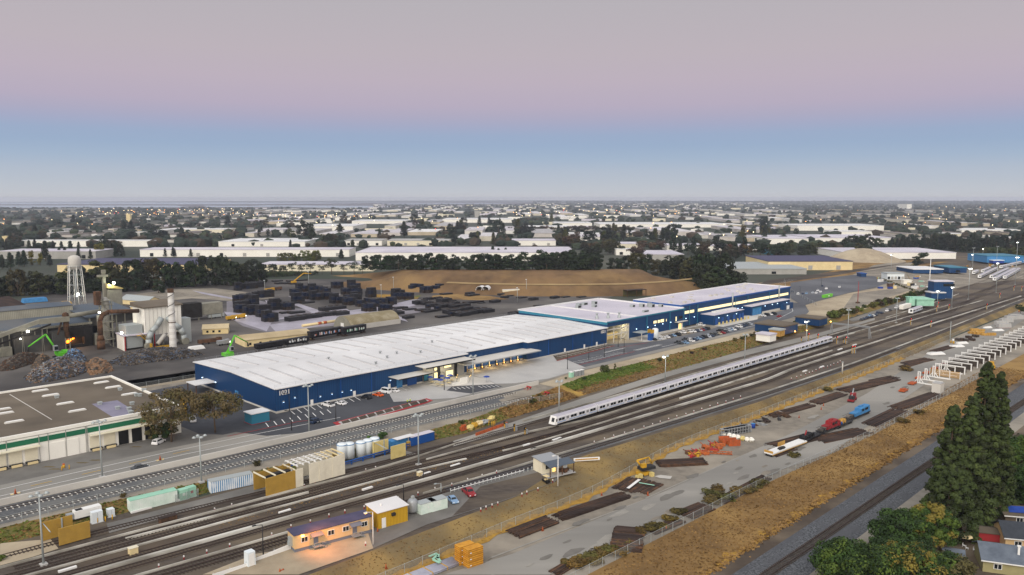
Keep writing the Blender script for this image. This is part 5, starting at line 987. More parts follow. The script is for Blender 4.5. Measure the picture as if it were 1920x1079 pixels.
# --- foundry plant
def FO(px, py, name, lab, cat, parts, rz=A0, z=2.0, grp=None):
    x, y = G(px, py, z); return S_(name, lab, cat, (x, y, z), parts, rz, grp)
fa = A0 + R(2)
u0, v0 = UVZ(0,668,2)
def plant():
    r = thing('foundry_shed', 'big sooty foundry shed with a blue grey roof and long roof monitor', 'foundry', L3(u0-8, v0), fa); L_ = 102; r.scale = (.62,1,1.15)
    part('wall', mbs([b(0,L_-22,0,.5,0,10), b(L_-22.5,L_-22,0,28,0,10), b(0,L_,28,28.5,0,13), b(L_-.5,L_,20,28,0,12)]), 'foundry_dark', r)
    part('roof', mbs([lambda B: B.hexa([(-1,-1,10.2),(L_-21,-1,10.2),(L_-21,16,14),(-1,16,14)],[(-1,-1,10.6),(L_-21,-1,10.6),(L_-21,16,14.4),(-1,16,14.4)]), lambda B: B.hexa([(-1,16.01,14),(L_+1,16.01,14),(L_+1,34,11),(-1,34,11)],[(-1,16.01,14.4),(L_+1,16.01,14.4),(L_+1,34,11.4),(-1,34,11.4)])]), 'foundry_roof', r)
    wavemat('corr_pale','9c9a8c','8a887b',.8,'U',.7,.35,.65,('77746a',.15,.6))
    part('roof_monitor', mbs([e([(12,13.2),(12.5,17.2),(19,18.2),(20,13.4)], 11, 74)]), 'corr_pale', r); part('monitor_end', mbs([b(10.7,10.98,11.6,20,13,17.6)]), 'white_wall', r); part('monitor_roof', mbs([e([(12.2,17.3),(19.4,18.5),(19.4,18.7),(12.2,17.5)], 10.6, 74.4)]), 'foundry_roof', r)
    part('gutter', mbs([b(-1,L_-21,-1.6,-1.01,9.6,10.5)]), 'corr_pale', r)
    for x in (2, 11, 20, 29, 38, 47, 56.5, 74): part('column', mbs([b(x-.25,x+.25,-1.2,-.02,0,9.9)]), 'corr_grey', r)
    part('bay_panel', mbs([b(22,48,-3,-.05,0,7.4), b(48.5,57,-6,-.05,0,8.4)]), 'foundry_dark', r)
    part('furnace_bay', mbs([b(57.3,79.5,-4,-.05,4.6,9.2), b(57.3,79.5,-4,-3.6,0,1.4), b(73,79.5,-4.2,-.05,1.41,9.1)]), 'soot', r)
    part('furnace_fire', mbs([lambda B: B.blob((61.5,-1.0,2.7),(1.5,.5,.7)), lambda B: B.blob((66,-.9,3.8),(1.0,.35,.35)), lambda B: B.blob((63.8,-1.0,3.2),(.6,.3,.5)), lambda B: B.blob((58.8,-1.7,2.1),(.9,.3,.3))]), 'fire', r)
    part('furnace_back', mbs([b(57.3,72.9,-.6,-.1,1.41,4.59)]), 'soot', r)
    part('side_shed', mbs([b(-6,20,-4,-.05,0,3.8), b(3,9,-5.5,-4.05,0,3)]), 'corr_grey', r)
    for x, z in ((6,4.5),(10,3.2),(26,6.6)): part('work_lamp', mbs([b(x-.3,x+.3,-4.6,-4.1,z,z+.5)]), 'lamp_white', r)
plant()
plight(*L3(u0-8+39.5, v0-.6, 4.6), 2200, (1,.45,.12))
ra, rb = UVZ(178,648,2), UVZ(262,633,2)
def rear_hall():
    r = thing('furnace_hall', 'dark open fronted furnace hall with a blue grey roof behind the cupola tower', 'hall', L3(*ra), A0+math.atan2(rb[1]-ra[1], rb[0]-ra[0])); L_ = math.hypot(rb[0]-ra[0], rb[1]-ra[1])
    part('roof', mbs([lambda B: B.hexa([(-1,3,14),(L_+1,3,14),(L_+1,24,18.5),(-1,24,18.5)],[(-1,3,14.4),(L_+1,3,14.4),(L_+1,24,18.9),(-1,24,18.9)])]), 'foundry_roof', r); part('back_wall', mbs([b(0,L_,23,23.4,0,18.4)]), 'soot', r); part('front_wall', mbs([b(0,L_,4,4.4,9.5,14)]), 'foundry_dark', r)
    for x in np.linspace(.5, L_-.5, 6): part('column', mbs([b(x-.25,x+.25,3.4,3.98,0,14)]), 'corr_grey', r)
    for i, (x, h) in enumerate([(2,6),(6,8.5),(11,5),(16,7.5),(20,6)]): part('machine', mbs([b(x-1.4,x+1.6,-1-i % 2,2.8,0,h), b(x-1.8,x+2,-1.4-i % 2,-1.05-i % 2,h*.5,h*.5+.3), t((x,-1.5,0),(x,-1.5,h+2),.12)]), ['corr_grey','soot','foundry_dark'][i % 3], r)
rear_hall()
def conveyor():
    r = thing('conveyor', 'long inclined conveyor gallery crossing the front of the foundry', 'conveyor', L3(u0-6, v0-6), fa); r.scale = (.62,1,1.1)
    part('gallery', mbs([lambda B: B.hexa([(-4,-1,7.0),(36,-1,13.4),(36,1,13.4),(-4,1,7.0)],[(-4,-1,8.6),(36,-1,15.2),(36,1,15.2),(-4,1,8.6)])]), 'corr_grey', r); part('head_gallery', mbs([b(36.1,58,-1.2,1.2,13,15.3)]), 'corr_grey', r)
    part('belt', mbs([lambda B: B.hexa([(-6,-1.4,3.6),(44,-1.4,12.2),(44,-1.1,12.2),(-6,-1.1,3.6)],[(-6,-1.4,4.4),(44,-1.4,13.0),(44,-1.1,13.0),(-6,-1.1,4.4)])]), 'soot', r)
    for x in (10, 24, 38): part('trestle', mbs([t((x-.8,0,0),(x,0,8+x*.12),.15), t((x+.8,0,0),(x,0,8+x*.12),.15)]), 'corr_grey', r)
    part('lamp', mbs([lambda B: B.blob((27,-1.9,10.6),(1.2,.3,.5),jit=0)]), 'lamp_white', r)
conveyor(); plight(*L3(u0+11, v0-9, 9), 900, (1,.95,.85))
d0 = UVZ(127,655,2)
def duct():
    r = thing('duct_system', 'rusty round duct with a vertical riser in front of the foundry roof', 'duct', L3(*d0), fa)
    part('riser', mbs([t((0,0,6),(0,0,17.5),1.35,n=12)]), 'rust', r); part('crossover', mbs([t((1,0,16.7),(19,6,17.0),1.15,n=12)]), 'corr_grey', r); part('elbow', mbs([lambda B: B.blob((0,0,17.2),1.75,jit=.05), t((-1.8,0,15),(-4.5,-1,8),.45)]), 'rust', r)
    part('walkway', mbs([b(-9,-1,-1,1,15,15.3), t((-9,-1,16.3),(-1,-1,16.3),.08), t((-9,-1,15.3),(-9,-1,16.3),.08)]), 'yellow', r); part('support', mbs([b(-1.2,-.8,-1,-.6,0,6), b(.8,1.2,-1,-.6,0,6)]), 'corr_grey', r)
duct()
def tower():
    a = UVZ(202,651,2); r = thing('cupola_tower', 'tall lattice cupola tower with stacked platforms and a bright lamp', 'tower', L3(*a), fa); h = 24
    for x in (-2.2,2.2):
        for y in (-2,2): part('leg', mbs([b(x-.22,x+.22,y-.22,y+.22,0,h)]), 'corr_grey', r)
    for z in (4,8.5,13,17.5,22,24): part('platform', mbs([b(-3,3,-2.8,2.8,z,z+.25)] + [t((x,-2.7,z+.25),(x,-2.7,z+1.3),.06,n=4) for x in (-2.9,0,2.9)] + [t((-2.9,-2.7,z+1.3),(2.9,-2.7,z+1.3),.06,n=4)]), 'corr_grey', r)
    part('brace', mbs([t((s*2.2,-2.1,z),(-s*2.2,-2.1,z+4.3),.12,n=4) for z,s in ((0,1),(4.2,-1),(8.7,1),(13.2,-1),(17.7,1))]), 'corr_grey', r)
    part('vessel', mbs([lambda B: B.lathe([(0,2),(1.5,2),(1.5,18),(1.9,19),(1.9,23),(1.1,25.4),(0,26)], 14)]), 'grey_wall', r); part('side_pipe', mbs([t((-4.2,-1,8),(-4.2,-1,17),.6,n=10), t((-4.2,-1,8),(-2.4,0,6),.6,n=10)]), 'corr_grey', r)
    part('lamp', mbs([lambda B: B.blob((-4,-2.6,18.6),.55,jit=0)]), 'lamp_white', r)
    part('hopper', mbs([b(-4.8,-2.4,-2,2,22.2,29)]), 'rust', r)
tower(); plight(*L3(*UVZ(197,651,2),17), 900, (1,.85,.5))
def elevator():
    a = UVZ(209,618,2); r = thing('bucket_elevator', 'slim grey elevator leg with a lit head house above the foundry', 'elevator tower', L3(*a), fa)
    part('leg', mbs([b(-3.4,-1.8,-.8,.8,0,33)]), 'corr_grey', r); part('head', mbs([b(-6,-.5,-1.2,1.2,31,32.2), b(-3.6,-1.6,-1,1,33.01,35)]), 'corr_grey', r)
    part('head_house', mbs([b(-1.6,6,-3,3,14,23.5)]), 'corr_grey', r); part('roof', mbs([lambda B: B.hexa([(-2,-3.4,24.5),(6.6,-3.4,23.5),(6.6,3.4,23.5),(-2,3.4,24.5)],[(-2,-3.4,27.2),(6.6,-3.4,24),(6.6,3.4,24),(-2,3.4,27.2)])]), 'yellow_pale', r)
    for x in (-1.2,5.6):
        for y in (-2.6,2.6): part('stilt', mbs([b(x-.3,x+.3,y-.3,y+.3,0,14)]), 'corr_grey', r)
    part('lamp', mbs([lambda B: B.blob((1.4,-3.8,27.4),.8,jit=0)]), 'lamp_white', r)
elevator(); plight(*L3(*UVZ(211,620,2),27), 900, (.9,1,.7))
def baghouse():
    a = UVZ(296,652,2); r = thing('bag_house', 'white bag house with a grey roof and two curved branching ducts', 'filter house', L3(*a), A0+R(3))
    part('wall', mbs([b(-5,14,2,16,6.5,20.5)]), 'white_wall', r); part('roof', mbs([lambda B: B.hexa([(-5.8,1.2,20.5),(14.8,1.2,20.5),(14.8,16.8,20.5),(-5.8,16.8,20.5)],[(-5.8,1.2,21),(14.8,1.2,21),(14.8,16.8,22.6),(-5.8,16.8,22.6)])]), 'brown_roof', r)
    part('base_frame', mbs([b(x-.4,x+.4,y-.4,y+.4,0,6.5) for x in (-4.5,4,13.4) for y in (2.5,15.4)]), 'corr_grey', r)
    for x in np.arange(-4.9,14,2.1): part('panel_rib', mbs([b(x,x+.15,1.85,1.98,6.6,20.4)]), 'concrete_light', r)
    for s in (-1, 1):
        pts = [(4.5+s*1.6,.6,15),(4.5+s*4.5,.2,11),(4.5+s*7.5,-.2,8.5),(4.5+s*9.2,-.4,5),(4.5+s*9.2,-.4,1)]
        part('branch_duct', mbs([lambda B: [B.tube(pts[i], pts[i+1], 1.5, n=8) for i in range(4)]]), 'galv', r)
        part('lower_duct', mbs([t((4.5+s*.9,-.8,6.5),(4.5+s*5,-1.2,2),1.1,n=8)]), 'concrete_light', r)
        part('fan_housing', mbs([t((4.5+s*9.5,-2.2,1.6),(4.5+s*9.5,.4,1.6),1.9,n=14)]), 'corr_grey', r)
    part('side_bin', mbs([b(-14,-6,3,12,1,12.5)]), 'galv', r); part('annex', mbs([b(14.2,19.5,3,9,0,13)]), 'galv', r)
    part('stair', mbs([lambda B: B.hexa([(-8.5,-.5,7.2),(-2.5,-.5,1),(-2.5,.7,1),(-8.5,.7,7.2)],[(-8.5,-.5,7.6),(-2.5,-.5,1.4),(-2.5,.7,1.4),(-8.5,.7,7.6)]), b(-10,-8.5,-.6,.8,7.2,7.5), t((-8.5,-.5,8.7),(-2.5,-.5,2.5),.1), t((-10,-.6,8.7),(-8.5,-.6,8.7),.1), b(-2.5,7,-3.4,-2.6,0,1.2), b(-5,-4,-3,-2,0,3)]), 'yellow', r)
    part('inlet_duct', mbs([t((-6,6,19),(-20,7,20),1.05,n=10), t((-20,7,20),(-23.5,6.6,18.8),1.1,n=10), t((-23.5,6.6,18.8),(-25,6.2,16),1.15,n=10), t((-25,6.2,16),(-25.2,6,9),1.2,n=10), t((-25.2,6,9),(-25.2,6,6.5),1.2,1.9,n=10), t((-25.2,6,6.5),(-25.2,6,2),1.9,n=10)]), 'rust', r)
    part('lamp', mbs([lambda B: B.blob((-16.8,1.6,9.5),.6,jit=0)]), 'lamp_white', r)
baghouse(); plight(*L3(*UVZ(247,650,2),8), 900, (1,.9,.6))
sa = UVZ(325,656,2)
wavemat('stack_white','dddcd8','cfcdc8',3.0,'Z',.6,.4,.6)
S_('smoke_stack', 'tall white stack with a dark spiral strake and rusty top', 'chimney stack', L3(*sa), [('shaft','stack_white',[lambda B: B.lathe([(1.75,0),(1.6,14),(1.45,29)], 16)]),('rusty_tip','rust',[lambda B: B.lathe([(1.5,29.01),(1.5,31),(1.2,31)], 16)]),('strake','dark_metal',[lambda B: [B.tube((1.62*math.cos(q),1.62*math.sin(q),15+q*.75),(1.62*math.cos(q+.4),1.62*math.sin(q+.4),15+(q+.4)*.75),.14,n=4,cap=False) for q in np.arange(0,18.5,.4)]]),('band','rust',[lambda B: B.lathe([(1.7,z),(1.76,z+.2),(1.7,z+.4)], 16) for z in (4,6.5,9,11.5,13.8)])])
FO(233,659,'loading_shed','open fronted white loading shed with dark red posts','shed',[('side_wall','white_wall',[b(0,.4,0,12,0,7.4)]),('roof','roof_lav',[b(-.4,15.4,-.4,12.4,7.41,7.9)]),('post','red_paint',[b(14.5,15,0,.5,0,7.4), b(11,11.5,0,.5,0,7.4), b(.41,.9,-.1,.4,0,7.4)]),('back_wall','concrete',[b(.42,15,11.6,12,0,7.4)])], A0-R(4))
def wtower():
    a = UVZ(145,577,2); r = thing('water_tower', 'white domed water tower on tall braced legs', 'water tower', L3(*a), .2); h = 29
    part('tank', mbs([lambda B: B.lathe([(0,h-2.6),(2.4,h-2.2),(4.1,h),(4.1,h+4.6),(3.6,h+6.4),(2.1,h+7.4),(0,h+7.8)], 20)]), 'concrete_light', r)
    part('balcony', mbs([lambda B: B.lathe([(4.1,h-.1),(4.8,h-.1),(4.8,h+.1),(4.1,h+.1)], 20), lambda B: B.lathe([(4.75,h+1.1),(4.8,h+1.2)], 20)]), 'galv', r)
    L4 = [(math.cos(q), math.sin(q)) for q in np.arange(6)*math.pi/3]
    for c, s_ in L4: part('leg', mbs([t((c*6.2,s_*6.2,0),(c*4.2,s_*4.2,h+.5),.2,n=6)]), 'white_wall', r)
    def ring(z): k = 6.2-(6.2-4.2)*z/h; return [(c*k,s_*k,z) for c,s_ in L4]
    for z in (8, 16, 23): R_ = ring(z); part('ring_beam', mbs([t(R_[i],R_[(i+1) % 6],.15,n=4) for i in range(6)]), 'galv', r)
    part('tie_rods', mbs([t(ring(z1)[i],ring(z2)[(i+1) % 6],.06,n=4) for z1,z2 in ((0,8),(8,16),(16,23),(23,28)) for i in range(6)] + [t(ring(z2)[i],ring(z1)[(i+1) % 6],.06,n=4) for z1,z2 in ((0,8),(8,16),(16,23),(23,28)) for i in range(6)]), 'galv', r)
    part('riser_pipe', mbs([t((0,0,0),(0,0,h-2),.5,n=8)]), 'galv', r)
    part('drop_pipes', mbs([b(c*4-.2,c*4+.2,s_*4-.2,s_*4+.2,h-3.2,h-.3) for c,s_ in L4]), 'white_paint', r)
wtower()
S_('flood_lamp', 'blazing work lamp on a pole under the water tower', 'work lamp', L3(*UVZ(147,575,2)), [('pole','galv',[t((0,-1,0),(0,-1,8.5),.12)]),('lamp_head','lamp_white',[lambda B: B.blob((0,-1.3,8.9),.9,jit=0)])]); plight(*L3(*UVZ(147,577,2),8), 1200, (1,.9,.75))
for i,(px,py,m,lab) in enumerate([(8,600,'trailer_roof','brown roofed shed at the left edge beyond the foundry')]):
    longshed((-20,602),(48,592),30,7,5,'white_wall','rust_dark','brown_roof_shed',lab)
for px,py,L_,m,lab in [(90,580,24,'blue_paint','low blue heap of covered pipes behind the foundry'),(125,574,6,'yellow','yellow skip beside the water tower legs'),(65,567,16,'blue_light','pale blue sheeted stack behind the foundry'),(122,582,12,'white_paint','white sheeted load in front of the water tower')]:
    S_('covered_load', lab, 'covered load', L3(*UVZ(px,py,2)), [('cover',m,[b(-L_/2,L_/2,-4,4,0,3.2,tx=.8,ty=.8)]),('base','dark_metal',[b(-L_/2-.3,L_/2+.3,-4.3,4.3,-.0,.3)])])
# --- scrap heaps (nobody could count the pieces)
def heap(pts, h, mats, lab, n, sz=1.0, name='scrap_heap', core='scrap_d'):
    """a mound over a pixel outline, littered with scrap"""
    q = [UVZ(a, c, 2) for a, c in pts]; cu = sum(p[0] for p in q)/len(q); cv = sum(p[1] for p in q)/len(q); rg = random.Random(len(pts)*7+int(cu)); B = MB(); k = len(q); rings = 5; o = L3(cu, cv)
    for j in range(rings+1):
        f = 1 - j/rings
        for u, v in q: B.v.append(((u-cu)*f, (v-cv)*f, h*(1-f**1.6) + (rg.uniform(-.25,.25)*h*.4 if 0 < j else -.1)))
    for j in range(rings):
        for i in range(k): B.face((j*k+i, j*k+(i+1) % k, (j+1)*k+(i+1) % k, (j+1)*k+i), 0)
    for i in range(n):
        a = rg.randrange(k); f = math.sqrt(rg.random())*.98; w = rg.random(); u = (q[a][0]*(1-w)+q[(a+1) % k][0]*w-cu)*f; v = (q[a][1]*(1-w)+q[(a+1) % k][1]*w-cv)*f; z = h*(1-f**1.6)
        s = sz*rg.uniform(.3,1.0); B.rbox(u, v, z-.15, s*rg.uniform(.5,1.9), s*rg.uniform(.3,1), s*rg.uniform(.2,.9), rg.uniform(0,3.1), 1+rg.randrange(len(mats)))
    ob = solo(name, B, [core]+mats, lab, 'scrap heap', o, A0, kind='stuff'); return ob
Zf = lambda l: pz(0,560,3.996,l)
heap(Zf([(180,600),(260,530),(420,470),(560,450),(660,500),(660,550),(560,590),(380,625),(230,640)]), 5.5, ['scrap_b','scrap_a','scrap_d','scrap_a','scrap_c','scrap_d','scrap_b','grey_metal'], 'big glittering heap of mixed scrap behind the brown roof', 5200, .85)
heap(Zf([(470,450),(560,425),(640,445),(650,500),(560,520),(490,490)]), 6, ['scrap_b','scrap_b','train_blue','scrap_a','grey_metal','scrap_d'], 'bluish shiny scrap heap below the green excavator', 1500, .8)
heap(Zf([(620,500),(700,470),(800,490),(850,540),(800,565),(680,580)]), 4, ['scrap_c','scrap_c','scrap_a'], 'tan rubble heap between two scrap heaps', 1300, 1.1, core='scrap_c')
heap(Zf([(800,490),(900,430),(1050,420),(1250,400),(1450,390),(1550,420),(1400,450),(1150,480),(950,510)]), 4.5, ['scrap_a','scrap_b','scrap_d','scrap_a'], 'long dark scrap bank in front of the white bag house', 5000, .85)
heap(Zf([(0,500),(120,450),(260,415),(350,440),(250,490),(100,540),(0,550)]), 4, ['scrap_a','scrap_d','rust'], 'dark scrap bank at the left edge below the foundry', 2000, .85)
heap(Zf([(220,520),(300,465),(400,470),(400,500),(300,540)]), 5, ['scrap_c','scrap_a'], 'grey brown earth heap beside the shiny scrap', 150, .8, core='dirt_dark')
# excavators
def excavator(px, py, lab, fl=1, s=1.0):
    r = thing('material_handler', lab, 'excavator', L3(*UVZ(px,py,2)), A0, 'green material handlers'); r.scale = (s*.95,s*1.5,s*1.1)
    mat('green_machine','5fbf2c',rough=.45)
    part('track', mbs([b(-3,3,-2.2,-1.2,0,1), b(-3,3,1.2,2.2,0,1)]), 'dark_metal', r); part('body', mbs([b(-1.8,3.4,-1.8,1.8,1.2,2.8), b(1,3.2,-1.6,1.6,2.81,3.4)]), 'green_machine', r)
    c = part('cab', mbs([b(-2.6*fl-.9,-2.6*fl+.9,-1.6,0,3.8,6)]), 'grey_metal', r); part('cab_window', mbs([b(-2.6*fl-.8,-2.6*fl+.8,-1.66,-1.61,4.3,5.8)]), 'glass', c); part('cab_riser', mbs([b(-2.8*fl-.3,-2.8*fl+.3,-1,-.4,2.4,3.8)]), 'green_machine', r)
    part('boom', mbs([t((-1*fl,.6,2.6),(-6*fl,.6,11),.5,.38,n=6)]), 'green_machine', r); part('stick', mbs([t((-6*fl,.6,11),(-14*fl,.6,6.5),.38,.26,n=6)]), 'green_machine', r); part('grapple', mbs([t((-14*fl,.6,6.5),(-14.3*fl,.6,4.5),.3,.6,n=6)]), 'dark_metal', r)
excavator(115,672,'green material handler reaching over the shiny scrap heap'); excavator(425,672,'green material handler half hidden behind the blue warehouse',-1,.85)
excavator2 = FO(551,533,'yellow_excavator','yellow excavator with a raised boom at the far side of the pipe yard','excavator',[('body','yellow',[b(-2,2,-1.5,1.5,1,2.8)]),('track','dark_metal',[b(-2.6,2.6,-1.8,1.8,0,1)]),('boom','yellow',[t((0,0,2.6),(10,0,9),.5), t((10,0,9),(18,0,8),.45)]),('bucket','dark_metal',[b(17.5,19,-.8,.8,6.5,8)])])
def truck(px, py, m, lab, L_=7, lit=None):
    FO(px, py, 'yard_truck', lab, 'truck', [('body',m,[b(-L_/2,L_/2,-1.3,1.3,.8,2.6)]),('cab',m,[b(L_/2+.1,L_/2+2.2,-1.2,1.2,.7,2.9)]),('wheel','tyre',[t((x,-1.35,.5),(x,-1,.5),.5,n=10) for x in (-L_/3,0,L_/2+1)])] + ([('lamp','lamp_white',[lambda B: B.blob((L_/2+2.3,-.6,1.5),.4,jit=0)])] if lit else []), grp='trucks and loaders in the foundry yard')
truck(390,645,'rust','rust topped flat trailer beside the yellow cottage',10); truck(415,648,'grey_metal','front loader with blazing headlights by the scrap bank',4,1); truck(430,601,'yellow','yellow forklift working among the pipe stacks',3.5,1); truck(402,597,'pale_truck' if False else 'galv','grey truck body parked by the forklift',8); truck(448,598,'yellow','yellow loader with a lit lamp among pipe stacks',4,1); truck(503,547,'yellow','yellow container loader in the far pipe yard',6); truck(517,545,'rust','rusty red skip in the far pipe yard',6); truck(800,538,'yellow','pale yellow loader beside the far pipe stacks',6)
FO(370,600,'black_hopper','black and grey hopper building behind the yellow cottage','hopper',[('bin','soot',[b(-10,2,-3,5,2,11)]),('annex','corr_grey',[b(2.05,16,-2,5,3,10)]),('leg','corr_grey',[b(x-.3,x+.3,-2.5,-1.9,0,3) for x in (-9,0,8,15)])])
for p in Zf([(1362,855),(1375,860),(1385,868),(1395,878)]): FO(p[0],p[1],'yellow_post','tall yellow post in the foundry yard','post',[('post','yellow',[t((0,0,0),(0,0,6.5),.35)]),('base','concrete',[b(-.6,.6,-.6,.6,0,.3)])],grp='tall yellow posts')
FO(368,655,'white_heap','low white covered heap beside the bag house','heap',[('cover','white_paint',[b(-4,4,-2,2,0,1.6,tx=.8,ty=.5)])])
for px, py, lab in [(899,550,'left white arched tent beside the brown mound'),(909.5,550,'right white arched tent beside the brown mound')]:
    def arch(B):
        pr = [(3.2*math.cos(q), 5.4*max(0, math.sin(q))**.6) for q in np.linspace(math.pi, 0, 12)]; n = len(pr); o = len(B.v)
        for y in (0, 9): B.v += [(p[0], y, p[1]) for p in pr]
        for i in range(n-1): B.face((o+i, o+n+i, o+n+i+1, o+i+1), 0, True)
        B.poly([(p[0], 9.01, p[1]) for p in pr])
    FO(px,py,'arched_tent',lab,'tent',[('shell','white_roof',[arch]),('front_rib','white_paint',[lambda B: [B.tube((3.25*math.cos(a),-.05,5.45*max(0,math.sin(a))**.6),(3.25*math.cos(c),-.05,5.45*max(0,math.sin(c))**.6),.18,n=4) for a,c in zip(np.linspace(math.pi,.2,9),np.linspace(math.pi-.35,0,9))]]),('stored_load','dirt_dark',[b(-2.5,2.5,2,8,0,2)])],-R(12),grp='white arched tents')
FO(958,551,'white_container','long cream container beside the brown mound','container',[('body','cream_pale',[b(-7,7,-1.5,1.5,.2,3.4)]),('roof','white_roof',[b(-7.05,7.05,-1.55,1.55,3.41,3.5)])],A0-R(25))
FO(515,630,'pipe_line','long tan pipe with orange joints lying on the wet ground','pipe',[('pipe','cream',[t((0,0,.9),(26,0,.9),.9,n=10)]),('joint','orange',[t((x,0,.9),(x+2,0,.9),.98,n=10) for x in (9,15,24)])],A0+R(-2)) if False else S_('pipe_line','long tan pipe with orange joints lying on the wet ground','pipe',L3(*UVZ(567,614,2)),[('pipe','cream',[t((0,0,.9),(33,3,.9),.8,n=10)]),('joint','orange',[t((x,x/11,.9),(x+2.4,(x+2.4)/11,.9),.88,n=10) for x in (11,15,30)])],A0)
for p in [(497,552),(579,533),(738,545),(715,562),(970,568),(987,550),(303,545)]:
    FO(p[0],p[1],'yard_lamp_post','slim pale lamp post in the pipe yard','lamp post',[('pole','galv',[t((0,0,0),(0,0,11),.2,.12)]),('lamp_head','lamp_off',[b(-1,.3,-.25,.25,11,11.25)])],grp='lamp posts in the pipe yard')
patch('yellow_weeds', [UVZ(a,c,2) for a,c in [(812,555),(860,552),(920,556),(955,562),(900,564),(840,562),(808,560)]], 'drygrass', .12)
patch('yellow_weeds', [UVZ(a,c,2) for a,c in [(725,540),(745,538),(750,543),(724,545)]], 'yellowgrass', .12); patch('yellow_weeds', [UVZ(a,c,2) for a,c in [(705,553),(736,553),(740,559),(700,558)]], 'yellowgrass', .12); patch('yellow_weeds', [UVZ(a,c,2) for a,c in [(770,557),(790,554),(782,562),(760,563)]], 'greengrass', .12)
S_('rusty_shelter','dark rusted open shelter at the foot of the brown mound','shelter',L3(*UVZ(1190,556,2)),[('roof','rust_dark',[b(-9,9,-3,3,5,5.4)]),('wall','leaf_olive',[b(-9,9,2.6,3,0,5)]),('post','rust',[b(x-.2,x+.2,-2.9,-2.5,0,5) for x in (-8.6,0,8.6)])],A0-R(20))
mat('track_pale','97948c','8c8982',.4,.95); mat('track_dark','76736d','6c6963',.4,.95)
def Zs(l): return pz(960,800,3.867,l)
def Zr(l): return pz(1440,560,3.996,l)
def rpile(p0, p1, w, h, lab, n=22, m='rust_dark', jit=.8, layers=2, grp='rusty rail stacks'):
    a, c = WU(*p0), WU(*p1); L_ = math.hypot(c[0]-a[0], c[1]-a[1]); rz = A0 + math.atan2(c[1]-a[1], c[0]-a[0]); B = MB(); rg = random.Random(int(p0[0]*3+p0[1]))
    for k in range(layers):
        hh = h*.5/layers
        for i in range(n):
            y = -w/2 + w*(i+.5)/n; x0 = rg.uniform(0, jit*L_*.12); x1 = L_ - rg.uniform(0, jit*L_*.12); r = rg.uniform(-.012,.012)
            if rg.random() < .12*k: continue
            B.rbox((x0+x1)/2, y, k*hh+.02+.004*i, x1-x0, w/n*.86, hh*.85+rg.uniform(-.08,.12)*hh, r, 0 if rg.random() < .72 else 1)
    for i in range(max(2, int(L_/7))): B.rbox(L_*(i+.5)/max(2, int(L_/7)), 0, -.05, .3, w*1.05, .07, 0, 2)
    return solo('rail_stack', B, [m,'rust','sleeper_wood'], lab, 'rail stack', L3(*a, .03), rz, grp)
for pts in [((0,795),(300,680),5,1.2,'rusty rail stack against the embankment fence at the bottom edge'),((320,672),(840,500),4.2,1.3,'long rusty rail stack lying along the embankment fence'),((800,470),(930,385),7,.5,'flat rusty rail panel under the yellow machine'),((870,470),(1010,395),9,.35,'dark flat rail panel with a green strip on top'),((1050,280),(1410,262),5,1.5,'thick bundle of dark rails right of the yellow machine'),
  ((720,812),(960,835),13,1.6,'square dark rail panel stack beside the near fence'),((1000,775),(1230,680),3.4,.8,'rusty rail stack between bushes at the near fence'),((1240,655),(1420,580),5.5,.9,'rail stack of three rows beside the near fence'),((1490,560),(1850,370),3.5,.8,'long rail stack behind brown bushes at the near fence'),((300,1075),(450,985),3,.6,'half buried rail stack at the bottom edge')]: rpile(Zs([pts[0]])[0], Zs([pts[1]])[0], *pts[2:])
for pts in [((10,890),(330,800),4,1.0,'rusty rail stack by the embankment fence right of the grey racks'),((340,790),(560,715),5,1.0,'rusty rail stack with scattered rails behind the red crane'),((545,700),(950,605),6.5,1.1,'wide rusty rail stack in the middle of the storage yard'),((780,625),(960,590),5,.5,'low scattered rail stack past the wide one'),((1030,495),(1215,455),6,.8,'grey brown rail stack by the small track'),((1000,520),(1130,480),4,.7,'dark rail stack at the edge of the dry grass'),((750,955),(1000,835),6,.7,'long flat rail stack beside the near wall'),((940,830),(1280,715),6,.8,'ribbed rail stack ending at the concrete block'),((360,1070),(730,990),7,.6,'flat rail stack beside the near fence below the red locomotive'),((40,1115),(330,1040),7,.5,'flat rail stack beside the near fence below the white flat car'),((1240,400),(1380,360),5,.7,'dark rail heap behind the white sheets'),((10,1180),(180,1120),5,.6,'low rail stack by the near fence beside the brown bush')]: rpile(Zr([pts[0]])[0], Zr([pts[1]])[0], *pts[2:])
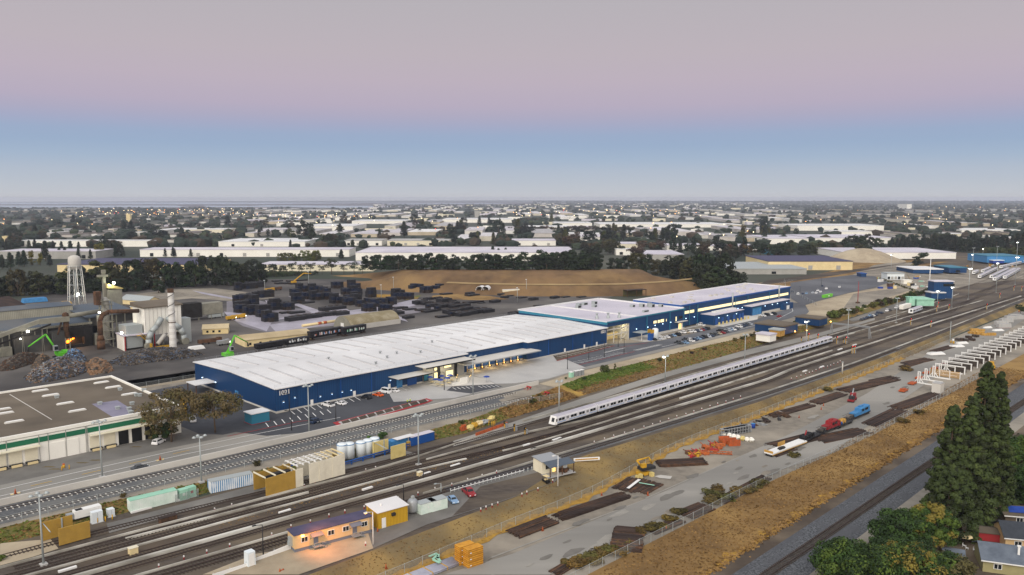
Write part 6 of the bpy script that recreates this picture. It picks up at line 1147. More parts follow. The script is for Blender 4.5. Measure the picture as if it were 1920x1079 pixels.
# locomotives and flat wagons
def wagon(p0, p1, name, lab, parts, grp=None, wd=2.9):
    a, c = WU(*p0), WU(*p1); L_ = math.hypot(c[0]-a[0], c[1]-a[1]); r = thing(name, lab, 'rail vehicle', L3(*a), A0+math.atan2(c[1]-a[1], c[0]-a[0]), grp)
    for x in (1.2, L_-1.2): part('bogie', mbs([t((x+k,-1,.45),(x+k,1,.45),.45,n=10) for k in (-.7,.7)]), 'dark_metal', r)
    for n_, m, fs in parts(L_): part(n_, mbs(fs), m, r)
    return r
def loco(m): return lambda L_: [('deck','dark_metal',[b(0,L_,-1.4,1.4,.9,1.3)]),('cab',m,[b(L_*.55,L_-.3,-1.3,1.3,1.31,3.4,tx=.1,ty=.15)]),('cab_roof',m,[b(L_*.56,L_-.4,-1.2,1.2,3.41,3.7,tx=.3,ty=.3), b(L_*.62,L_*.75,-.5,.5,3.71,4.1)]),('hood',m,[b(L_*.30,L_*.545,-1.2,1.2,1.31,2.5,ty=.1)]),('cab_window','glass',[b(L_*.6,L_*.7,-1.33,-1.2,2.3,3.1), b(L_*.75,L_*.88,-1.33,-1.2,2.3,3.1)]),('hand_rail','dark_metal',[t((.1,-1.3,1.3),(.1,-1.3,2.2),.05), t((.1,-1.3,2.2),(L_*.3,-1.3,2.2),.05), t((.1,1.3,2.2),(L_*.3,1.3,2.2),.05)]),('deck_load','scrap_a',[b(.5,2,-1,1,1.31,1.9), b(2.2,L_*.28,-.8,.9,1.31,2.2)])]
wagon((1536,816),(1566,803),'track_machine','red track machine with a boxy cab and hood',lambda L_: [(a,('red' if c == 'X' else c),f) for a,c,f in loco('X')(L_)]); wagon((1585,793),(1625,775),'track_machine','bright blue track machine with a boxy cab',lambda L_: [(a,('blue_light' if c == 'X' else c),f) for a,c,f in loco('X')(L_)])
wagon((1500,833),(1533,818),'flat_wagon','flat wagon carrying black cable coils and a red crane arm',lambda L_: [('deck','dark_metal',[b(0,L_,-1.4,1.4,.9,1.25)]),('cable_coil','black',[t((x,-1,1.9),(x,1,1.9),.7,n=12) for x in (2,3.8,5.6,7.2)]),('crane_arm','red',[t((3.0,0,1.3),(4.2,0,3.8),.25,n=6), b(2.6,3.6,-.5,.5,1.26,2.0)]),('stake','dark_metal',[b(x-.06,x+.06,-1.38,-1.26,1.25,2.4) for x in np.arange(.3,L_,1.2)])])
wagon((1566,805),(1592,793),'flat_wagon','flat wagon carrying reels and red tools behind the blue machine',lambda L_: [('deck','dark_metal',[b(0,L_,-1.4,1.4,.9,1.25)]),('reel','timber',[t((x,-.8,2.0),(x,.8,2.0),.75,n=12) for x in (4.6,6.2)]),('tool_box','red',[b(1,1.8,-1,0,1.26,2.2), b(2.6,3.4,-.2,.9,1.26,2.6), b(.4,.9,0,1,1.26,1.8)]),('drum','blue_paint',[t((3,-.9,1.26),(3,-.9,2.2),.3), t((7.4,.6,1.26),(7.4,.6,2.2),.3)])])
wagon((1440,857),(1505,832),'flat_wagon','empty white flat wagon with a timber board at its end',lambda L_: [('deck','white_paint',[b(0,L_,-1.5,1.5,.9,1.3)]),('end_board','timber',[b(.1,.3,-1.5,1.5,1.31,2.0)]),('side_board','timber',[b(8,12,1.3,1.5,1.31,2.6)]),('side_rail','timber',[b(0,L_,-1.56,-1.51,.7,.95)]),('chain_heap','dark_metal',[lambda B: B.blob((7.5,-.2,1.4),(2.0,.8,.35)), b(5,8,-1.1,-.6,1.31,1.4)])])
def crane():
    r = thing('rail_crane', 'small red rail crane with a grey boom in the storage yard', 'crane', W(1597,753), A0+.2)
    part('chassis', mbs([b(-3,4,-1.2,1.2,.6,1.1)]), 'red', r); part('cab', mbs([b(1,3.4,-1,1,1.11,3)]), 'red', r); part('boom', mbs([t((-1,0,1.5),(5,.4,4.2),.25,n=6)]), 'galv', r); part('engine', mbs([b(-1.5,.8,-1,1,1.11,2.3)]), 'dark_metal', r)
    part('wheel', mbs([t((x,-1.25,.5),(x,1.25,.5),.5,n=10) for x in (-2,3)]), 'tyre', r)
crane()
def yellow_machine():
    r = thing('tie_handler', 'yellow rail machine with a folded boom on a dark turntable', 'excavator', W(1206,891), A0-.3); r.scale = (.8,.8,.8)
    part('undercarriage', mbs([b(-2.2,2.2,-1.6,1.6,.3,1.4)]), 'yellow', r); part('turntable', mbs([b(-1.6,4.5,-1.5,1.5,2.1,3.2)]), 'dark_metal', r); part('cab', mbs([b(-1.4,.4,-1.4,-.1,3.21,4.6)]), 'yellow', r)
    part('boom', mbs([t((-.6,.5,3.2),(-2.4,.8,5.6),.35,n=6), t((-2.4,.8,5.6),(3,.8,6),.32,n=6), t((3,.8,6),(4.4,.8,3.6),.3,n=6)]), 'yellow', r); part('wheel', mbs([t((x,-1.9,.5),(x,1.9,.5),.5,n=10) for x in (-1.6,1.6)]), 'tyre', r)
    part('spreader', mbs([b(-3.6,-2.4,-3,-1.7,0,1.6), b(-4.4,-3.8,-2.6,-1,0,1.1), b(1.2,2.6,-3.2,-1.9,0,1.5)]), 'yellow_pale', r)
yellow_machine()
# orange cart string
for i, p in enumerate(Zr([(1013,700),(1080,645),(1133,604),(1187,566),(1252,532),(1310,505)])):
    S_('track_cart', 'low orange track cart in the string beside the white stands', 'track cart', W(*p), [('deck','orange' if i < 5 else 'red_paint',[b(-2.4,2.4,-1.2,1.2,.5,1.0)]),('winch','orange',[b(-1.9,-.9,-.8,.8,1.01,1.7), b(.6,1.6,-.6,.6,1.01,1.4)] if i == 0 else [b(-2.2,-1.7,-.9,.9,1.01,1.2)]),('wheel','dark_metal',[t((x,-1.1,.3),(x,1.1,.3),.3,n=8) for x in (-1.6,1.6)]),('tow_bar','rust',[t((2.4,0,.7),(6.5,0,.6),.12,n=5)])], group='orange track carts')
# white stands
for i, p in enumerate(Zr([(1258,656),(1308,632),(1366,610),(1412,590),(1455,570)])):
    S_('steel_stand', 'white L shaped steel stand with a tall post', 'stand', W(*p), [('base','white_paint',[b(-.3,.3,0,9.5,0,.5)]),('post','white_paint',[b(-.3,.3,7.2,7.55,.501,5.0), b(-.3,.3,6.4,6.7,.501,5.0), b(-.3,.3,6.4,7.55,5.01,5.3)]),('brace','white_paint',[t((0,8.6,.5),(0,7.5,2.2),.16,n=4), t((0,5.2,.5),(0,6.4,2.2),.16,n=4)])], group='white L shaped steel stands')
# white frames
f0 = WU(1700+1345/8.7, 560+1045/8.7); f1 = WU(1700+1855/8.7, 560+795/8.7); du = (f1[0]-f0[0])/6
for i in range(-4, 16):
    u = f0[0]+du*i; v = f0[1]+(f1[1]-f0[1])/6*i
    S_('steel_portal', 'white steel portal frame in the long row', 'steel frame', L3(u,v), [('leg','white_paint',[b(-.22,.22,-.22,.22,0,3.2)]),('beam','white_paint',[b(-.22,.22,-.25,12.6,3.21,3.6)]),('rear_leg','white_paint',[b(-.2,.2,3.9,4.25,0,3.2), b(-.2,.2,12.2,12.55,0,3.2)]),('inner_rail','white_paint',[b(-.15,.15,4.3,12.1,2.7,2.9)])], group='white steel frames in a row')
    if i < 15: S_('sleeper_rack', 'dark stack of sleepers standing between two white frames', 'sleeper stack', L3(u+du*.5,v), [('stack','sleeper_wood',[b(-1.5,1.5,1.0,11.6,.1,2.7)]),('bearer','rust',[b(-1.6,1.6,.8,11.8,0,.1)])], group='sleeper stacks between the white frames')
for i in range(3): S_('slatted_rack', 'open slatted timber rack at the near end of the white frames', 'rack', L3(f0[0]+du*(-5.3-i*.0)+i*.01, f0[1]-1+i*4.2), [('slats','timber',[b(-.1,.1,0,3.9,z,z+.25) for z in (.4,.9,1.4,1.9,2.4,2.9)]),('post','white_paint',[b(-.2,.2,-.2,-.01,0,3.4), b(-.2,.2,3.91,4.1,0,3.4)])], group='slatted racks')
S_('wheel_loader', 'yellow loader parked beside the white frames behind the tall trees', 'loader', W(1858,692), [('body','yellow',[b(-3,2.4,-1.2,1.2,.9,2.3)]),('cab','yellow',[b(-1,1,-1,1,2.31,3.6)]),('wheel','tyre',[t((x,-1.3,.7),(x,1.3,.7),.7,n=12) for x in (-1.9,1.6)]),('bucket','yellow',[b(3,4.2,-1.4,1.4,.2,1.4), t((2,-.8,1.6),(3.2,-.8,.8),.2), t((2,.8,1.6),(3.2,.8,.8),.2)])], A0+.4)
S_('concrete_block', 'square pale concrete block at the end of the rail stack', 'block', W(1766,737), [('block','concrete_light',[b(-2.2,2.2,0,3.4,0,4.0)]),('lid','concrete',[b(-2.3,2.3,-.1,3.5,4.001,4.15)])])
for px, py, a, w, lab in [(1755,665,9,3.5,'large white sheeted load beside the grey rail stack'),(1794,651,8,3,'white sheeted load by the yellow posts'),(1804,645,7,2,'long white sheeted load behind another'),(1700+1490/8.7,560+530/8.7,7,2.4,'white pipe bundle in front of the grey bundles'),(1700+1320/8.7,560+485/8.7,6,1.6,'white angled beams beside the grey bundles')]:
    S_('sheeted_load', lab, 'sheeted load', W(px,py), [('sheet','white_paint',[lambda B: B.hexa([(-a/2,-w/2,.1),(a/2,-w/2,.1),(a/2,w/2,.1),(-a/2,w/2,.1)],[(-a/2+.5,-w/2+.4,1.1),(a/2-.7,-w/2+.3,.8),(a/2-.5,w/2-.4,1.2),(-a/2+.4,w/2-.3,.9)])]),('bearer','timber',[b(-a/2+.4,-a/2+.7,-w/2,w/2,0,.1), b(a/2-.7,a/2-.4,-w/2,w/2,0,.1)])], A0-R(35))
for i, (zx, zy) in enumerate([(1070,575),(1140,585),(1190,590),(1280,605),(1380,605),(1100,540),(1200,535)]):
    S_('timber_stack', 'yellow timber stack in the middle of the storage strip', 'timber stack', W(1700+zx/8.7,560+zy/8.7), [('timber','timber',[b(-2.4,2.4,-.9,.9,.15,1.3+.5*(i % 3)*.6)]),('bearer','sleeper_wood',[b(-2,-1.7,-.9,.9,0,.149), b(1.7,2,-.9,.9,0,.149)])], A0-R(40), 'yellow timber stacks')
for i, (zx, zy) in enumerate([(1540,440),(1620,395),(1700,350),(1760,320),(1580,480),(1830,345)]):
    S_('pipe_bundle', 'grey white strapped bundle stacked at the far end of the storage strip', 'bundle', W(1700+zx/8.7,560+zy/8.7), [('bundle','concrete',[b(-4.2,4.2,-1.4,1.4,.3,2.8,tx=.2,ty=.2)]),('band','galv',[b(-2.6,-2.4,-1.45,1.45,.3,2.85)]),('band','galv',[b(2.4,2.6,-1.45,1.45,.3,2.85)]),('bearer','red_paint' if i in (0,4) else 'sleeper_wood',[b(-4,4,-1.3,1.3,0,.29)])], A0-R(40), 'grey strapped bundles')
for i, (zx, zy) in enumerate([(830,690),(900,690),(960,700),(1010,650),(1120,630),(1060,690)]):
    S_('parts_pallet', 'dark pallet of rusty parts near the slim pole', 'pallet', W(1700+zx/8.7,560+zy/8.7), [('load','rust_dark' if i % 2 else 'scrap_d',[b(-1.6,1.6,-1.1,1.1,.16,1.4)]),('pallet','timber',[b(-1.7,1.7,-1.2,1.2,0,.15)])], A0+.3*i, 'pallets of rusty parts')
for zx, zy, m in [(718,730,'yellow'),(762,740,'yellow'),(755,705,'white_paint')]: S_('parts_drum', 'small drum standing at the foot of the slim pole', 'drum', W(1700+zx/8.7,560+zy/8.7), [('drum',m,[t((0,0,0),(0,0,1.6),.5,n=10)]),('lid','galv',[t((0,0,1.6),(0,0,1.68),.52,n=10)])], group='drums by the slim pole')
S_('orange_portal', 'orange yellow portal at the far end of the storage strip', 'frame', W(1913,585), [('frame','yellow',[b(-4,4,-.3,.3,1.2,1.8)]),('post','orange',[b(-4,-3.6,-.3,.3,0,1.19), b(3.6,4,-.3,.3,0,1.19)])])
# crates, pipes, scrap
x, y, z = W(866,1066); 
for i in range(2):
    for k in range(3):
        S_('orange_crate', ['bottom','middle','top'][k]+' orange crate in the '+['rear','front'][i]+' stack by the pipe bundle', 'crate', W(*( (876,1060) if i else (870,1056))), [('crate','timber' if False else 'crate',[b(-1.9+i*0,1.9,-.95,.95,.05+k*1.45,1.4+k*1.45)]),('slat','crate_dark',[b(-1.92,1.92,-.97,-.955,.3+k*1.45,.4+k*1.45), b(-1.92,1.92,-.97,-.955,.95+k*1.45,1.05+k*1.45)]),('tag','white_paint',[b(-1.3,-.9,-.99,-.975,.55+k*1.45,.85+k*1.45)])], A0-R(12), 'orange crates stacked by the road') if False else None
mat('crate','d39a35','bf8427',.8,.7); mat('crate_dark','8f611f',rough=.8)
base = WU(880,1058)
for i, (du_, dv) in enumerate([(0,1.5),(.3,-.9)]):
    for k in range(3):
        o = L3(base[0]+du_, base[1]+dv); S_('orange_crate', ['bottom','middle','top'][k]+' orange crate in the '+['rear','front'][i]+' stack beside the pipe bundle', 'crate', (o[0], o[1], o[2]+k*1.42), [('crate','crate',[b(-2,2,-1.05,1.05,.08,1.4)]),('slat','crate_dark',[b(-2.03,2.03,-1.08,-1.055,z_,z_+.1) for z_ in (.3,.8,1.25)] + [b(-2.03,-2.005,-1.05,1.05,z_,z_+.1) for z_ in (.3,.8,1.25)]),('tag','white_paint',[b(-1.5,-1.1,-1.1,-1.081,.5,.75)])], A0-R(8), 'orange crates stacked by the road')
def pipes():
    a = WU(795,1078); r = thing('pipe_bundle', 'bundle of grey plastic pipes with yellow straps at the bottom edge', 'pipe bundle', L3(*a), A0-R(3))
    part('pipes', mbs([t((-6,-1.6+.36*i,.25+.34*k),(11,-1.6+.36*i,.25+.34*k),.17,n=7) for i in range(10) for k in range(2)]), 'pipe_grey', r)
    part('strap', mbs([b(x,x+.15,-1.8,1.9,.02,.82) for x in (-3,1,5,9)]), 'yellow', r)
mat('pipe_grey','a9abb8','9496a4',.5,.5); pipes()
for i, p in enumerate(pz(480,800,3.867,[(1285,968),(1300,985),(1320,980),(1325,1000),(1310,1015)])): S_('green_scrap', 'flat green plastic piece lying on the rail stack', 'scrap piece', (lambda q: (q[0],q[1],q[2]+1.15))(W(*p)), [('piece','mint',[b(-1.1,1.1,-.3,.3,0,.15)])], A0+.4*i, 'green plastic pieces')
rg = random.Random(3)
for i in range(34):
    px, py = rg.uniform(1290,1352), rg.uniform(830,852); py = 852-(px-1290)*.22+rg.uniform(-7,8); m = rg.choice(['orange_scrap','orange_scrap','orange_scrap','yellow','red_paint','rust','dark_metal'])
    s = rg.uniform(.5,1.5); S_('scrap_part', {'orange_scrap':'rusty orange','yellow':'yellow','red_paint':'dark red','rust':'rust brown','dark_metal':'black'}[m]+' machine part in the orange scrap row', 'machine part', W(px,py), [('piece',m,[lambda B: B.rbox(0,0,0,s*2.2,s*.7,s*.7,rg.uniform(0,3)), t((-s,0,.2),(s*1.4,s*.8,s*1.0),.16,n=6), t((0,-s,.2),(s*.2,s,.5),.14,n=6)])], A0+rg.uniform(0,3), 'scrapped machine parts by the fence')
for px, py in pz(1100,740,5.99,[(1565,545),(1640,565)]): S_('loader_bucket', 'orange loader bucket lying open beside the grey racks', 'bucket', W(px,py), [('shell','orange',[e([(-1.5,0),(1.5,0),(1.8,1.9),(1.5,1.9),(1.2,.3),(-1.2,.3),(-1.3,2.1),(-1.6,2.1)],-1.9,1.9)]),('side_plate','orange_scrap',[b(-2.0,-1.91,-1.5,1.5,.1,1.4), b(1.91,2.0,-1.5,1.5,.1,1.4)])], A0-.6, 'orange loader buckets')
S_('lattice_boom', 'long orange lattice boom lying in the scrap row', 'boom', W(1318,852), [('chord','orange_scrap',[t((0,0,.4),(9,-.5,.4),.14,n=5), t((0,1,.4),(9,.3,.4),.14,n=5), t((0,.5,1.2),(9,0,1.0),.14,n=5)]),('lacing','orange_scrap',[t((k,0 if k % 2 else 1,.4),(k+1,.5,1.15),.08,n=4) for k in range(9)])], A0-R(52))
for i in range(9):
    px, py = 1358+i*5.2, 818-i*1.0; S_('grey_rack', 'grey steel rack in the row beside the orange scrap', 'rack', W(px,py), [('frame','mesh_grey',[b(-1.4,-1.2,-.9,-.7,0,2.4), b(1.2,1.4,-.9,-.7,0,2.4), b(-1.4,-1.2,.7,.9,0,2.4), b(1.2,1.4,.7,.9,0,2.4)]),('shelf','mesh_grey',[b(-1.4,1.4,-.9,.9,z_,z_+.12) for z_ in (.3,1.3,2.41)])], A0-R(40), 'grey steel racks')
for i, (zx, zy) in enumerate([(1540,465),(1600,480),(1650,490),(1700,500),(1750,515),(1800,525),(1850,530)]): S_('white_bag', 'white bulk bag in the row below the grey racks', 'bulk bag', W(1100+zx/5.99,740+zy/5.99), [('bag','white_wall' if i != 4 else 'yellow_pale',[lambda B: B.blob((0,0,.7),(1.0,.9,.85),jit=.15)])], group='white bulk bags')
heap_px = [(1380,802),(1440,790),(1475,776),(1490,782),(1450,800),(1400,812)]
for i in range(26):
    px = rg.uniform(1375,1480); py = 806-(px-1380)*.28+rg.uniform(-5,6); s = rg.uniform(.5,1.3); S_('scrap_steel', 'twisted dark steel piece past the grey racks', 'steel scrap', W(px,py), [('piece',rg.choice(['dark_metal','rust_dark','mesh_grey','rust']),[t((-s*1.6,0,.3),(s*1.6,s*.5,s*.9),.18,n=5), lambda B: B.rbox(0,0,0,s*2,s,s*.5,rg.uniform(0,3))])], A0+rg.uniform(0,3), 'dark steel scrap by the fence')
S_('blue_drum','blue barrel standing in the dark steel scrap','barrel',W(1412,803),[('drum','tarp_blue',[t((0,0,0),(0,0,1.6),.7,n=12)]),('lid','blue_light',[t((0,0,1.6),(0,0,1.7),.72,n=12)])])
def cone(px, py, lab='orange traffic cone on the storage yard road'):
    S_('traffic_cone', lab, 'cone', W(px,py), [('cone','orange',[t((0,0,.06),(0,0,1.1),.26,.05,n=8)]),('base','orange',[b(-.32,.32,-.32,.32,0,.06)]),('band','white_paint',[t((0,0,.5),(0,0,.75),.165,.115,n=8)])], group='traffic cones')
for p in pz(480,800,3.867,[(1640,985),(882,765),(943,1030)]) + Zs([(985,500),(1118,750),(650,500),(222,757)]) + Zr([(415,805),(398,832),(232,895)]): cone(*p)
lines('measuring_board', [(WU(1177,920),WU(1199,903))], .9, 'white_paint', .55); lines('green_batten', [(WU(1198,909),WU(1227,914))], .6, 'mint', .5)
patch('worn_road', [WU(*p) for p in [(830,1079),(960,1040),(1240,925),(1480,815),(1620,742),(1700,690),(1760,650),(1870,605),(1920,580),(1920,600),(1860,640),(1780,690),(1700,745),(1560,850),(1440,890),(1260,980),(1130,1040),(1030,1079)]], 'road_grey', .05)
rgt = random.Random(17); TS = {'track_pale': [], 'track_dark': []}; RDP = [WU(*p) for p in [(900,1079),(1240,945),(1480,835),(1690,718),(1870,610)]]
for i in range(9):
    dv = rgt.uniform(-5,5); TS[rgt.choice(['track_pale','track_dark','track_dark'])].extend( [((RDP[k][0],RDP[k][1]+dv+rgt.uniform(-.7,.7)),(RDP[k+1][0],RDP[k+1][1]+dv+rgt.uniform(-.7,.7))) for k in range(4)])
for m_, sg_ in TS.items(): lines('tyre_track', sg_, .5, m_, .02)
SB = MB(); LIFT[0] += 1
for i in range(70):
    k = rgt.random()*3.99; a, c = RDP[int(k)], RDP[int(k)+1]; f = k % 1; u, v = a[0]+(c[0]-a[0])*f, a[1]+(c[1]-a[1])*f+rgt.uniform(-9,8); s = rgt.uniform(.5,2.6)
    SB.poly([L3(u+s*1.8*math.cos(q)*rgt.uniform(.6,1.2), v+s*.6*math.sin(q)*rgt.uniform(.6,1.2), .06+.0012*LIFT[0]+.0008*i) for q in np.arange(0,6.2,.7)], rgt.randrange(4))
struct('ground_stains', SB, ['track_dark','track_pale','track_dark','gravel'])
patch('white_dust', [WU(*p) for p in pz(1100,740,5.99,[(760,925),(830,910),(960,925),(940,955),(820,945)])], 'concrete_light', .09)
# --- chain link fences
def fence(poly, h, lab, sp=6.0, mesh=True, z=None, grp='chain link fences', barb=False):
    q = smooth(poly, 4, 2) if len(poly) > 2 else poly; o = q[0]; x0, y0 = xy(*o); zo = zt(*o); r = thing('chain_link_fence', lab, 'fence', (x0,y0,zo), A0, grp)
    B = MB()
    for u, v in q: B.v += [(u-o[0], v-o[1], zt(u,v)-zo+.05), (u-o[0], v-o[1], zt(u,v)-zo+h)]
    for i in range(len(q)-1): B.face((2*i, 2*i+2, 2*i+3, 2*i+1))
    part('mesh', B, 'chain_link', r)
    us = np.arange(q[0][0], q[-1][0], sp); vs = np.interp(us, [p[0] for p in q], [p[1] for p in q]); pm = mbs([t((0,0,0),(0,0,h+.15),.06,n=5)]).mesh('post','galv')
    rest = MB()
    for i, (u, v) in enumerate(zip(us, vs)):
        if i < 90: part('post', pm, None, r, loc=(u-o[0], v-o[1], zt(u,v)-zo))
    B = MB()
    for i in range(len(q)-1):
        a, c = q[i], q[i+1]; B.tube((a[0]-o[0],a[1]-o[1],zt(*a)-zo+h),(c[0]-o[0],c[1]-o[1],zt(*c)-zo+h),.035,n=4,cap=False)
    part('top_rail', B, 'galv', r)
fence([(-40,iv(E_SB,-40)+.4)] + [(u, iv(E_SB,u)+.2) for u in range(60,560,15)], 2.2, 'chain link fence with pale posts at the foot of the grass embankment', 5)
fence([(u, iv(FN,u)+.0) for u in range(20,420,15)], 2.2, 'chain link fence between the storage yard and the dry grass field', 4.5)
fence([(u, float(np.polyval(f2,u))-4.2) for u in range(-30,236,12)], 2.2, 'chain link fence between the new tracks and the green slope', 5.5)
fence([(u, float(np.polyval(f1,u))+4.2) for u in range(-30,246,12)], 2.6, 'chain link fence standing along the concrete wall', 6)
fence([(u, 326+.01*u) for u in range(105,330,15)], 2.2, 'chain link fence behind the blue warehouse', 5)
fence([(548,240),(562,250),(590,272),(640,308),(700,338)], 2.2, 'chain link fence between the far car park and the dirt field', 6)
def car_proto(kind):
    r = thing('parked_car' if kind != 'pickup' else 'pickup_truck', kind, 'car', (0,0,0), 0); ALL.remove(r)
    L_, h1, h2, w = {'sedan':(4.6,.85,1.42,1.8),'suv':(4.7,1.0,1.75,1.9),'pickup':(5.6,1.05,1.85,2.0),'van':(5.4,1.1,2.2,2.0)}[kind]
    lo = [(-L_/2,.35),(-L_/2,h1-.1),(-L_/2+.15,h1),(L_/2-1.2,h1),(L_/2-.1,h1-.18),(L_/2,.4),(L_/2-.15,.28),(-L_/2+.1,.28)]
    c0, c1, t0, t1 = {'sedan':(-1.75,1.05,-1.0,.35),'suv':(-2.2,1.2,-1.9,.5),'pickup':(-.7,1.5,-.5,.85),'van':(-2.6,1.7,-2.5,1.0)}[kind]
    B = MB(); B.ext(lo, -w/2, w/2, ax='y')
    B.hexa([(c0,-w/2+.05,h1),(c1,-w/2+.05,h1),(c1,w/2-.05,h1),(c0,w/2-.05,h1)], [(t0,-w/2+.25,h2),(t1,-w/2+.25,h2),(t1,w/2-.25,h2),(t0,w/2-.25,h2)])
    o = part('body', B, 'paint', r); o['paint'] = 1
    def sh(f, y): return f
    G_ = MB(); k0, k1 = .18, .86
    def lp(a, c, k): return tuple(a[j]+(c[j]-a[j])*k for j in range(3))
    b0 = [(c0,-w/2+.05,h1),(c1,-w/2+.05,h1),(c1,w/2-.05,h1),(c0,w/2-.05,h1)]; b1 = [(t0,-w/2+.25,h2),(t1,-w/2+.25,h2),(t1,w/2-.25,h2),(t0,w/2-.25,h2)]
    nm = [(0,-1,.3),(1,0,.5),(0,1,.3),(-1,0,.5)]
    for i in range(4):
        j = (i+1) % 4; p = [lp(b0[i],b1[i],k0), lp(b0[j],b1[j],k0), lp(b0[j],b1[j],k1), lp(b0[i],b1[i],k1)]
        p = [lp(p[0],p[1],.07), lp(p[1],p[0],.07), lp(p[2],p[3],.07), lp(p[3],p[2],.07)]
        G_.poly([tuple(q[d]+nm[i][d]*.02 for d in range(3)) for q in p])
    part('window', G_, 'glass', r)
    if kind == 'pickup': part('cargo_bed', mbs([b(-L_/2+.2,c0-.08,-w/2+.15,w/2-.15,h1+.005,h1+.03)]), 'black', r)
    wm = mbs([t((0,-.11,0),(0,.11,0),.33,n=12)]).mesh('wheel','tyre')
    for x in (-L_/2+.85, L_/2-.95):
        for y in (-w/2+.08, w/2-.08): part('wheel', wm, None, r, loc=(x,y,.33))
    for y in (-w/2+.3, w/2-.3): part('headlight', mbs([b(L_/2-.06,L_/2+.02,y-.2,y+.2,.55,.72)]), 'lamp_off', r)
    return r
CARS = {k: car_proto(k) for k in ('sedan','suv','pickup','van')}
for r in CARS.values(): r.location = (0,0,-900)
CN = {'w':('white','e8e8e8'),'s':('silver','b4bac2'),'b':('black','1d1f23'),'g':('dark grey','44484e'),'n':('navy blue','24344f'),'r':('red','8e1f26'),'t':('tan','b3a68f'),'o':('orange','d95e1e'),'l':('light blue','7f9fc0'),'p':('pale green','c7d2b0')}
def car(px, py, k, c, where, rz=0., grp=None):
    pr = CARS[k]; o = dup(pr, W(px,py), A0+rz, f"{CN[c][0]} {'hatchback' if k == 'sedan' and False else k} {where}", grp or 'parked cars', CN[c][1]); o['category'] = {'sedan':'car','suv':'car','pickup':'pickup truck','van':'van'}[k]
    return o
Q = math.pi/2
for (px,py,k,c) in [(539,814-8,'pickup','w'),(615,762,'pickup','w'),(639,759,'sedan','w'),(590,792,'suv','b'),(687,748,'suv','b'),(709,743,'sedan','o'),(722,737,'van','w'),(739,735,'sedan','w')][1:]: car(px,py,k,c,'parked in front of the blue warehouse wall',Q+.15 if px != 590 else -Q+.2,'cars in the west parking lot')
Z7 = lambda l: [(1120+a/7.99,560+d/7.99,k,c) for a,d,k,c in l]; Z8 = lambda l: [(1300+a/7.99,520+d/7.99,k,c) for a,d,k,c in l]
for a in Z7([(840,625,'sedan','b'),(910,615,'sedan','s'),(1035,590,'sedan','w'),(1085,578,'sedan','g'),(1130,568,'sedan','l'),(1200,555,'suv','b'),(1275,520,'suv','w'),(1330,518,'sedan','t'),(1370,508,'suv','w'),(1430,505,'sedan','w'),(1480,498,'sedan','n'),(1520,490,'sedan','s'),(1555,482,'sedan','r'),(1590,472,'sedan','n'),(1635,465,'suv','b'),(1550,408,'pickup','w')]): car(*a,'in the rear row beside the workshop',Q*.82,'cars in the rear row by the workshop')
for a in Z7([(1220,680,'pickup','g'),(1315,675,'sedan','l'),(1330,635,'pickup','g'),(1390,645,'pickup','w'),(1450,632,'sedan','n'),(1505,615,'sedan','l'),(1550,605,'sedan','n'),(1590,590,'suv','b'),(1650,585,'sedan','s'),(1700,572,'sedan','n')]) + Z8([(215,890,'sedan','s'),(270,880,'suv','b'),(320,865,'sedan','g'),(375,858,'sedan','t'),(430,845,'sedan','r'),(400,818,'suv','b'),(480,825,'sedan','g'),(510,808,'suv','s'),(545,795,'sedan','l'),(590,795,'sedan','w'),(630,785,'sedan','g'),(680,755,'suv','w'),(725,745,'sedan','n'),(760,732,'sedan','n'),(800,722,'sedan','g'),(835,715,'sedan','s')]): car(*a,'in the front row along the workshop drive',Q*.82,'cars in the front row by the workshop')
for a in Z8([(1040,590,'sedan','w'),(1090,575,'suv','b'),(1140,568,'sedan','w'),(1195,560,'suv','b')]): car(*a,'parked against the annex of the train shop',Q*.82,'cars by the train shop annex')
o = car(1300+1290/7.99,520+598/7.99,'sedan','r','driving with lit orange lamps round the train shop'); 
for a in Z8([(1490,220,'sedan','n'),(1570,262,'suv','w'),(1640,258,'sedan','n'),(1695,252,'sedan','l'),(1840,245,'sedan','w'),(1865,208,'sedan','w'),(1905,228,'sedan','w')]) + [(1480+a/6.857,520+d/6.857,k,c) for a,d,k,c in [(425,122,'sedan','n'),(475,156,'suv','w'),(645,134,'sedan','w'),(300,208,'sedan','s')]]: car(*a,'in the far car park by the dirt field',.3,'cars in the far car park')
for i,(a,d,k,c) in enumerate([(1260,440,'suv','w'),(1290,437,'sedan','b'),(1380,400,'pickup','w'),(1430,385,'suv','w'),(1500,355,'sedan','w'),(1535,355,'sedan','s'),(1040,500,'sedan','l'),(1080,508,'sedan','w'),(1110,495,'sedan','n'),(1060,520,'sedan','n'),(1000,530,'sedan','n'),(960,545,'sedan','n'),(930,555,'sedan','g'),(1140,470,'suv','n'),(1185,468,'sedan','n')]): car(1480+a/6.857,520+d/6.857,k,c,'in the strip lot beside the yard tracks',.1,'cars in the strip lot by the yard')
car(298,832,'suv','w','parked in front of the green striped warehouse',.6); car(263,880,'sedan','g','driving on the grey access road'); car(362,790,'pickup','w','parked behind the left brown tree',1.2); car(849,941,'sedan','l','parked beside the pale grey containers',-Q-.35); car(879,927,'pickup','r','dark red crew cab parked on the near lot' if False else 'parked on the near lot beside the blue car',-Q-.35); car(592,793,'suv','n','parked on its own near the slope kerb of the west lot',.3); car(1440,575+66,'suv','w','x') if False else None
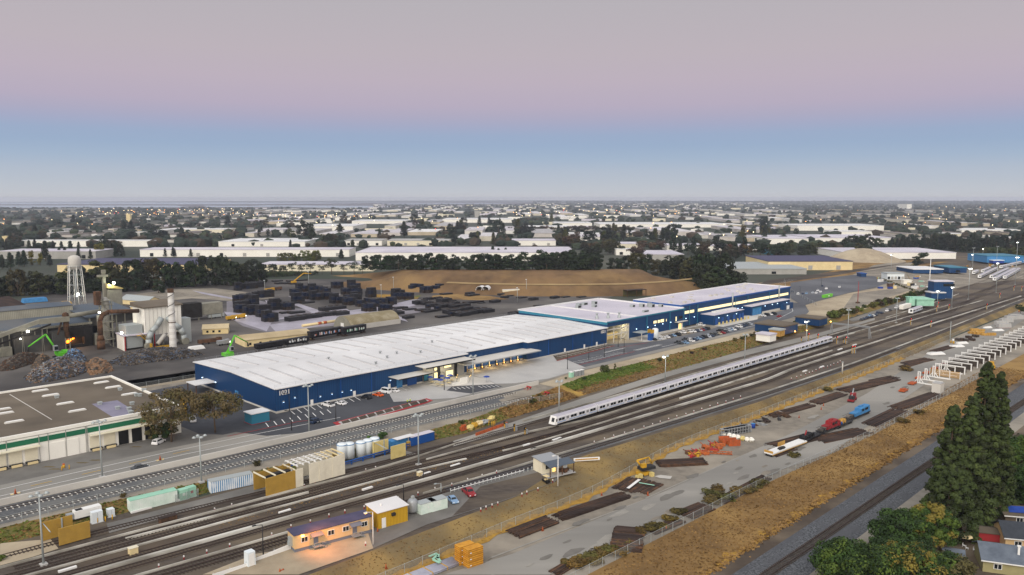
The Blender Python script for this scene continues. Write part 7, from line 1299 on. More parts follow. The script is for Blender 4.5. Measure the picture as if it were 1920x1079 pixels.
def cart():
    r = thing('golf_cart', 'small black golf cart with a cream roof beside the booth', 'golf cart', W(1024,905), A0+Q-.2)
    part('body', mbs([b(-1.2,1.2,-.6,.6,.3,.8)]), 'black', r); part('roof', mbs([b(-.9,.8,-.65,.65,1.85,1.95)]), 'cream', r); part('wheel', mbs([t((x,-.62,.25),(x,.62,.25),.25,n=8) for x in (-.8,.8)]), 'tyre', r); part('post', mbs([b(x-.03,x+.03,y-.03,y+.03,.8,1.85) for x in (-.85,.75) for y in (-.6,.6)]), 'black', r); part('seat', mbs([b(-.3,.3,-.5,.5,.81,1.1)]), 'cream', r)
cart()
def person(px, py, lab, shirt='yellow', legs='n'):
    r = thing('person', lab, 'person', W(px,py), A0, 'people'); me = bpy.data.meshes.new('body')
    v = [(0,0,.95),(0,0,1.2),(0,0,1.42),(0,0,1.5),(0,0,1.66),(-.1,0,.9),(-.12,.08,.5),(-.12,.0,.05),(.1,0,.9),(.12,-.06,.5),(.12,.05,.05),(-.2,0,1.4),(-.27,.02,1.1),(-.25,-.12,.85),(.2,0,1.4),(.27,0,1.1),(.25,-.15,.9)]
    ed = [(0,1),(1,2),(2,3),(3,4),(0,5),(5,6),(6,7),(0,8),(8,9),(9,10),(2,11),(11,12),(12,13),(2,14),(14,15),(15,16)]
    me.from_pydata(v, ed, []); o = bpy.data.objects.new('body', me); link(o, r); me.materials.append(M(shirt))
    md = o.modifiers.new('skin','SKIN'); rr = [.14,.15,.16,.06,.11,.09,.075,.05,.09,.075,.05,.07,.05,.04,.07,.05,.04]
    for s, q in zip(me.skin_vertices[0].data, rr): s.radius = (q, q)
    me.skin_vertices[0].data[0].use_root = True; o.modifiers.new('sub','SUBSURF').levels = 1
    part('trousers', mbs([b(-.2,-.03,-.1,.1,.1,.92,tx=-.01), b(.03,.2,-.1,.1,.1,.92,tx=-.01)]), 'trousers', r); part('hard_hat', mbs([lambda B: B.blob((0,0,1.76),(.15,.17,.1),jit=0)]), 'white_paint', r)
mat('trousers','2c3140',rough=.9); mat('hi_vis','b7d03a',rough=.8)
person(764,757.5,'person in a hi-vis vest standing by the kerb island, left of another','hi_vis'); person(769,756,'person in a hi-vis vest and white hard hat, right of another','hi_vis')
for a in (142,158.5,178,190): pass
for px, py, ty, lab in [(547,808,769,'black lamp post at the west corner of the parking lot'),(630,790,755,'black lamp post in the middle of the west parking lot'),(543,772,738,'black lamp post by the 1021 wall'),(618,752,723,'black lamp post close to the blue wall'),(691,735,708,'black lamp post beside the warehouse door'),(734,728,702,'black lamp post beside the white van'),(833,732,698,'black lamp post at the patio steps'),(1064,693,662,'black lamp post at the west end of the visitor bays'),(1104,675,648,'black lamp post beside the mulch bed'),(1133,670,640,'black lamp post at the workshop corner'),(1170,663,635,'black lamp post on the planted island'),(1159,651,630,'black lamp post by the open bay'),(1500,549,538,'black lamp post in the far car park'),(1540,536,522,'black lamp post past the train shop')]: pole_lamp(px, py, ty, lab, 'dark_metal')
mat('leafc','ffffff',objcol=True,b='6f7568',scale=.22,rough=.9); mat('leafd','ffffff',objcol=True,b='a8a690',scale=.15,rough=.9)
def crown_mesh(kind, seed):
    rg = random.Random(seed); B = MB(); ms = (0, 0, 1)
    if kind == 'bushy':
        for i in range(34):
            z = rg.uniform(.08,.9); a = rg.uniform(0,6.28); R_ = .33*math.sqrt(max(.06, 1-((z-.46)/.56)**2)); q = rg.uniform(.35,1)*R_
            B.leaves((q*math.cos(a),q*math.sin(a),z),(.11,.11,.10),40,.030,ms,rg,.3)
    elif kind == 'round':
        for i in range(24):
            z = rg.uniform(.34,.88); a = rg.uniform(0,6.28); R_ = .42*math.sqrt(max(.05, 1-((z-.62)/.4)**2)); q = rg.uniform(.3,1)*R_
            B.leaves((q*math.cos(a),q*math.sin(a),z),(.13,.13,.11),36,.034,ms,rg,.3)
    elif kind == 'conifer':
        for i in range(46):
            z = .12+.86*(i/46); a = i*2.4+rg.uniform(-.4,.4); R_ = .19*(1-z)**.8+.012; q = R_*rg.uniform(.5,1)
            B.leaves((q*math.cos(a),q*math.sin(a),z),(.045+.25*R_,.045+.25*R_,.05),22,.024,ms,rg,.2)
    elif kind == 'poplar':
        for i in range(26):
            z = rg.uniform(.1,.92); a = rg.uniform(0,6.28); R_ = .15*math.sqrt(max(.08,1-((z-.45)/.56)**2)); q = rg.uniform(.2,1)*R_
            B.leaves((q*math.cos(a),q*math.sin(a),z),(.075,.075,.09),34,.024,ms,rg,.2)
    elif kind == 'airy':
        for i in range(15):
            z = rg.uniform(.45,.95); a = rg.uniform(0,6.28); q = rg.uniform(.05,.3)
            B.leaves((q*math.cos(a),q*math.sin(a),z),(.11,.11,.085),32,.026,ms,rg,.2)
    elif kind == 'shrub':
        for i in range(12):
            a = rg.uniform(0,6.28); q = rg.uniform(.1,.55); B.leaves((q*math.cos(a),q*math.sin(a),rg.uniform(.2,.65)),(.3,.3,.28),34,.085,ms,rg,.3)
    return B.mesh('crown', ['leafc','leafd'])
def trunk_mesh(kind):
    B = MB(); top = {'bushy':.55,'round':.6,'conifer':.9,'poplar':.6,'airy':.8,'shrub':.3}[kind]; B.tube((0,0,0),(0,0,top),.022,.008,n=6)
    if kind != 'shrub':
        for a in (0.3,2.2,4.4): B.tube((0,0,top*.5),(.16*math.cos(a),.16*math.sin(a),top*.95),.011,.005,n=5)
    return B.mesh('trunk', 'bark')
CM = {}
def tree(x, y, z, h, kind, col, label, name='tree', grp=None, w=1.0):
    k = (kind, RNG.randrange(3))
    if k not in CM: CM[k] = (crown_mesh(kind, 11*k[1]+len(kind)*7), trunk_mesh(kind))
    r = bpy.data.objects.new(name, None); link(r); r.location = (x, y, z); r.rotation_euler[2] = RNG.uniform(0,6.28); r.scale = (h*w, h*w, h); tag(r, label, name.replace('_',' '), grp)
    c = [max(0, min(1, v*RNG.uniform(.85,1.18))) for v in lin(col)]
    o = bpy.data.objects.new('crown', CM[k][0]); link(o, r); o.color = (*c, 1); o = bpy.data.objects.new('trunk', CM[k][1]); link(o, r)
    return r
def tpx(px, py, top, kind, col, label, grp=None, w=1.0, z=None, name=None):
    name = name or {'conifer':'conifer','shrub':'shrub','poplar':'poplar_tree','airy':'gum_tree','round':'leafy_tree','bushy':'dark_tree'}[kind]
    if z is None: x, y, z = W(px, py)
    else: x, y = G(px, py, z)
    d = y*cp-(z-H)*sp; return tree(x, y, z, (py-top)*d/F/cp, kind, col, label, name, grp, w)
DK = '33402a'; OL = '4a4c2c'; BR = '5c4b38'; YG = '6b6c34'; CN_ = '2f3d30'
# ---------------- the brown landfill mound
mat('tuft_path','a38c62','937b54',.1,1.)
def mound():
    out = [UVZ(a,c,2) for a,c in [(590,528),(660,541),(760,548),(870,553),(1000,557),(1120,557),(1230,554),(1320,545),(1400,532)]]
    inn = [UVZ(a,c,10.5) for a,c in [(700,510),(760,514),(830,516),(900,518),(985,519),(1060,519),(1130,519),(1200,517),(1262,512)]]
    back = [UVZ(a,c,10.5) for a,c in [(690,505.5),(750,505),(830,505),(900,505),(980,505),(1060,505),(1130,505),(1190,505),(1235,506)]]
    far = [(u-60*S*0+ -20, v+60) for u, v in back]
    rows = []
    def lerp(a, c, k): return [(p[0]+(q[0]-p[0])*k, p[1]+(q[1]-p[1])*k) for p, q in zip(a, c)]
    def res(p, n=60):
        t_ = np.linspace(0, len(p)-1, n); return list(zip(np.interp(t_, range(len(p)), [q[0] for q in p]), np.interp(t_, range(len(p)), [q[1] for q in p])))
    out, inn, back, far = map(res, (out, inn, back, far)); B = MB(); rg = random.Random(4)
    for k in np.linspace(0, 1, 8): rows.append([(u, v, 1.9+8.6*(k**.85)+rg.uniform(-.15,.15)) for u, v in lerp(out, inn, k)])
    for k in (.4, 1): rows.append([(u, v, 10.5) for u, v in lerp(inn, back, k)])
    rows.append([(u, v, 1.5) for u, v in far]); n = 60
    for r_ in rows: B.v += [(*xy(u, v), 1.9+(z-1.9)*ss(j/9)*ss((59-j)/6)) for j, (u, v, z) in enumerate(r_)]
    for i in range(len(rows)-1):
        for j in range(n-1): B.face((i*n+j, i*n+j+1, (i+1)*n+j+1, (i+1)*n+j), 0, True)
    a, c = len(rows), n
    struct('hill', B, 'moundgrass')
    B = MB(); tr = [p for p in lerp(out, inn, .5)]; tr2 = [p for p in lerp(out, inn, .58)]
    for i in range(18, n-1):
        z = 1.9+8.6*(.5**.85)+.35; z2 = 1.9+8.6*(.58**.85)+.35; B.poly([(*xy(*tr[i]),z),(*xy(*tr[i+1]),z),(*xy(*tr2[i+1]),z2),(*xy(*tr2[i]),z2)])
    struct('hill_path', B, 'tuft_path')
mound()
# ---------------- tree rows beyond the yards
RNG.seed(21)
G1 = 'dark hedge trees behind the foundry'
for i in range(-14, 26):
    px = -5+i*19.6; base = 556-px*.052; tpx(px, base+RNG.uniform(-2,2), base-RNG.choice([40,46,52,56,60]) + (8 if px < 130 else 0), 'bushy', RNG.choice([DK,DK,'2e3a28',OL]), 'dark round headed tree in the hedge behind the foundry', G1, RNG.uniform(.9,1.25), 2.0)
for i in range(20): tpx(RNG.uniform(0,300), 552-RNG.uniform(0,6), 522, 'bushy', DK, 'low dark tree filling the hedge behind the foundry', 'low trees in the foundry hedge', 1.2, 2.0)
for i in range(24):
    px = 693+i*18.3+RNG.uniform(-4,4); tpx(px, 506.5, RNG.uniform(472,483), 'bushy', RNG.choice([DK,'2c3826','2f3c28']), 'dark clipped tree in the row along the top of the brown mound', 'row of dark trees on the mound', 1.5, 10.2)
for px, by, ty, k, c in [(1150,508,482,'bushy',DK),(1170,510,478,'bushy',DK),(1195,512,472,'bushy',OL),(1212,512,476,'bushy',DK),(1232,516,484,'bushy',OL),(1260,522,474,'bushy',DK),(1275,525,478,'bushy','38452c'),(1297,530,482,'bushy',OL),(1312,532,476,'bushy',DK)]: tpx(px,by,ty,k,c,'broad dark tree at the right end of the brown mound','broad trees past the mound',1.35,2.0)
for px, by, ty, c, w in [(1322,538,472,DK,1.0),(1340,540,468,'2f3d29',1.0),(1357,542,478,DK,1.0),(1318,542,490,'3a482e',1.1),(1372,540,500,DK,1.2),(1345,545,498,'364329',1.3),(1385,537,508,DK,1.5),(1330,546,510,'3a472c',1.5),(1365,544,512,DK,1.5)]: tpx(px,by,ty,'bushy',c,'big dark tree in the clump behind the far blue building','big tree clump behind the train shop',w,2.0)
for px, ty in [(492,500),(512,494),(532,497),(548,492),(566,495),(582,492),(604,497),(622,484),(645,494),(664,490),(680,496)]: tpx(px,515,ty,'airy' if px > 540 else 'bushy',RNG.choice(['4c5640','455038']),'grey green gum tree in the row left of the brown mound','gum trees left of the mound',1.3,2.0)
for i in range(10): tpx(492+i*11, 521-i*.6, 507, 'shrub', '434d36', 'grey green shrub at the edge of the pipe yard', 'shrubs at the pipe yard edge', .9, 2.0)
tpx(478,527,512,'bushy','4f6a2c','bright green young tree beside the foundry hedge',None,1.6,2.0); tpx(466,528,518,'shrub','4f6a2c','bright green bush beside the foundry hedge',None,1,2.0)
for px, ty, c in [(526,474,YG),(537,473,YG),(548,474,'62652f'),(558,474,'5d642e'),(573,468,YG),(586,468,'6f6f35'),(594,469,YG)]: tpx(px,491,ty,'bushy',c,'yellow green round tree in front of the long white warehouse','yellow green trees by the warehouse',1.15,2.0)
for px, by, ty in [(60,498,470),(76,498,474),(182,483,458),(190,483,454)]: tpx(px,by,ty,'poplar','77752f','yellow poplar among the dark conifers at the left','yellow poplars',1.2,2.0)
for px, by, ty in [(12,470,452),(22,470,450),(55,470,451),(66,470,449),(100,470,452),(116,471,453),(133,480,452),(148,470,454),(172,472,452),(205,471,453),(218,482,460),(230,482,462),(112,484,464),(122,484,463),(36,500,472),(46,500,470),(94,500,478),(5,505,478),(20,505,474),(148,486,466),(170,486,468),(86,490,452),(310,482,466),(325,482,464),(328,482,466),(358,483,467),(622,470,468),(640,486,468),(545,466,450)]: tpx(px,by,ty,'conifer',CN_,'dark pointed conifer in front of the pale warehouses at the left','pointed conifers at the left',1.25,2.0)
for px, by, ty in [(640,485,468),(924,483,462),(935,484,466),(948,483,465),(1010,474,463),(1018,474,465),(1032,474,462)]: tpx(px,by,ty,'conifer',CN_,'dark pointed conifer beside the long white distribution building','conifers by the distribution building',1.5,2.0)
for px in range(1015, 1125, 11): tpx(px+RNG.uniform(-3,3), 506, RNG.uniform(466,476), 'bushy', '33402a', 'taller dark tree at the right part of the mound row', 'taller trees of the mound row', 1.2, 10.0)
# right side
for i in range(26):
    px = 1672+i*9.8; tpx(px, 468+RNG.uniform(-3,4), RNG.uniform(436,448), RNG.choice(['conifer','bushy','bushy','conifer']), RNG.choice([CN_,'2f3b2f','35402f']), 'dark tall tree in the belt behind the white depot building', 'dark tree belt at the right', 1.35, 2.0)
for px, by, ty in [(1590,466,442),(1600,466,440),(1612,466,441),(1622,463,438),(1636,463,444),(1648,464,446),(1583,468,448),(1560,474,454),(1545,474,450),(1530,476,452),(1515,478,456),(1500,480,460),(1470,482,455),(1450,484,457),(1478,478,450),(1625,482,458),(1612,480,455)]: tpx(px,by,ty,'bushy',RNG.choice([DK,OL,'3b4530']),'dark bushy tree between the pale roofs at the right','bushy trees between pale roofs at the right',1.35,2.0)
for px, by, ty, c, lab in [(1718,505,486,'2c3826','dark round tree beside the freight line'),(1730,490,472,'39462d','leaning green tree in front of the white depot'),(1646,484,475,'2c3826','low dark tree at the foot of the sand pile'),(1716,492,479,DK,'small dark tree left of the leaning tree'),(1913,590,570,'44502c','round green bush at the right edge beside the storage strip')]: tpx(px,by,ty,'round',c,lab,None,1.25)
for i in range(22): tpx(1850+RNG.uniform(-10,72), RNG.uniform(474,484), RNG.uniform(462,468), 'bushy', RNG.choice(['525a30','4a5330',OL]), 'olive bush beyond the teal shed', 'olive bushes beyond the teal shed', 1.6, 2.0)
for i in range(34):
    k = i/33; px = 1556+k*190; tpx(px, 598-k*47+RNG.uniform(-5,2), 598-k*47-RNG.uniform(9,17), 'shrub', RNG.choice(['4d5a2a','5b6a2c','454f2c','6a6a30','52452e']), 'leafy bush on the slope between dirt field and strip lot', 'bushes on the slope by the strip lot', RNG.uniform(.7,1.0))
for px, by, ty, c, lab, k in [(1133,697,683,'46542c','small round green bush on the grass slope','shrub'),(1153,694,681,'4d5a2e','slim young tree on the slope edge','poplar'),(1164,695,689,'5a5f30','tiny shrub beside the slim young tree','shrub'),(1096,712,706,'37432a','dark small bush below the teal toilet','shrub'),(1236,681,670,'2f3b24','dark green tree at the top of the slope behind the mast','round'),(1061,711,707,'4a5a2c','low green bush beside the toilets','shrub'),(999,757,746,'5d5228','brown bush in the golden slope grass','shrub'),(1013,745,738,'5f5528','olive bush in the golden slope grass','shrub'),(1320,657,650,'4d3c2c','brown shrub above the silver train','shrub'),(1297,664,658,'4a3a2c','rusty brown shrub above the silver train','shrub'),(697,828,815,'55702c','bright green bush behind the white tanks','shrub'),(717,822,809,'4d662a','bright green bush above the pale yellow portal','shrub'),(865,795,786,'52542a','bush at the top of the grass slope by the crates','shrub'),(232,932,923,'5a4d24','brown bush behind the long mint container','shrub'),(482,873,862,'4f4322','brown bush at the end of the corrugated container','shrub'),(2,1052,1040,'55702c','green weed clump at the left edge','shrub'),(1535,610,596,'443a28','reddish dark bush between the blue sheds','shrub'),(1528,612,598,'3d3a28','dark bush beside the small blue sheds','shrub')]: tpx(px,by,ty,k,c,lab)
for i in range(14): tpx(1380+i*9+RNG.uniform(-3,3), 641-i*2.6-RNG.uniform(0,4), 632-i*2.6, 'shrub', RNG.choice(['4f5a2c','5b5a30']), 'low bush along the upper edge of the train slope', 'low bushes on the train slope', .9)
for q_ in range(26):
    a = Zs([(380+q_*19+RNG.uniform(-20,20), 985-q_*5.5+RNG.uniform(-22,22))])[0]; tpx(a[0],a[1]+4,a[1]-4,'shrub',RNG.choice(['74632f','68592c','7c6c38']),'sprawling olive brown bush by the near fence at the bottom','sprawling bushes at the bottom fence',2.2)
for p in Zs([(560,930),(640,900),(700,880),(470,990),(520,960),(780,900),(610,960),(930,735),(1010,720),(1080,705),(1130,650),(1200,600),(1440,470),(1500,490),(1560,500),(1640,455),(1720,440),(1440,520),(1790,400),(1490,440)]): tpx(p[0],p[1]+8,p[1]-5,'shrub',RNG.choice(['6b5a2c','77622e','62552c','6a5c2e']),'brown bush growing between the rail stacks','brown bushes between rail stacks',2.0)
for p in Zr([(200,1165),(440,670),(1130,845),(1010,910),(1030,520)]): tpx(p[0],p[1]+5,p[1]-5,'shrub','6d5c2c','tawny bush at the near fence','tawny bushes at the near fence',1.8)
# ---------------- the two brown trees by the striped warehouse
def near_tree(px, py, h, rx, lab, mats, n, nl, sz, trunk=.3, base=.35, conic=False, seed=1, name='tree', z=None):
    rg = random.Random(seed); x, y, zz = W(px, py); r = thing(name, lab, name, (x,y,zz), rg.uniform(0,6)); B = MB(); T_ = MB()
    T_.tube((0,0,0),(.2,0,h*.45),trunk,trunk*.6,n=8); T_.tube((.2,0,h*.45),(0,.1,h*(.93 if conic else .75)),trunk*.6,trunk*.15,n=8)
    for i in range(n):
        if conic:
            k = (i+.5)/n; z_ = h*(base+(1-base)*k**1.15); R_ = rx*(1-(z_/h-base)/(1-base))**.72*(.86+.28*rg.random())+.35; a = i*2.399+rg.uniform(-.5,.5); q = R_*rg.choice([.45,.75,.95,1,1.05]); c = (q*math.cos(a), q*math.sin(a), z_+rg.uniform(-.5,.5)-q*.06); cr = rg.uniform(.75,1.25)*(.55+.75*(1-z_/h))
            B.leaves(c,(cr,cr,cr*.85),int(nl*1.35),sz*.8,range(len(mats)),rg,.35)
            if i % 6 == 0: T_.tube((0,0,z_-.3),c,.09,.03,n=5,cap=False)
        else:
            th = rg.uniform(0,6.28); u = rg.uniform(-.75,1); q = math.sqrt(1-u*u)*rg.choice([.55,.85,1.0,1.0]); c = (rx*q*math.cos(th), rx*q*math.sin(th), h*(base+(1-base)*.5)+h*(1-base)*.45*u*rg.uniform(.75,1.0)); cr = rx*rg.uniform(.16,.30)
            B.leaves(c,(cr,cr,cr*.8),int(nl*1.4),sz*.78,range(len(mats)),rg,.3)
            if i % 3 == 0: T_.tube((.15,0,h*.38),c,.13,.03,n=5,cap=False)
    part('crown', B, mats, r); part('trunk', T_, 'bark', r); return r
near_tree(322,829,17,8.2,'bare looking brown tree leaning over the striped warehouse',['leaf_brown','leaf_olive','leaf_brown'],70,46,.34,.35,.28,seed=3)
near_tree(404,812,13.5,7.6,'spreading brown tree between the two warehouses',['leaf_brown','leaf_olive'],60,44,.32,.3,.36,seed=5)
near_tree(305,826,5.5,4.0,'low green bush mass below the brown tree',['leaf_c','leaf_olive'],34,46,.3,.15,.1,seed=6)
# ---------------- tall conifers and gardens at the lower right
CF = ['conifer_a','conifer_b','conifer_a','conifer_c']
near_tree(1775,985,30,4.9,'shorter dark conifer at the left of the tall clump',CF,250,66,.34,.5,.06,True,11,'conifer'); near_tree(1808,985,32,4.7,'middle dark conifer in front of the tall clump',CF,260,66,.34,.5,.05,True,12,'conifer')
near_tree(1833,968,39.5,4.7,'tallest dark conifer at the back of the clump',CF,300,60,.34,.55,.05,True,13,'conifer'); near_tree(1858,966,37,4.2,'slim tall conifer at the right of the clump',CF,270,60,.34,.55,.05,True,14,'conifer')
near_tree(1776,1003,17,6,'low broad conifer skirt at the foot of the tall clump',CF,130,70,.34,.4,.05,True,17,'conifer')
near_tree(1598,1105,10.3,7.0,'round bright green tree at the bottom edge',['leaf_a','leaf_c','leaf_a','leaf_b'],120,95,.26,.3,.05,seed=21); near_tree(1690,1040,10.5,5.8,'dark green bush tree left of the tall conifers',['leaf_c','leaf_a'],100,80,.27,.3,.05,seed=22)
near_tree(1745,1042,12.5,4.6,'golden leaved tree in front of the conifers',['leaf_gold','leaf_b','leaf_a','leaf_gold'],90,70,.27,.3,.12,seed=23); near_tree(1722,1043,11.5,4.2,'yellow green tree beside the golden tree',['leaf_b','leaf_a'],80,70,.27,.3,.1,seed=26)
near_tree(1710,1105,9.5,7.0,'broad green tree at the bottom edge beside the shed',['leaf_b','leaf_a','leaf_c','leaf_a','leaf_gold'],120,90,.27,.3,.05,seed=24); near_tree(1770,1112,8.5,5.5,'olive green tree in front of the garden shed',['leaf_b','leaf_olive','leaf_c'],90,80,.27,.3,.05,seed=25)
near_tree(1905,905,14,7.0,'bright green tree at the right edge behind the conifers',['leaf_b','leaf_a'],110,80,.28,.3,.05,seed=27); near_tree(1893,940,10,5.5,'dark green bush at the right edge above the houses',['leaf_c','leaf_a'],80,80,.28,.3,.05,seed=28); near_tree(1925,950,11,6,'dark leafy tree cut by the right edge',['leaf_c','leaf_a'],80,80,.28,.3,.05,seed=29)
near_tree(1655,1066,7.0,4.2,'small green tree between the round tree and the bush tree',['leaf_a','leaf_c'],70,80,.26,.25,.05,seed=30)
def house(px, py, L_, w, h, rh, wm, rm, lab, rz, wins=(), hip=False, chim=None):
    r = thing('house', lab, 'house', W(px,py), rz, 'houses at the lower right')
    part('wall', mbs([b(0,L_,0,w,0,h), e([(0.0,h),(w,h),(w/2,h+rh-.1)],0,.15), e([(0,h),(w,h),(w/2,h+rh-.1)],L_-.15,L_)]), wm, r)
    rf = part('roof', mbs([e([(-.5,h-.1),(w/2,h+rh),(w+.5,h-.1),(w+.5,h+.1),(w/2,h+rh+.22),(-.5,h+.1)],-.5,L_+.5)]), rm, r)
    part('fascia', mbs([b(-.5,L_+.5,-.62,-.505,h-.15,h+.08)]), 'white_paint', rf)
    for x in wins:
        wd = part('window', mbs([b(x-.8,x+.8,-.09,-.005,1.0,2.2)]), 'white_paint', r); part('pane', mbs([b(x-.68,x-.05,-.11,-.095,1.1,2.1), b(x+.05,x+.68,-.11,-.095,1.1,2.1)]), 'glass', wd)
    if chim: part('chimney', mbs([b(chim-.2,chim+.2,w*.25-.2,w*.25+.2,h+rh*.4,h+rh*.5+2.0), b(chim-.35,chim+.35,w*.25-.35,w*.25+.35,h+rh*.5+2.01,h+rh*.5+2.2)]), 'white_paint', rf)
    return r
near_tree  # houses stand on the backyard ground
house(1842,1072,16,9,2.7,2.2,'house_olive','shingle','blue grey shingled house with a white chimney at the bottom right',-R(20),(2.8,),chim=7); house(1884,1030,14,8,2.8,2.4,'trailer_wall','shingle_dark','tan house with a dark shingle roof at the right edge',-R(14),(2.6,))
h3 = house(1884,985,14,7,2.6,1.2,'dirt_dark','brown_roof','brown house with a blue tarp on its flat roof',-R(12),(3.2,))
part('roof_tarp', mbs([lambda B: B.hexa([(1,.6,3.2),(9,.6,3.2),(9,2.9,3.95),(1,2.9,3.95)],[(1,.6,3.3),(9,.6,3.3),(9,2.9,4.07),(1,2.9,4.07)])]), 'tarp_blue', h3)
def shed2(px, py, L_, w, h, rh, wm, rm, lab, rz):
    r = thing('garden_shed', lab, 'shed', W(px,py), rz); part('wall', mbs([b(0,L_,0,w,0,h), e([(0,h),(w,h),(w/2,h+rh-.05)],0,.1), e([(0,h),(w,h),(w/2,h+rh-.05)],L_-.1,L_)]), wm, r); part('roof', mbs([e([(-.3,h-.05),(w/2,h+rh),(w+.3,h-.05),(w+.3,h+.1),(w/2,h+rh+.15),(-.3,h+.1)],-.3,L_+.3)]), rm, r); return r
shed2(1866,972,4.5,4.5,2.6,1.6,'white_wall','shed_tan','shed with a pale tan gable roof beside the blue tarp',R(50)); shed2(1768,1056,4,3.5,2.0,1.0,'greengrass' if False else 'leaf_olive','shingle','small garden shed with a grey roof and white trim',-R(25)); shed2(1806,1010,8,4,2.0,.6,'red_paint','brown_roof','low red wooden shelter below the conifers',-R(18))
S_('garden_parasol','faded tan parasol in the dark back garden','parasol',W(1808,1022),[('canopy','cream',[lambda B: B.lathe([(0,2.6),(1.7,2.1)], 8)]),('pole','dark_metal',[t((0,0,0),(0,0,2.5),.04)])])
S_('rubbish_bin','dark green wheeled bin in the back garden','bin',W(1800,1042),[('body','green_stripe',[b(-.4,.4,-.4,.4,0,1.1,tx=-.05,ty=-.05)]),('lid','green_stripe',[b(-.46,.46,-.46,.46,1.101,1.2)])])
for px, py in [(1807,1026),(1813,1031),(1827,1034),(1841,1030)]: S_('garden_chair','white garden chair in the back garden','chair',W(px,py),[('seat','white_paint',[b(-.28,.28,-.28,.28,.4,.46)]),('backrest','white_paint',[b(-.28,.28,.24,.28,.461,.95)]),('leg','white_paint',[b(x-.03,x+.03,y-.03,y+.03,0,.399) for x in (-.25,.25) for y in (-.25,.25)])],group='white garden chairs')
S_('satellite_dish','pale satellite dish at the corner of the blue grey roof','satellite dish',W(1844,1053),[('dish','concrete_light',[lambda B: B.lathe([(0,3.0),(.5,3.1),(.8,3.4)], 12)]),('mast','galv',[t((0,0,0),(0,0,3.0),.05)])])
S_('garden_fence','dark wooden fence between the back gardens','fence',W(1836,1046),[('boards','bark',[b(0,16,-.05,.05,0,1.7)]),('post','bark',[b(x-.08,x+.08,-.1,.1,0,1.85) for x in (0,4,8,12,16)])],-R(16)); S_('garden_fence','weathered wooden fence along the railway side of the gardens','fence',W(1760,1040),[('boards','bark',[b(0,26,-.05,.05,0,1.7)]),('post','bark',[b(x-.08,x+.08,-.1,.1,0,1.85) for x in (0,5,10,15,20,25)])],A0)
# ---------------- grass tufts (nobody could count them)
def tufts(name, fu, n, size, mats, seed):
    rg = random.Random(seed); B = MB()
    for i in range(n):
        u, v = fu(rg); x, y, z = L3(u, v, .05); s = size*rg.uniform(.5,1.4); a = rg.uniform(0,3.14); m = rg.randrange(len(mats)); lx, ly = rg.uniform(-.5,.5)*s, rg.uniform(-.5,.5)*s
        for k in (0, 1.2): 
            c, d = math.cos(a+k)*s*.8, math.sin(a+k)*s*.8; B.poly([(x-c,y-d,z),(x+c,y+d,z),(x+c*.7+lx*1.6,y+d*.7+ly*1.6,z+s*.6),(x-c*.7+lx*1.6,y-d*.7+ly*1.6,z+s*.5)], m)
    struct(name, B, mats, 'stuff')
mat('tuft_a','937548','775c38',.1,1.); mat('tuft_b','97784a','7f643c',.2,1.); mat('tuft_c','725b3a',rough=1.); mat('tuft_g','58662c','6f7434',.3,1.)
mat('tuft_v','4a6424','586a2c',.2,1.); mat('tuft_s','866b43','6b5334',.1,1.)
tufts('dry_grass', lambda r: (r.uniform(95,430), r.uniform(86,iv(FN,200)-.6)), 13000, .26, ['tuft_a','tuft_s','tuft_a','tuft_s','tuft_b'], 1)
tufts('slope_grass', lambda r: (lambda u: (u, iv(E_SB,u)-1+(iv(E_ST,u)-iv(E_SB,u)+.5)*r.random()))(r.uniform(75,470)), 4500, .2, ['tuft_s','tuft_a','tuft_s'], 2)
tufts('green_slope_grass', lambda r: (lambda u: (u, iv(E_GB,u)+(iv(E_GT,u)-iv(E_GB,u))*r.random()))(r.uniform(30,230)), 4500, .4, ['tuft_g','tuft_a','tuft_g'], 3)
tufts('green_slope_grass', lambda r: (lambda u: (u, iv(E_GB,u)+(iv(E_GT,u)-iv(E_GB,u))*r.random()))(r.uniform(300,480)), 4500, .42, ['tuft_g','tuft_a','tuft_s'], 4)
tufts('vivid_slope_grass', lambda r: (lambda u: (u, iv(E_GB,u)+(iv(E_GT,u)-iv(E_GB,u))*(.4+.6*r.random())))(r.uniform(241,302)), 2600, .4, ['tuft_v','tuft_v','tuft_g'], 9)
tufts('brown_slope_grass', lambda r: (lambda u: (u, iv(E_GB,u)+(iv(E_GT,u)-iv(E_GB,u))*.5*r.random()))(r.uniform(241,302)), 1600, .36, ['tuft_a','tuft_s'], 10)
tufts('golden_grass', lambda r: (lambda u: (u, iv(E_GB,u)-.3+(iv(E_GT,u)-iv(E_GB,u))*r.random()))(r.uniform(196,237)), 3500, .5, ['tuft_b','tuft_b','tuft_a'], 5)
tufts('yellow_grass_edge', lambda r: (r.uniform(80,420), 85.6+r.gauss(0,.7)), 3500, .5, ['tuft_b','tuft_b','tuft_a'], 6)
tufts('yard_weeds', lambda r: (lambda u: (u, np.interp(u,[p[0] for p in sorted(BC)],[p[1] for p in sorted(BC)])+r.uniform(4.6,7.6)))(r.uniform(80,190)), 700, .22, ['tuft_b','tuft_a'], 7)
RNG.seed(99)
BOX = []
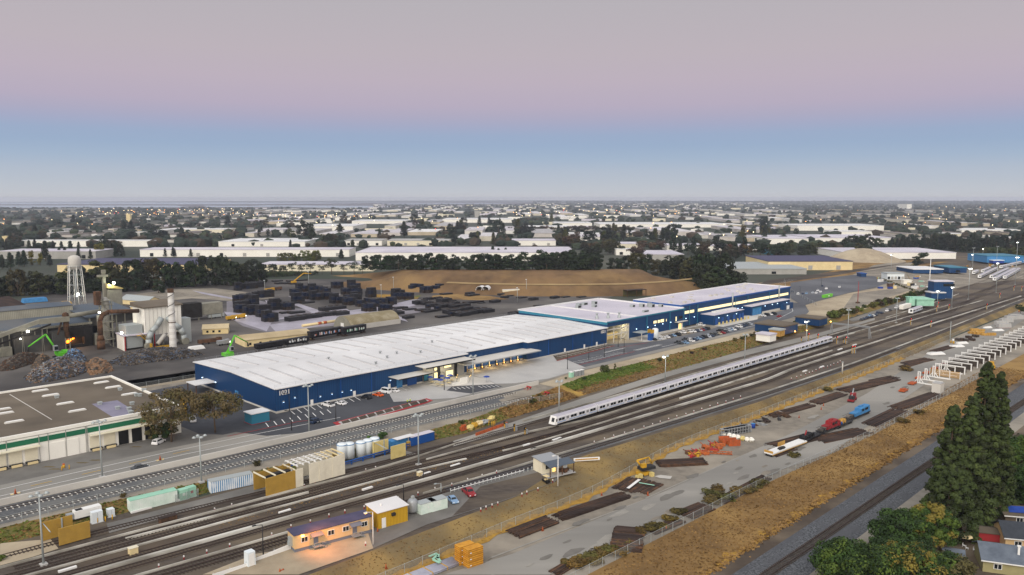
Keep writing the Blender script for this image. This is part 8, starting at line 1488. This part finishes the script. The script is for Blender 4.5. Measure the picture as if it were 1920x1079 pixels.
def fb(l, r, base, eave, back, wall, roof, lab, cat='warehouse', name='distant_warehouse', grp=None, rz=None, z=2.0, doors=0, color=False, dmin=12, lit=False):
    """a far building: left and right pixel of its front foot line, foot row, eave row and the row of its rear roof edge"""
    xl, yl = G(l, base, z); xr, yr = G(r, base, z); w = math.hypot(xr-xl, yr-yl); az = math.atan2(yr-yl, xr-xl); d = yl*cp-(z-H)*sp
    h = max(3, (base-eave)*d/F/cp); d2 = (H-z-h)*F/max(back-YH-.0, 3); dep = max(dmin, d2-yl-0)
    o = thing(name, lab, cat, (xl, yl, z), az if rz is None else rz, grp)
    pw = part('wall', mbs([b(0,w,0,dep,0,h)]), 'tint' if color else wall, o); pr = part('roof', mbs([b(-.4,w+.4,-.4,dep+.4,h+.01,h+.7)]), 'tint' if color else roof, o)
    if color: pw.color = lin(wall)+(1,); pr.color = lin(roof)+(1,)
    for i in range(doors):
        x = w*(i+.5)/doors; part('dock_door', mbs([b(x-min(2.2,w/doors*.35),x+min(2.2,w/doors*.35),-.25,-.02,.6,min(5,h*.55))]), 'glass' if i % 3 == 0 else 'grey_wall', o)
    if lit:
        for i in range(lit): part('wall_lamp', mbs([b(w*(i+.5)/lit-1,w*(i+.5)/lit+1,-.8,-.1,h*.7,h*.7+1.4)]), 'far_lamp', o)
    BOX.append((l, r, back, base)); return o
WW = 'white_wall'; RW = 'roof_lav'; WR = 'white_roof'
for a in [(38,290,463,452,450,WW,WR,'long white warehouse behind the left conifers',0),(0,180,486,472,467,'grey_wall',RW,'low grey warehouse at the left edge',4),(108,380,511,497,485,'cream','trailer_roof','cream warehouse with a violet roof behind the water tower',0),(263,655,482,469,464.5,WW,RW,'very long white ribbed warehouse in the middle left',9),(410,572,463,454,447,WW,WR,'white flat roofed warehouse behind the long ribbed one',3),(486,700,509,497,491,'cream_pale',RW,'pale grey roofed warehouse behind the gum trees',0),(667,1078,489,474.5,463.5,WW,RW,'big white distribution building above the brown mound',14),(645,716,461,452,448,WW,'concrete','grey roofed workshop with blue trucks in front',4),(726,842,461,452,448,'cream_pale','concrete','pale workshop between dark conifers',5),(564,662,433,425,420,WW,WR,'white hall seen above the yellow poplars',0),(960,1042,461,452,448,WW,RW,'white hall left of the brown oak row',3),(1067,1132,444,439,436,WW,WR,'small white hall behind the oak row',0),(1125,1362,427,421,417,WW,WR,'very long white hall near the horizon lights',0),(1198,1247,454,449,447,WW,RW,'white shed with a grey roof beyond the oaks',0),(1155,1202,468,458,454,'cream_pale',RW,'cream hall with lit lamps on its front',0),(1155,1194,479,468,466,WW,WR,'white block house behind the mound road',2),(1207,1282,489,478,470,'grey_wall',RW,'grey roofed factory right of the mound row',3),(1365,1512,515,505,492,'grey_wall','galv','grey roofed open shed behind the train shop',6),(1440,1520,458,448,441,WW,RW,'long white roof left of the dark bushy trees',0),(1495,1657,433,424,420,WW,WR,'wide white hall at the upper right',0),(1522,1676,457,447,440,WW,RW,'wide lavender roofed hall at the right',0),(1567,1636,441,435,432,WW,WR,'white hall between two wide halls at the right',0),(1803,1920,437,432,428,WW,WR,'long white hall at the right edge',0),(1762,1806,444,439,437,'cream_pale',WR,'cream hall above the dark tree belt',0),(1870,1912,451,446,443,WW,WR,'small white hall at the right edge above the belt',0),(1250,1330,470,461,457,WW,RW,'white and grey workshop row beyond the mound',3),(1330,1420,470,462,458,WW,RW,'pale workshop row with parked trucks',3),(1040,1110,425,419,416,WW,WR,'white hall beyond the far oaks',0),(980,1070,432,426,423,WW,WR,'pale hall left of the far oaks',0),(300,420,437,431,428,'cream_pale',WR,'cream store block in the left suburb',0),(660,760,420,415,412,WW,WR,'white store row in the middle distance',0),(830,960,418,412,409,WW,WR,'long white hall below the far tower',0)]:
    fb(*a[:8], doors=a[8])
fb(1585,1792,486,474.5,465,WW,RW,'long white depot building with a green edge at the right',doors=0); fb(1440,1598,507,491,480,'cream','trailer_roof','beige factory with a lavender roof beside the freight line',doors=3); fb(1440,1453,478,468,465,'teal_trim','rust','teal building with an orange edge behind the factory',dmin=20)
fb(237,245,416,402,401.5,'cream','cream','thin beige tower in the left suburb','tower','distant_tower',dmin=10); fb(890,899,408,396,395.5,'grey_wall','grey_wall','grey tower block in the middle distance','tower','distant_tower',dmin=20); fb(1700,1709,392,383.5,383,WW,WW,'white tower block near the right horizon','tower','distant_tower',dmin=30); fb(5,14,458,444,443,'cream','cream','pair of cream silos at the left edge','silo','distant_silo',dmin=8)
# right hand yard buildings
fb(1712,1768,513,506,500,'blue_wall',WR,'low blue wash building with a white roof in the far yard','shed','wash_building'); fb(1779,1812,512,503,498,'blue_wall','teal_trim','blue shed with a dark doorway in the far yard','shed','wash_building',doors=1); fb(1850,1919,493,481,476,'blue_light','teal_trim','bright teal shed behind the parked trains','shed','teal_building'); fb(1862,1882,494,490,488,'tarp_blue','tank_white','low blue canopy in front of the teal shed','canopy','canopy_shed')
fb(1663,1695,525,514,512,'tank_white','galv','long white portable office in the far yard','office','portable_office',doors=5); fb(1694,1709,533,527,525.5,WW,WW,'white box trailer beside the portable office','trailer','box_trailer',dmin=3); fb(1614,1624,520,514,512,'blue_wall','blue_paint','tiny blue hut beside the freight line','hut','blue_hut',dmin=4)
t_ = fb(1750,1786,560,529,527,'blue_wall','roof_lav','blue control tower with a dark window band','tower','control_tower',dmin=9)
part('window_band', mbs([b(7,15.5,-.12,-.02,9.3,11.3)]), 'glass', t_); fb(1746,1772,561,550,547.5,'blue_wall','white_roof','low blue annex at the foot of the control tower','annex','tower_annex',dmin=6)
m_ = fb(1719,1751,574,563,558,'mint','mint','mint green substation block beside the single train car','substation','substation',dmin=8); part('transformer', mbs([b(-5,-1,1,6,0,5), b(-4.6,-3.6,1.5,2.5,5.01,6.2), b(-2.5,-1.5,3,4,5.01,6.2)]), 'mint', m_)
fb(1470,1526,628,614,606,'blue_wall','brown_roof','small blue shed with sodium lamps beside the bright mast','shed','blue_shed',dmin=9,rz=A0); fb(1536,1571,612,600,594,'blue_wall','brown_roof','small blue shed with a dark roof beyond the first one','shed','blue_shed',dmin=9,rz=A0); fb(1462,1482,632,621,619,'timber','galv','timber hut with a grey roof beside the small blue shed','hut','timber_hut',dmin=3,rz=A0); fb(1443,1468,642,630,627,WW,'roof_lav','small white site trailer with a yellow boat in front','trailer','site_trailer',dmin=4,rz=A0)
for p in [(1488,622),(1510,620),(1532,604),(1555,603),(1479,622)]: S_('wall_lantern', 'orange sodium lamp glowing at the small blue sheds', 'lamp', (lambda q: (q[0],q[1],q[2]))(W(p[0],p[1]+8)), [('post','dark_metal',[t((0,-.6,0),(0,-.6,2.4),.06)]),('lamp_head','lamp_orange',[lambda B: B.blob((0,-.7,2.6),.38,jit=0)])], group='sodium lamps at the blue sheds')
plight(*L3(*WU(1510,632),3), 300, (1,.5,.15)); 
S_('green_skip','bright green skip on the dirt field','skip',W(1551,558),[('body','skip_green',[b(-7,7,-1.2,1.2,.2,2.4,tx=-.2)]),('label_plate','white_paint',[b(-1.2,1.2,-1.35,-1.25,1,1.8)])]) if mat('skip_green','6fc53a',rough=.6) else None
S_('box_trailer','white box trailer at the end of the strip lot','trailer',W(1697,581),[('body',WW,[b(-8,8,-1.3,1.3,1,4)]),('wheel','tyre',[t((x,-1.2,.5),(x,1.2,.5),.5,n=10) for x in (-5,-3.8,5)])])
S_('drill_rig','rust red slender rig mast on the dirt field','rig',W(1608,569),[('mast','red_paint',[t((0,0,0),(0,0,16),.3,.15,n=6)]),('base','rust',[b(-1.5,1.5,-1,1,0,1)])])
S_('sand_pile','pale sand pile in front of the white depot','sand pile',L3(*UVZ(1618,488,2)),[('heap','dirt',[lambda B: B.lathe([(48,0),(36,4),(20,11),(8,14),(0,14.6)], 18)])])
rgc = random.Random(41)
for i in range(34):
    px, py = rgc.choice([(rgc.uniform(1642,1745), rgc.uniform(518,548)), (rgc.uniform(1800,1915), rgc.uniform(492,500)), (rgc.uniform(1660,1760), rgc.uniform(528,545))]); k = rgc.randrange(4); cm = rgc.choice(['white_paint','cream','timber','rust','tarp_blue','galv','orange','tank_white','dark_metal','mint'])
    cn = {'white_paint':'white','cream':'cream','timber':'tan','rust':'rusty','tarp_blue':'blue','galv':'grey','orange':'orange','tank_white':'pale','dark_metal':'black','mint':'green'}[cm]
    if k == 0: S_('storage_container', cn+' storage container among the clutter of the far yard', 'container', L3(*UVZ(px,py,2),.15), [('body',cm,[b(-3,3,-1.2,1.2,.1,2.6)]),('roof','galv',[b(-3.03,3.03,-1.23,1.23,2.61,2.7)])], A0+rgc.uniform(-.4,.4), 'clutter of the far yard')
    elif k == 1: S_('pallet_stack', cn+' pallet load among the clutter of the far yard', 'pallet load', L3(*UVZ(px,py,2),.15), [('load',cm,[b(-2,2,-1,1,.16,1.6,tx=.1)]),('pallet','timber',[b(-2.1,2.1,-1.1,1.1,0,.15)])], A0+rgc.uniform(-1,1), 'clutter of the far yard')
    elif k == 2: S_('utility_truck', cn+' utility truck parked among the clutter of the far yard', 'truck', L3(*UVZ(px,py,2),.15), [('body',cm,[b(-3,1.2,-1.1,1.1,.7,2.3)]),('cab','white_paint',[b(1.3,3,-1,1,.5,2.1,tx=.15)]),('wheel','tyre',[t((-1.8,-1.1,.45),(-1.8,1.1,.45),.45,n=8)]),('wheel','tyre',[t((2,-1.05,.45),(2,1.05,.45),.45,n=8)])], A0+rgc.uniform(-.6,.6), 'clutter of the far yard')
    else: S_('spool', cn+' cable drum among the clutter of the far yard', 'cable drum', L3(*UVZ(px,py,2),.15), [('drum',cm,[t((-.6,0,1),(.6,0,1),.7,n=10)]),('flange','timber',[t((-.75,0,1),(-.61,0,1),1,n=12)]),('flange','timber',[t((.61,0,1),(.75,0,1),1,n=12)])], rgc.uniform(0,3), 'clutter of the far yard')
# ground zones
patch('freight_line_bed', [UVZ(a,c,2) for a,c in [(1400,545),(1440,534),(1560,518),(1700,500),(1820,478),(1845,470),(1830,470),(1690,495),(1560,511),(1440,526)]], 'ballast_dark', .12)
patch('dry_field', [UVZ(a,c,2) for a,c in [(1385,560),(1440,548),(1560,527),(1700,506),(1830,478),(1815,478),(1640,492),(1585,486),(1600,500),(1500,522),(1395,535)]], 'drygrass', .06)
patch('dry_field', [UVZ(a,c,2) for a,c in [(1730,503),(1760,498),(1850,480),(1880,484),(1800,500),(1740,508)]], 'drygrass', .1)
patch('verge_field', [UVZ(a,c,2) for a,c in [(1395,553),(1440,545),(1480,540),(1420,560)]], 'greengrass', .09)
patch('storage_apron', [UVZ(a,c,2) for a,c in [(1640,528),(1700,512),(1800,505),(1860,500),(1920,495),(1920,520),(1830,528),(1760,545),(1725,546),(1690,538),(1645,541)]], 'gravel', .08)
for i in range(26):
    k = i/25; tpx(1648+k*62, 523+k*22+RNG.uniform(-1,1), 519+k*22, 'shrub', '5a5a30', 'low olive bush lining the far yard fence', 'bushes of the far yard fence', .8, 2.0) if i % 2 else None
# bay and salt ponds
for px in [[(-300,385.4),(330,385.8),(360,389.4),(-300,390.6)],[(-300,380.4),(420,380.6),(700,381.6),(430,383.4),(-300,383.6)],[(470,385),(760,387),(720,389.6),(640,390.6),(560,389)],[(380,386),(520,386.6),(540,388.4),(390,389)],[(700,382.4),(930,381.4),(960,382.2),(760,384)],[(-300,379.0),(700,379.2),(900,379.9),(600,380.0),(-300,379.8)]]:
    struct('bay_water', MB().poly([(*G(a,c,2),2.4) for a,c in px]), 'water')
mat('marsh','6f6a6c','5b5860',.002,.95)
struct('marsh', MB().poly([(*G(a,c,2),2.2) for a,c in [(-300,378.6),(1000,378.8),(1000,383),(700,391),(-300,392)]]), 'marsh')
# ---------------- suburbs: individuals first, then the mass beyond
GT = ['2f3a2b','36422e','3c4630','2b362b','444733','4a4334','57493a','33402f']
def free(px, py, m=0):
    return not any(l-3 <= px <= r+3 and bk-1 <= py <= bs+9+m for l, r, bk, bs in BOX)
cnt = 0; RNG.seed(31)
HG = {'h':'houses in the far suburb','c':'pale halls in the middle distance'}
tries = 0
while cnt < 190 and tries < 6000:
    tries += 1; px = RNG.uniform(-20,1940); py = 396 + 62*RNG.random()**1.5
    mid = 470 < px < 1460
    if not mid and RNG.random() < .35: continue
    w = RNG.uniform(14,48)*(py-372)/60*(1.0 if mid else .45); 
    if any(l-4 < px+w and r+4 > px and bk-1 < py+1 and bs+1 > py-6 for l, r, bk, bs in BOX): continue
    house_ = (not mid) and RNG.random() < .75; hp = (py-372)/76*(4.5 if house_ else RNG.uniform(6,9)); dp = (py-372)*RNG.uniform(.06,.13)
    wc = RNG.choice(['e2e0da','d8d2c2','cfcac6','e6e6e4','c9bda6']); rc = RNG.choice(['8d8682','7a716b','a39a92','6b6562']) if house_ else RNG.choice(['eeeeee','dcdade','cfcbd2','b7b5b8'])
    fb(px, px+w, py, py-hp, max(py-hp-dp, 378), wc, rc, ('small house with a '+RNG.choice(['grey','brown'])+' roof among the suburb trees') if house_ else 'pale flat roofed hall among the trees', 'house' if house_ else 'hall', 'distant_house' if house_ else 'distant_hall', HG['h' if house_ else 'c'], color=True, dmin=8); cnt += 1
cnt = 0; tries = 0
while cnt < 120 and tries < 6000:
    tries += 1; px = RNG.uniform(-10,1930); py = 415 + 75*RNG.random()**.8
    if py > 505-40*(px > 1400)-15*(px < 480)-22*(600 < px < 1100) or not free(px, py): continue
    k = RNG.choice(['bushy','round','bushy','round','conifer']); top = py-(py-372)*RNG.uniform(.15,.28); c = RNG.choice(GT)
    tpx(px, py, top, k, c, {'conifer':'dark pointed tree scattered among the mid distance buildings','round':'broad leafed tree scattered among the mid distance buildings','bushy':'dark bushy tree scattered among the mid distance buildings'}[k], 'scattered trees of the mid distance', 1.25, 2.0); cnt += 1
# oak row and brown band of the middle distance
for i in range(26): tpx(960+i*9+RNG.uniform(-3,3), RNG.uniform(433,437), RNG.uniform(421,427), 'round', RNG.choice(['5a4a3c','54483a','4c4438']), 'brown autumn tree in the long row before the far halls', 'brown autumn tree row', 1.5, 2.0)
for px, by, ty, c in [(1052,460,437,'5d5440'),(1065,463,440,'5a4d38'),(1080,465,444,'54482f'),(1098,470,452,'4d4636'),(1110,474,455,BR),(1145,473,448,'5a5038'),(1140,478,462,OL),(1165,478,460,DK),(1205,470,450,'6a5c48'),(1225,470,452,'6a5c48'),(1240,470,450,'5f5444'),(1262,472,438,CN_),(1275,476,452,CN_),(1300,474,444,CN_),(1290,478,456,DK),(1320,478,450,'4f4634'),(1345,470,446,DK),(1362,482,456,'5e4030'),(1395,480,444,CN_),(1410,482,456,'6d5a30'),(1370,480,452,DK),(1425,484,452,DK),(1455,486,455,DK),(1140,430,420,OL)]: tpx(px,by,ty,'round' if c != CN_ else 'conifer',c,'tree in the leafy blocks right of the distribution building','trees right of the distribution building',1.3,2.0)
for i in range(58):
    a = RNG.uniform(262,352) if i < 30 else RNG.uniform(-15,480); bb = RNG.uniform(436,460) if i < 30 else RNG.uniform(420,450)
    if free(a, bb, -6): tpx(a, bb, bb-RNG.uniform(14,24), 'conifer' if i % 3 else 'round', RNG.choice(['27322b','2c3829','303a2c']), ('dark pointed' if i % 3 else 'dark broad')+' tree in the dense left suburb', 'dense trees of the left suburb', 1.5, 2.0)
for i in range(75):
    for _ in range(40):
        px = RNG.uniform(470,1440); py = RNG.choice([RNG.uniform(436,446), RNG.uniform(447,463), RNG.uniform(418,434)])
        if free(px, py, -6): break
    k = RNG.choice(['conifer','conifer','poplar','bushy']); tpx(px, py, py-(py-372)*RNG.uniform(.2,.42), k, RNG.choice(['28332a','2c382c','31392a','4d4a30','5c5a30']), {'conifer':'tall pointed conifer rising between the pale halls','poplar':'tall slender tree rising between the pale halls','bushy':'tall dark tree rising between the pale halls'}[k], 'tall trees between the pale halls', 1.25, 2.0)
def mass():
    rg = random.Random(8); B = MB()
    for i in range(34000):
        px = rg.uniform(-250,2170) if i % 9 else rg.choice([rg.uniform(-1300,-20), rg.uniform(1930,2900)]); py = 378.4+(90*rg.random()**1.7)
        if px < 700 and py < 391: continue
        if px < 1000 and py < 384: continue
        left = px < 470; right = px > 1440; cen = not left and not right
        if cen and rg.random() < .35: continue
        if right and rg.random() < .1: continue
        if not free(px, py) and rg.random() < .93: continue
        x, y = G(px, py, 2); s = rg.uniform(3.2,7.4)*(2.2 if py < 381 else 1.1 if py < 392 else 1)
        B.blob((x, y, 2+s*.8), (s*rg.uniform(1.0,1.9), s*rg.uniform(1,1.6), s*rg.uniform(.8,1.2)), rg.choice([0,0,1,2,0,3]), rg, .3, 3, 6)
    for n_, a, c in (('far_leaf_a','28342a','202a23'),('far_leaf_b','2f382b','273025'),('far_leaf_c','463c30','3a332a')): mat(n_, a, c, .05, .95)
    struct('far_woods', B, ['far_leaf_a','far_leaf_b','far_tree','far_leaf_c'], 'stuff')
    T_ = MB()
    for i in range(2000):
        px = rg.uniform(-250,2170) if i % 5 else rg.choice([rg.uniform(-1300,-20), rg.uniform(1930,2900)]); py = 381+56*rg.random()**1.5
        if px < 700 and py < 392: continue
        if px < 1000 and py < 385: continue
        if not free(px, py): continue
        x, y = G(px, py, 2); big = 470 < px < 1450; w = rg.uniform(16,80) if big else rg.uniform(10,26); d = rg.uniform(16,40) if big else rg.uniform(9,14); h = rg.uniform(6,10) if big else rg.uniform(4,6)
        T_.rbox(x, y, 2, w, d, h, -math.atan2(x, y)+rg.uniform(-.3,.3), rg.choice([0,0,1,2,2]) if big else rg.choice([0,1,2,3,4]))
    struct('distant_town', T_, ['white_wall','cream_pale','roof_lav','grey_wall','brown_roof'], 'stuff')
mass()
# lamps of the town
RNG.seed(12); n_ = 0
def lampmesh(m): return mbs([t((0,0,0),(0,0,8.2),.15,n=5), lambda B: B.blob((0,0,9),(1,1,.7),1,jit=0,lat=4,lon=8)]).mesh('street_lamp',['galv',m])
LM_ = [lampmesh('far_lamp'), lampmesh('far_lamp_orange'), lampmesh('lamp_red')]
zones = [((185,480),(396,410),76),((480,700),(405,416),34),((960,1330),(396,412),48),((1040,1230),(390,400),16),((520,900),(412,440),16),((1180,1420),(420,462),12),((1440,1920),(392,432),30),((0,190),(400,430),10),((985,1030),(374.2,377),5)]
for (a, c), (d, e_), k in zones:
    for i in range(k):
        px, py = RNG.uniform(a,c), RNG.uniform(d,e_)
        py = max(py, 379.5); x, y = G(px, py, 2); dist = y; s = min(2.6, max(.75, dist*.00042))
        o = bpy.data.objects.new('street_lamp', RNG.choice([LM_[0],LM_[0],LM_[0],LM_[1],LM_[2] if i % 5 == 0 else LM_[0]])); link(o); o.location = (x,y,2); o.scale = (s*RNG.uniform(.6,1.1),)*2 + (1.0+s*.3,)
        tag(o, 'lit street lamp among the '+('left suburb stores' if px < 480 else 'middle distance halls' if px < 1440 else 'right suburb trees'), 'street lamp', 'street lamps of the far town')
for r in CARS.values():
    for ch in list(r.children): bpy.data.objects.remove(ch)
    bpy.data.objects.remove(r)
def finish():
    bpy.context.view_layer.update()
    by = {}
    for o in ALL: by.setdefault(o.get('label'), []).append(o)
    for l, os_ in by.items():
        if len(os_) < 2: continue
        os_.sort(key=lambda o: PX(o.location.x, o.location.y, o.location.z)[0])
        n = len(os_)
        for i, o in enumerate(os_):
            s = 'leftmost' if i == 0 else 'rightmost' if i == n-1 else f'{ordinal(i+1)} from the left' if i < n/2 else f'{ordinal(n-i)} from the right'
            w = l.split(); k = 16-len(s.split())
            for q in ('the','a','its','with','of','and','in','very'):
                while len(w) > k and q in w[1:]: w.pop(w.index(q,1))
            lb = ' '.join(w[:k])
            o['label'] = f'{lb}, {s}' if n > 2 else f"{lb}, {'left' if i == 0 else 'right'} one of two"
finish()
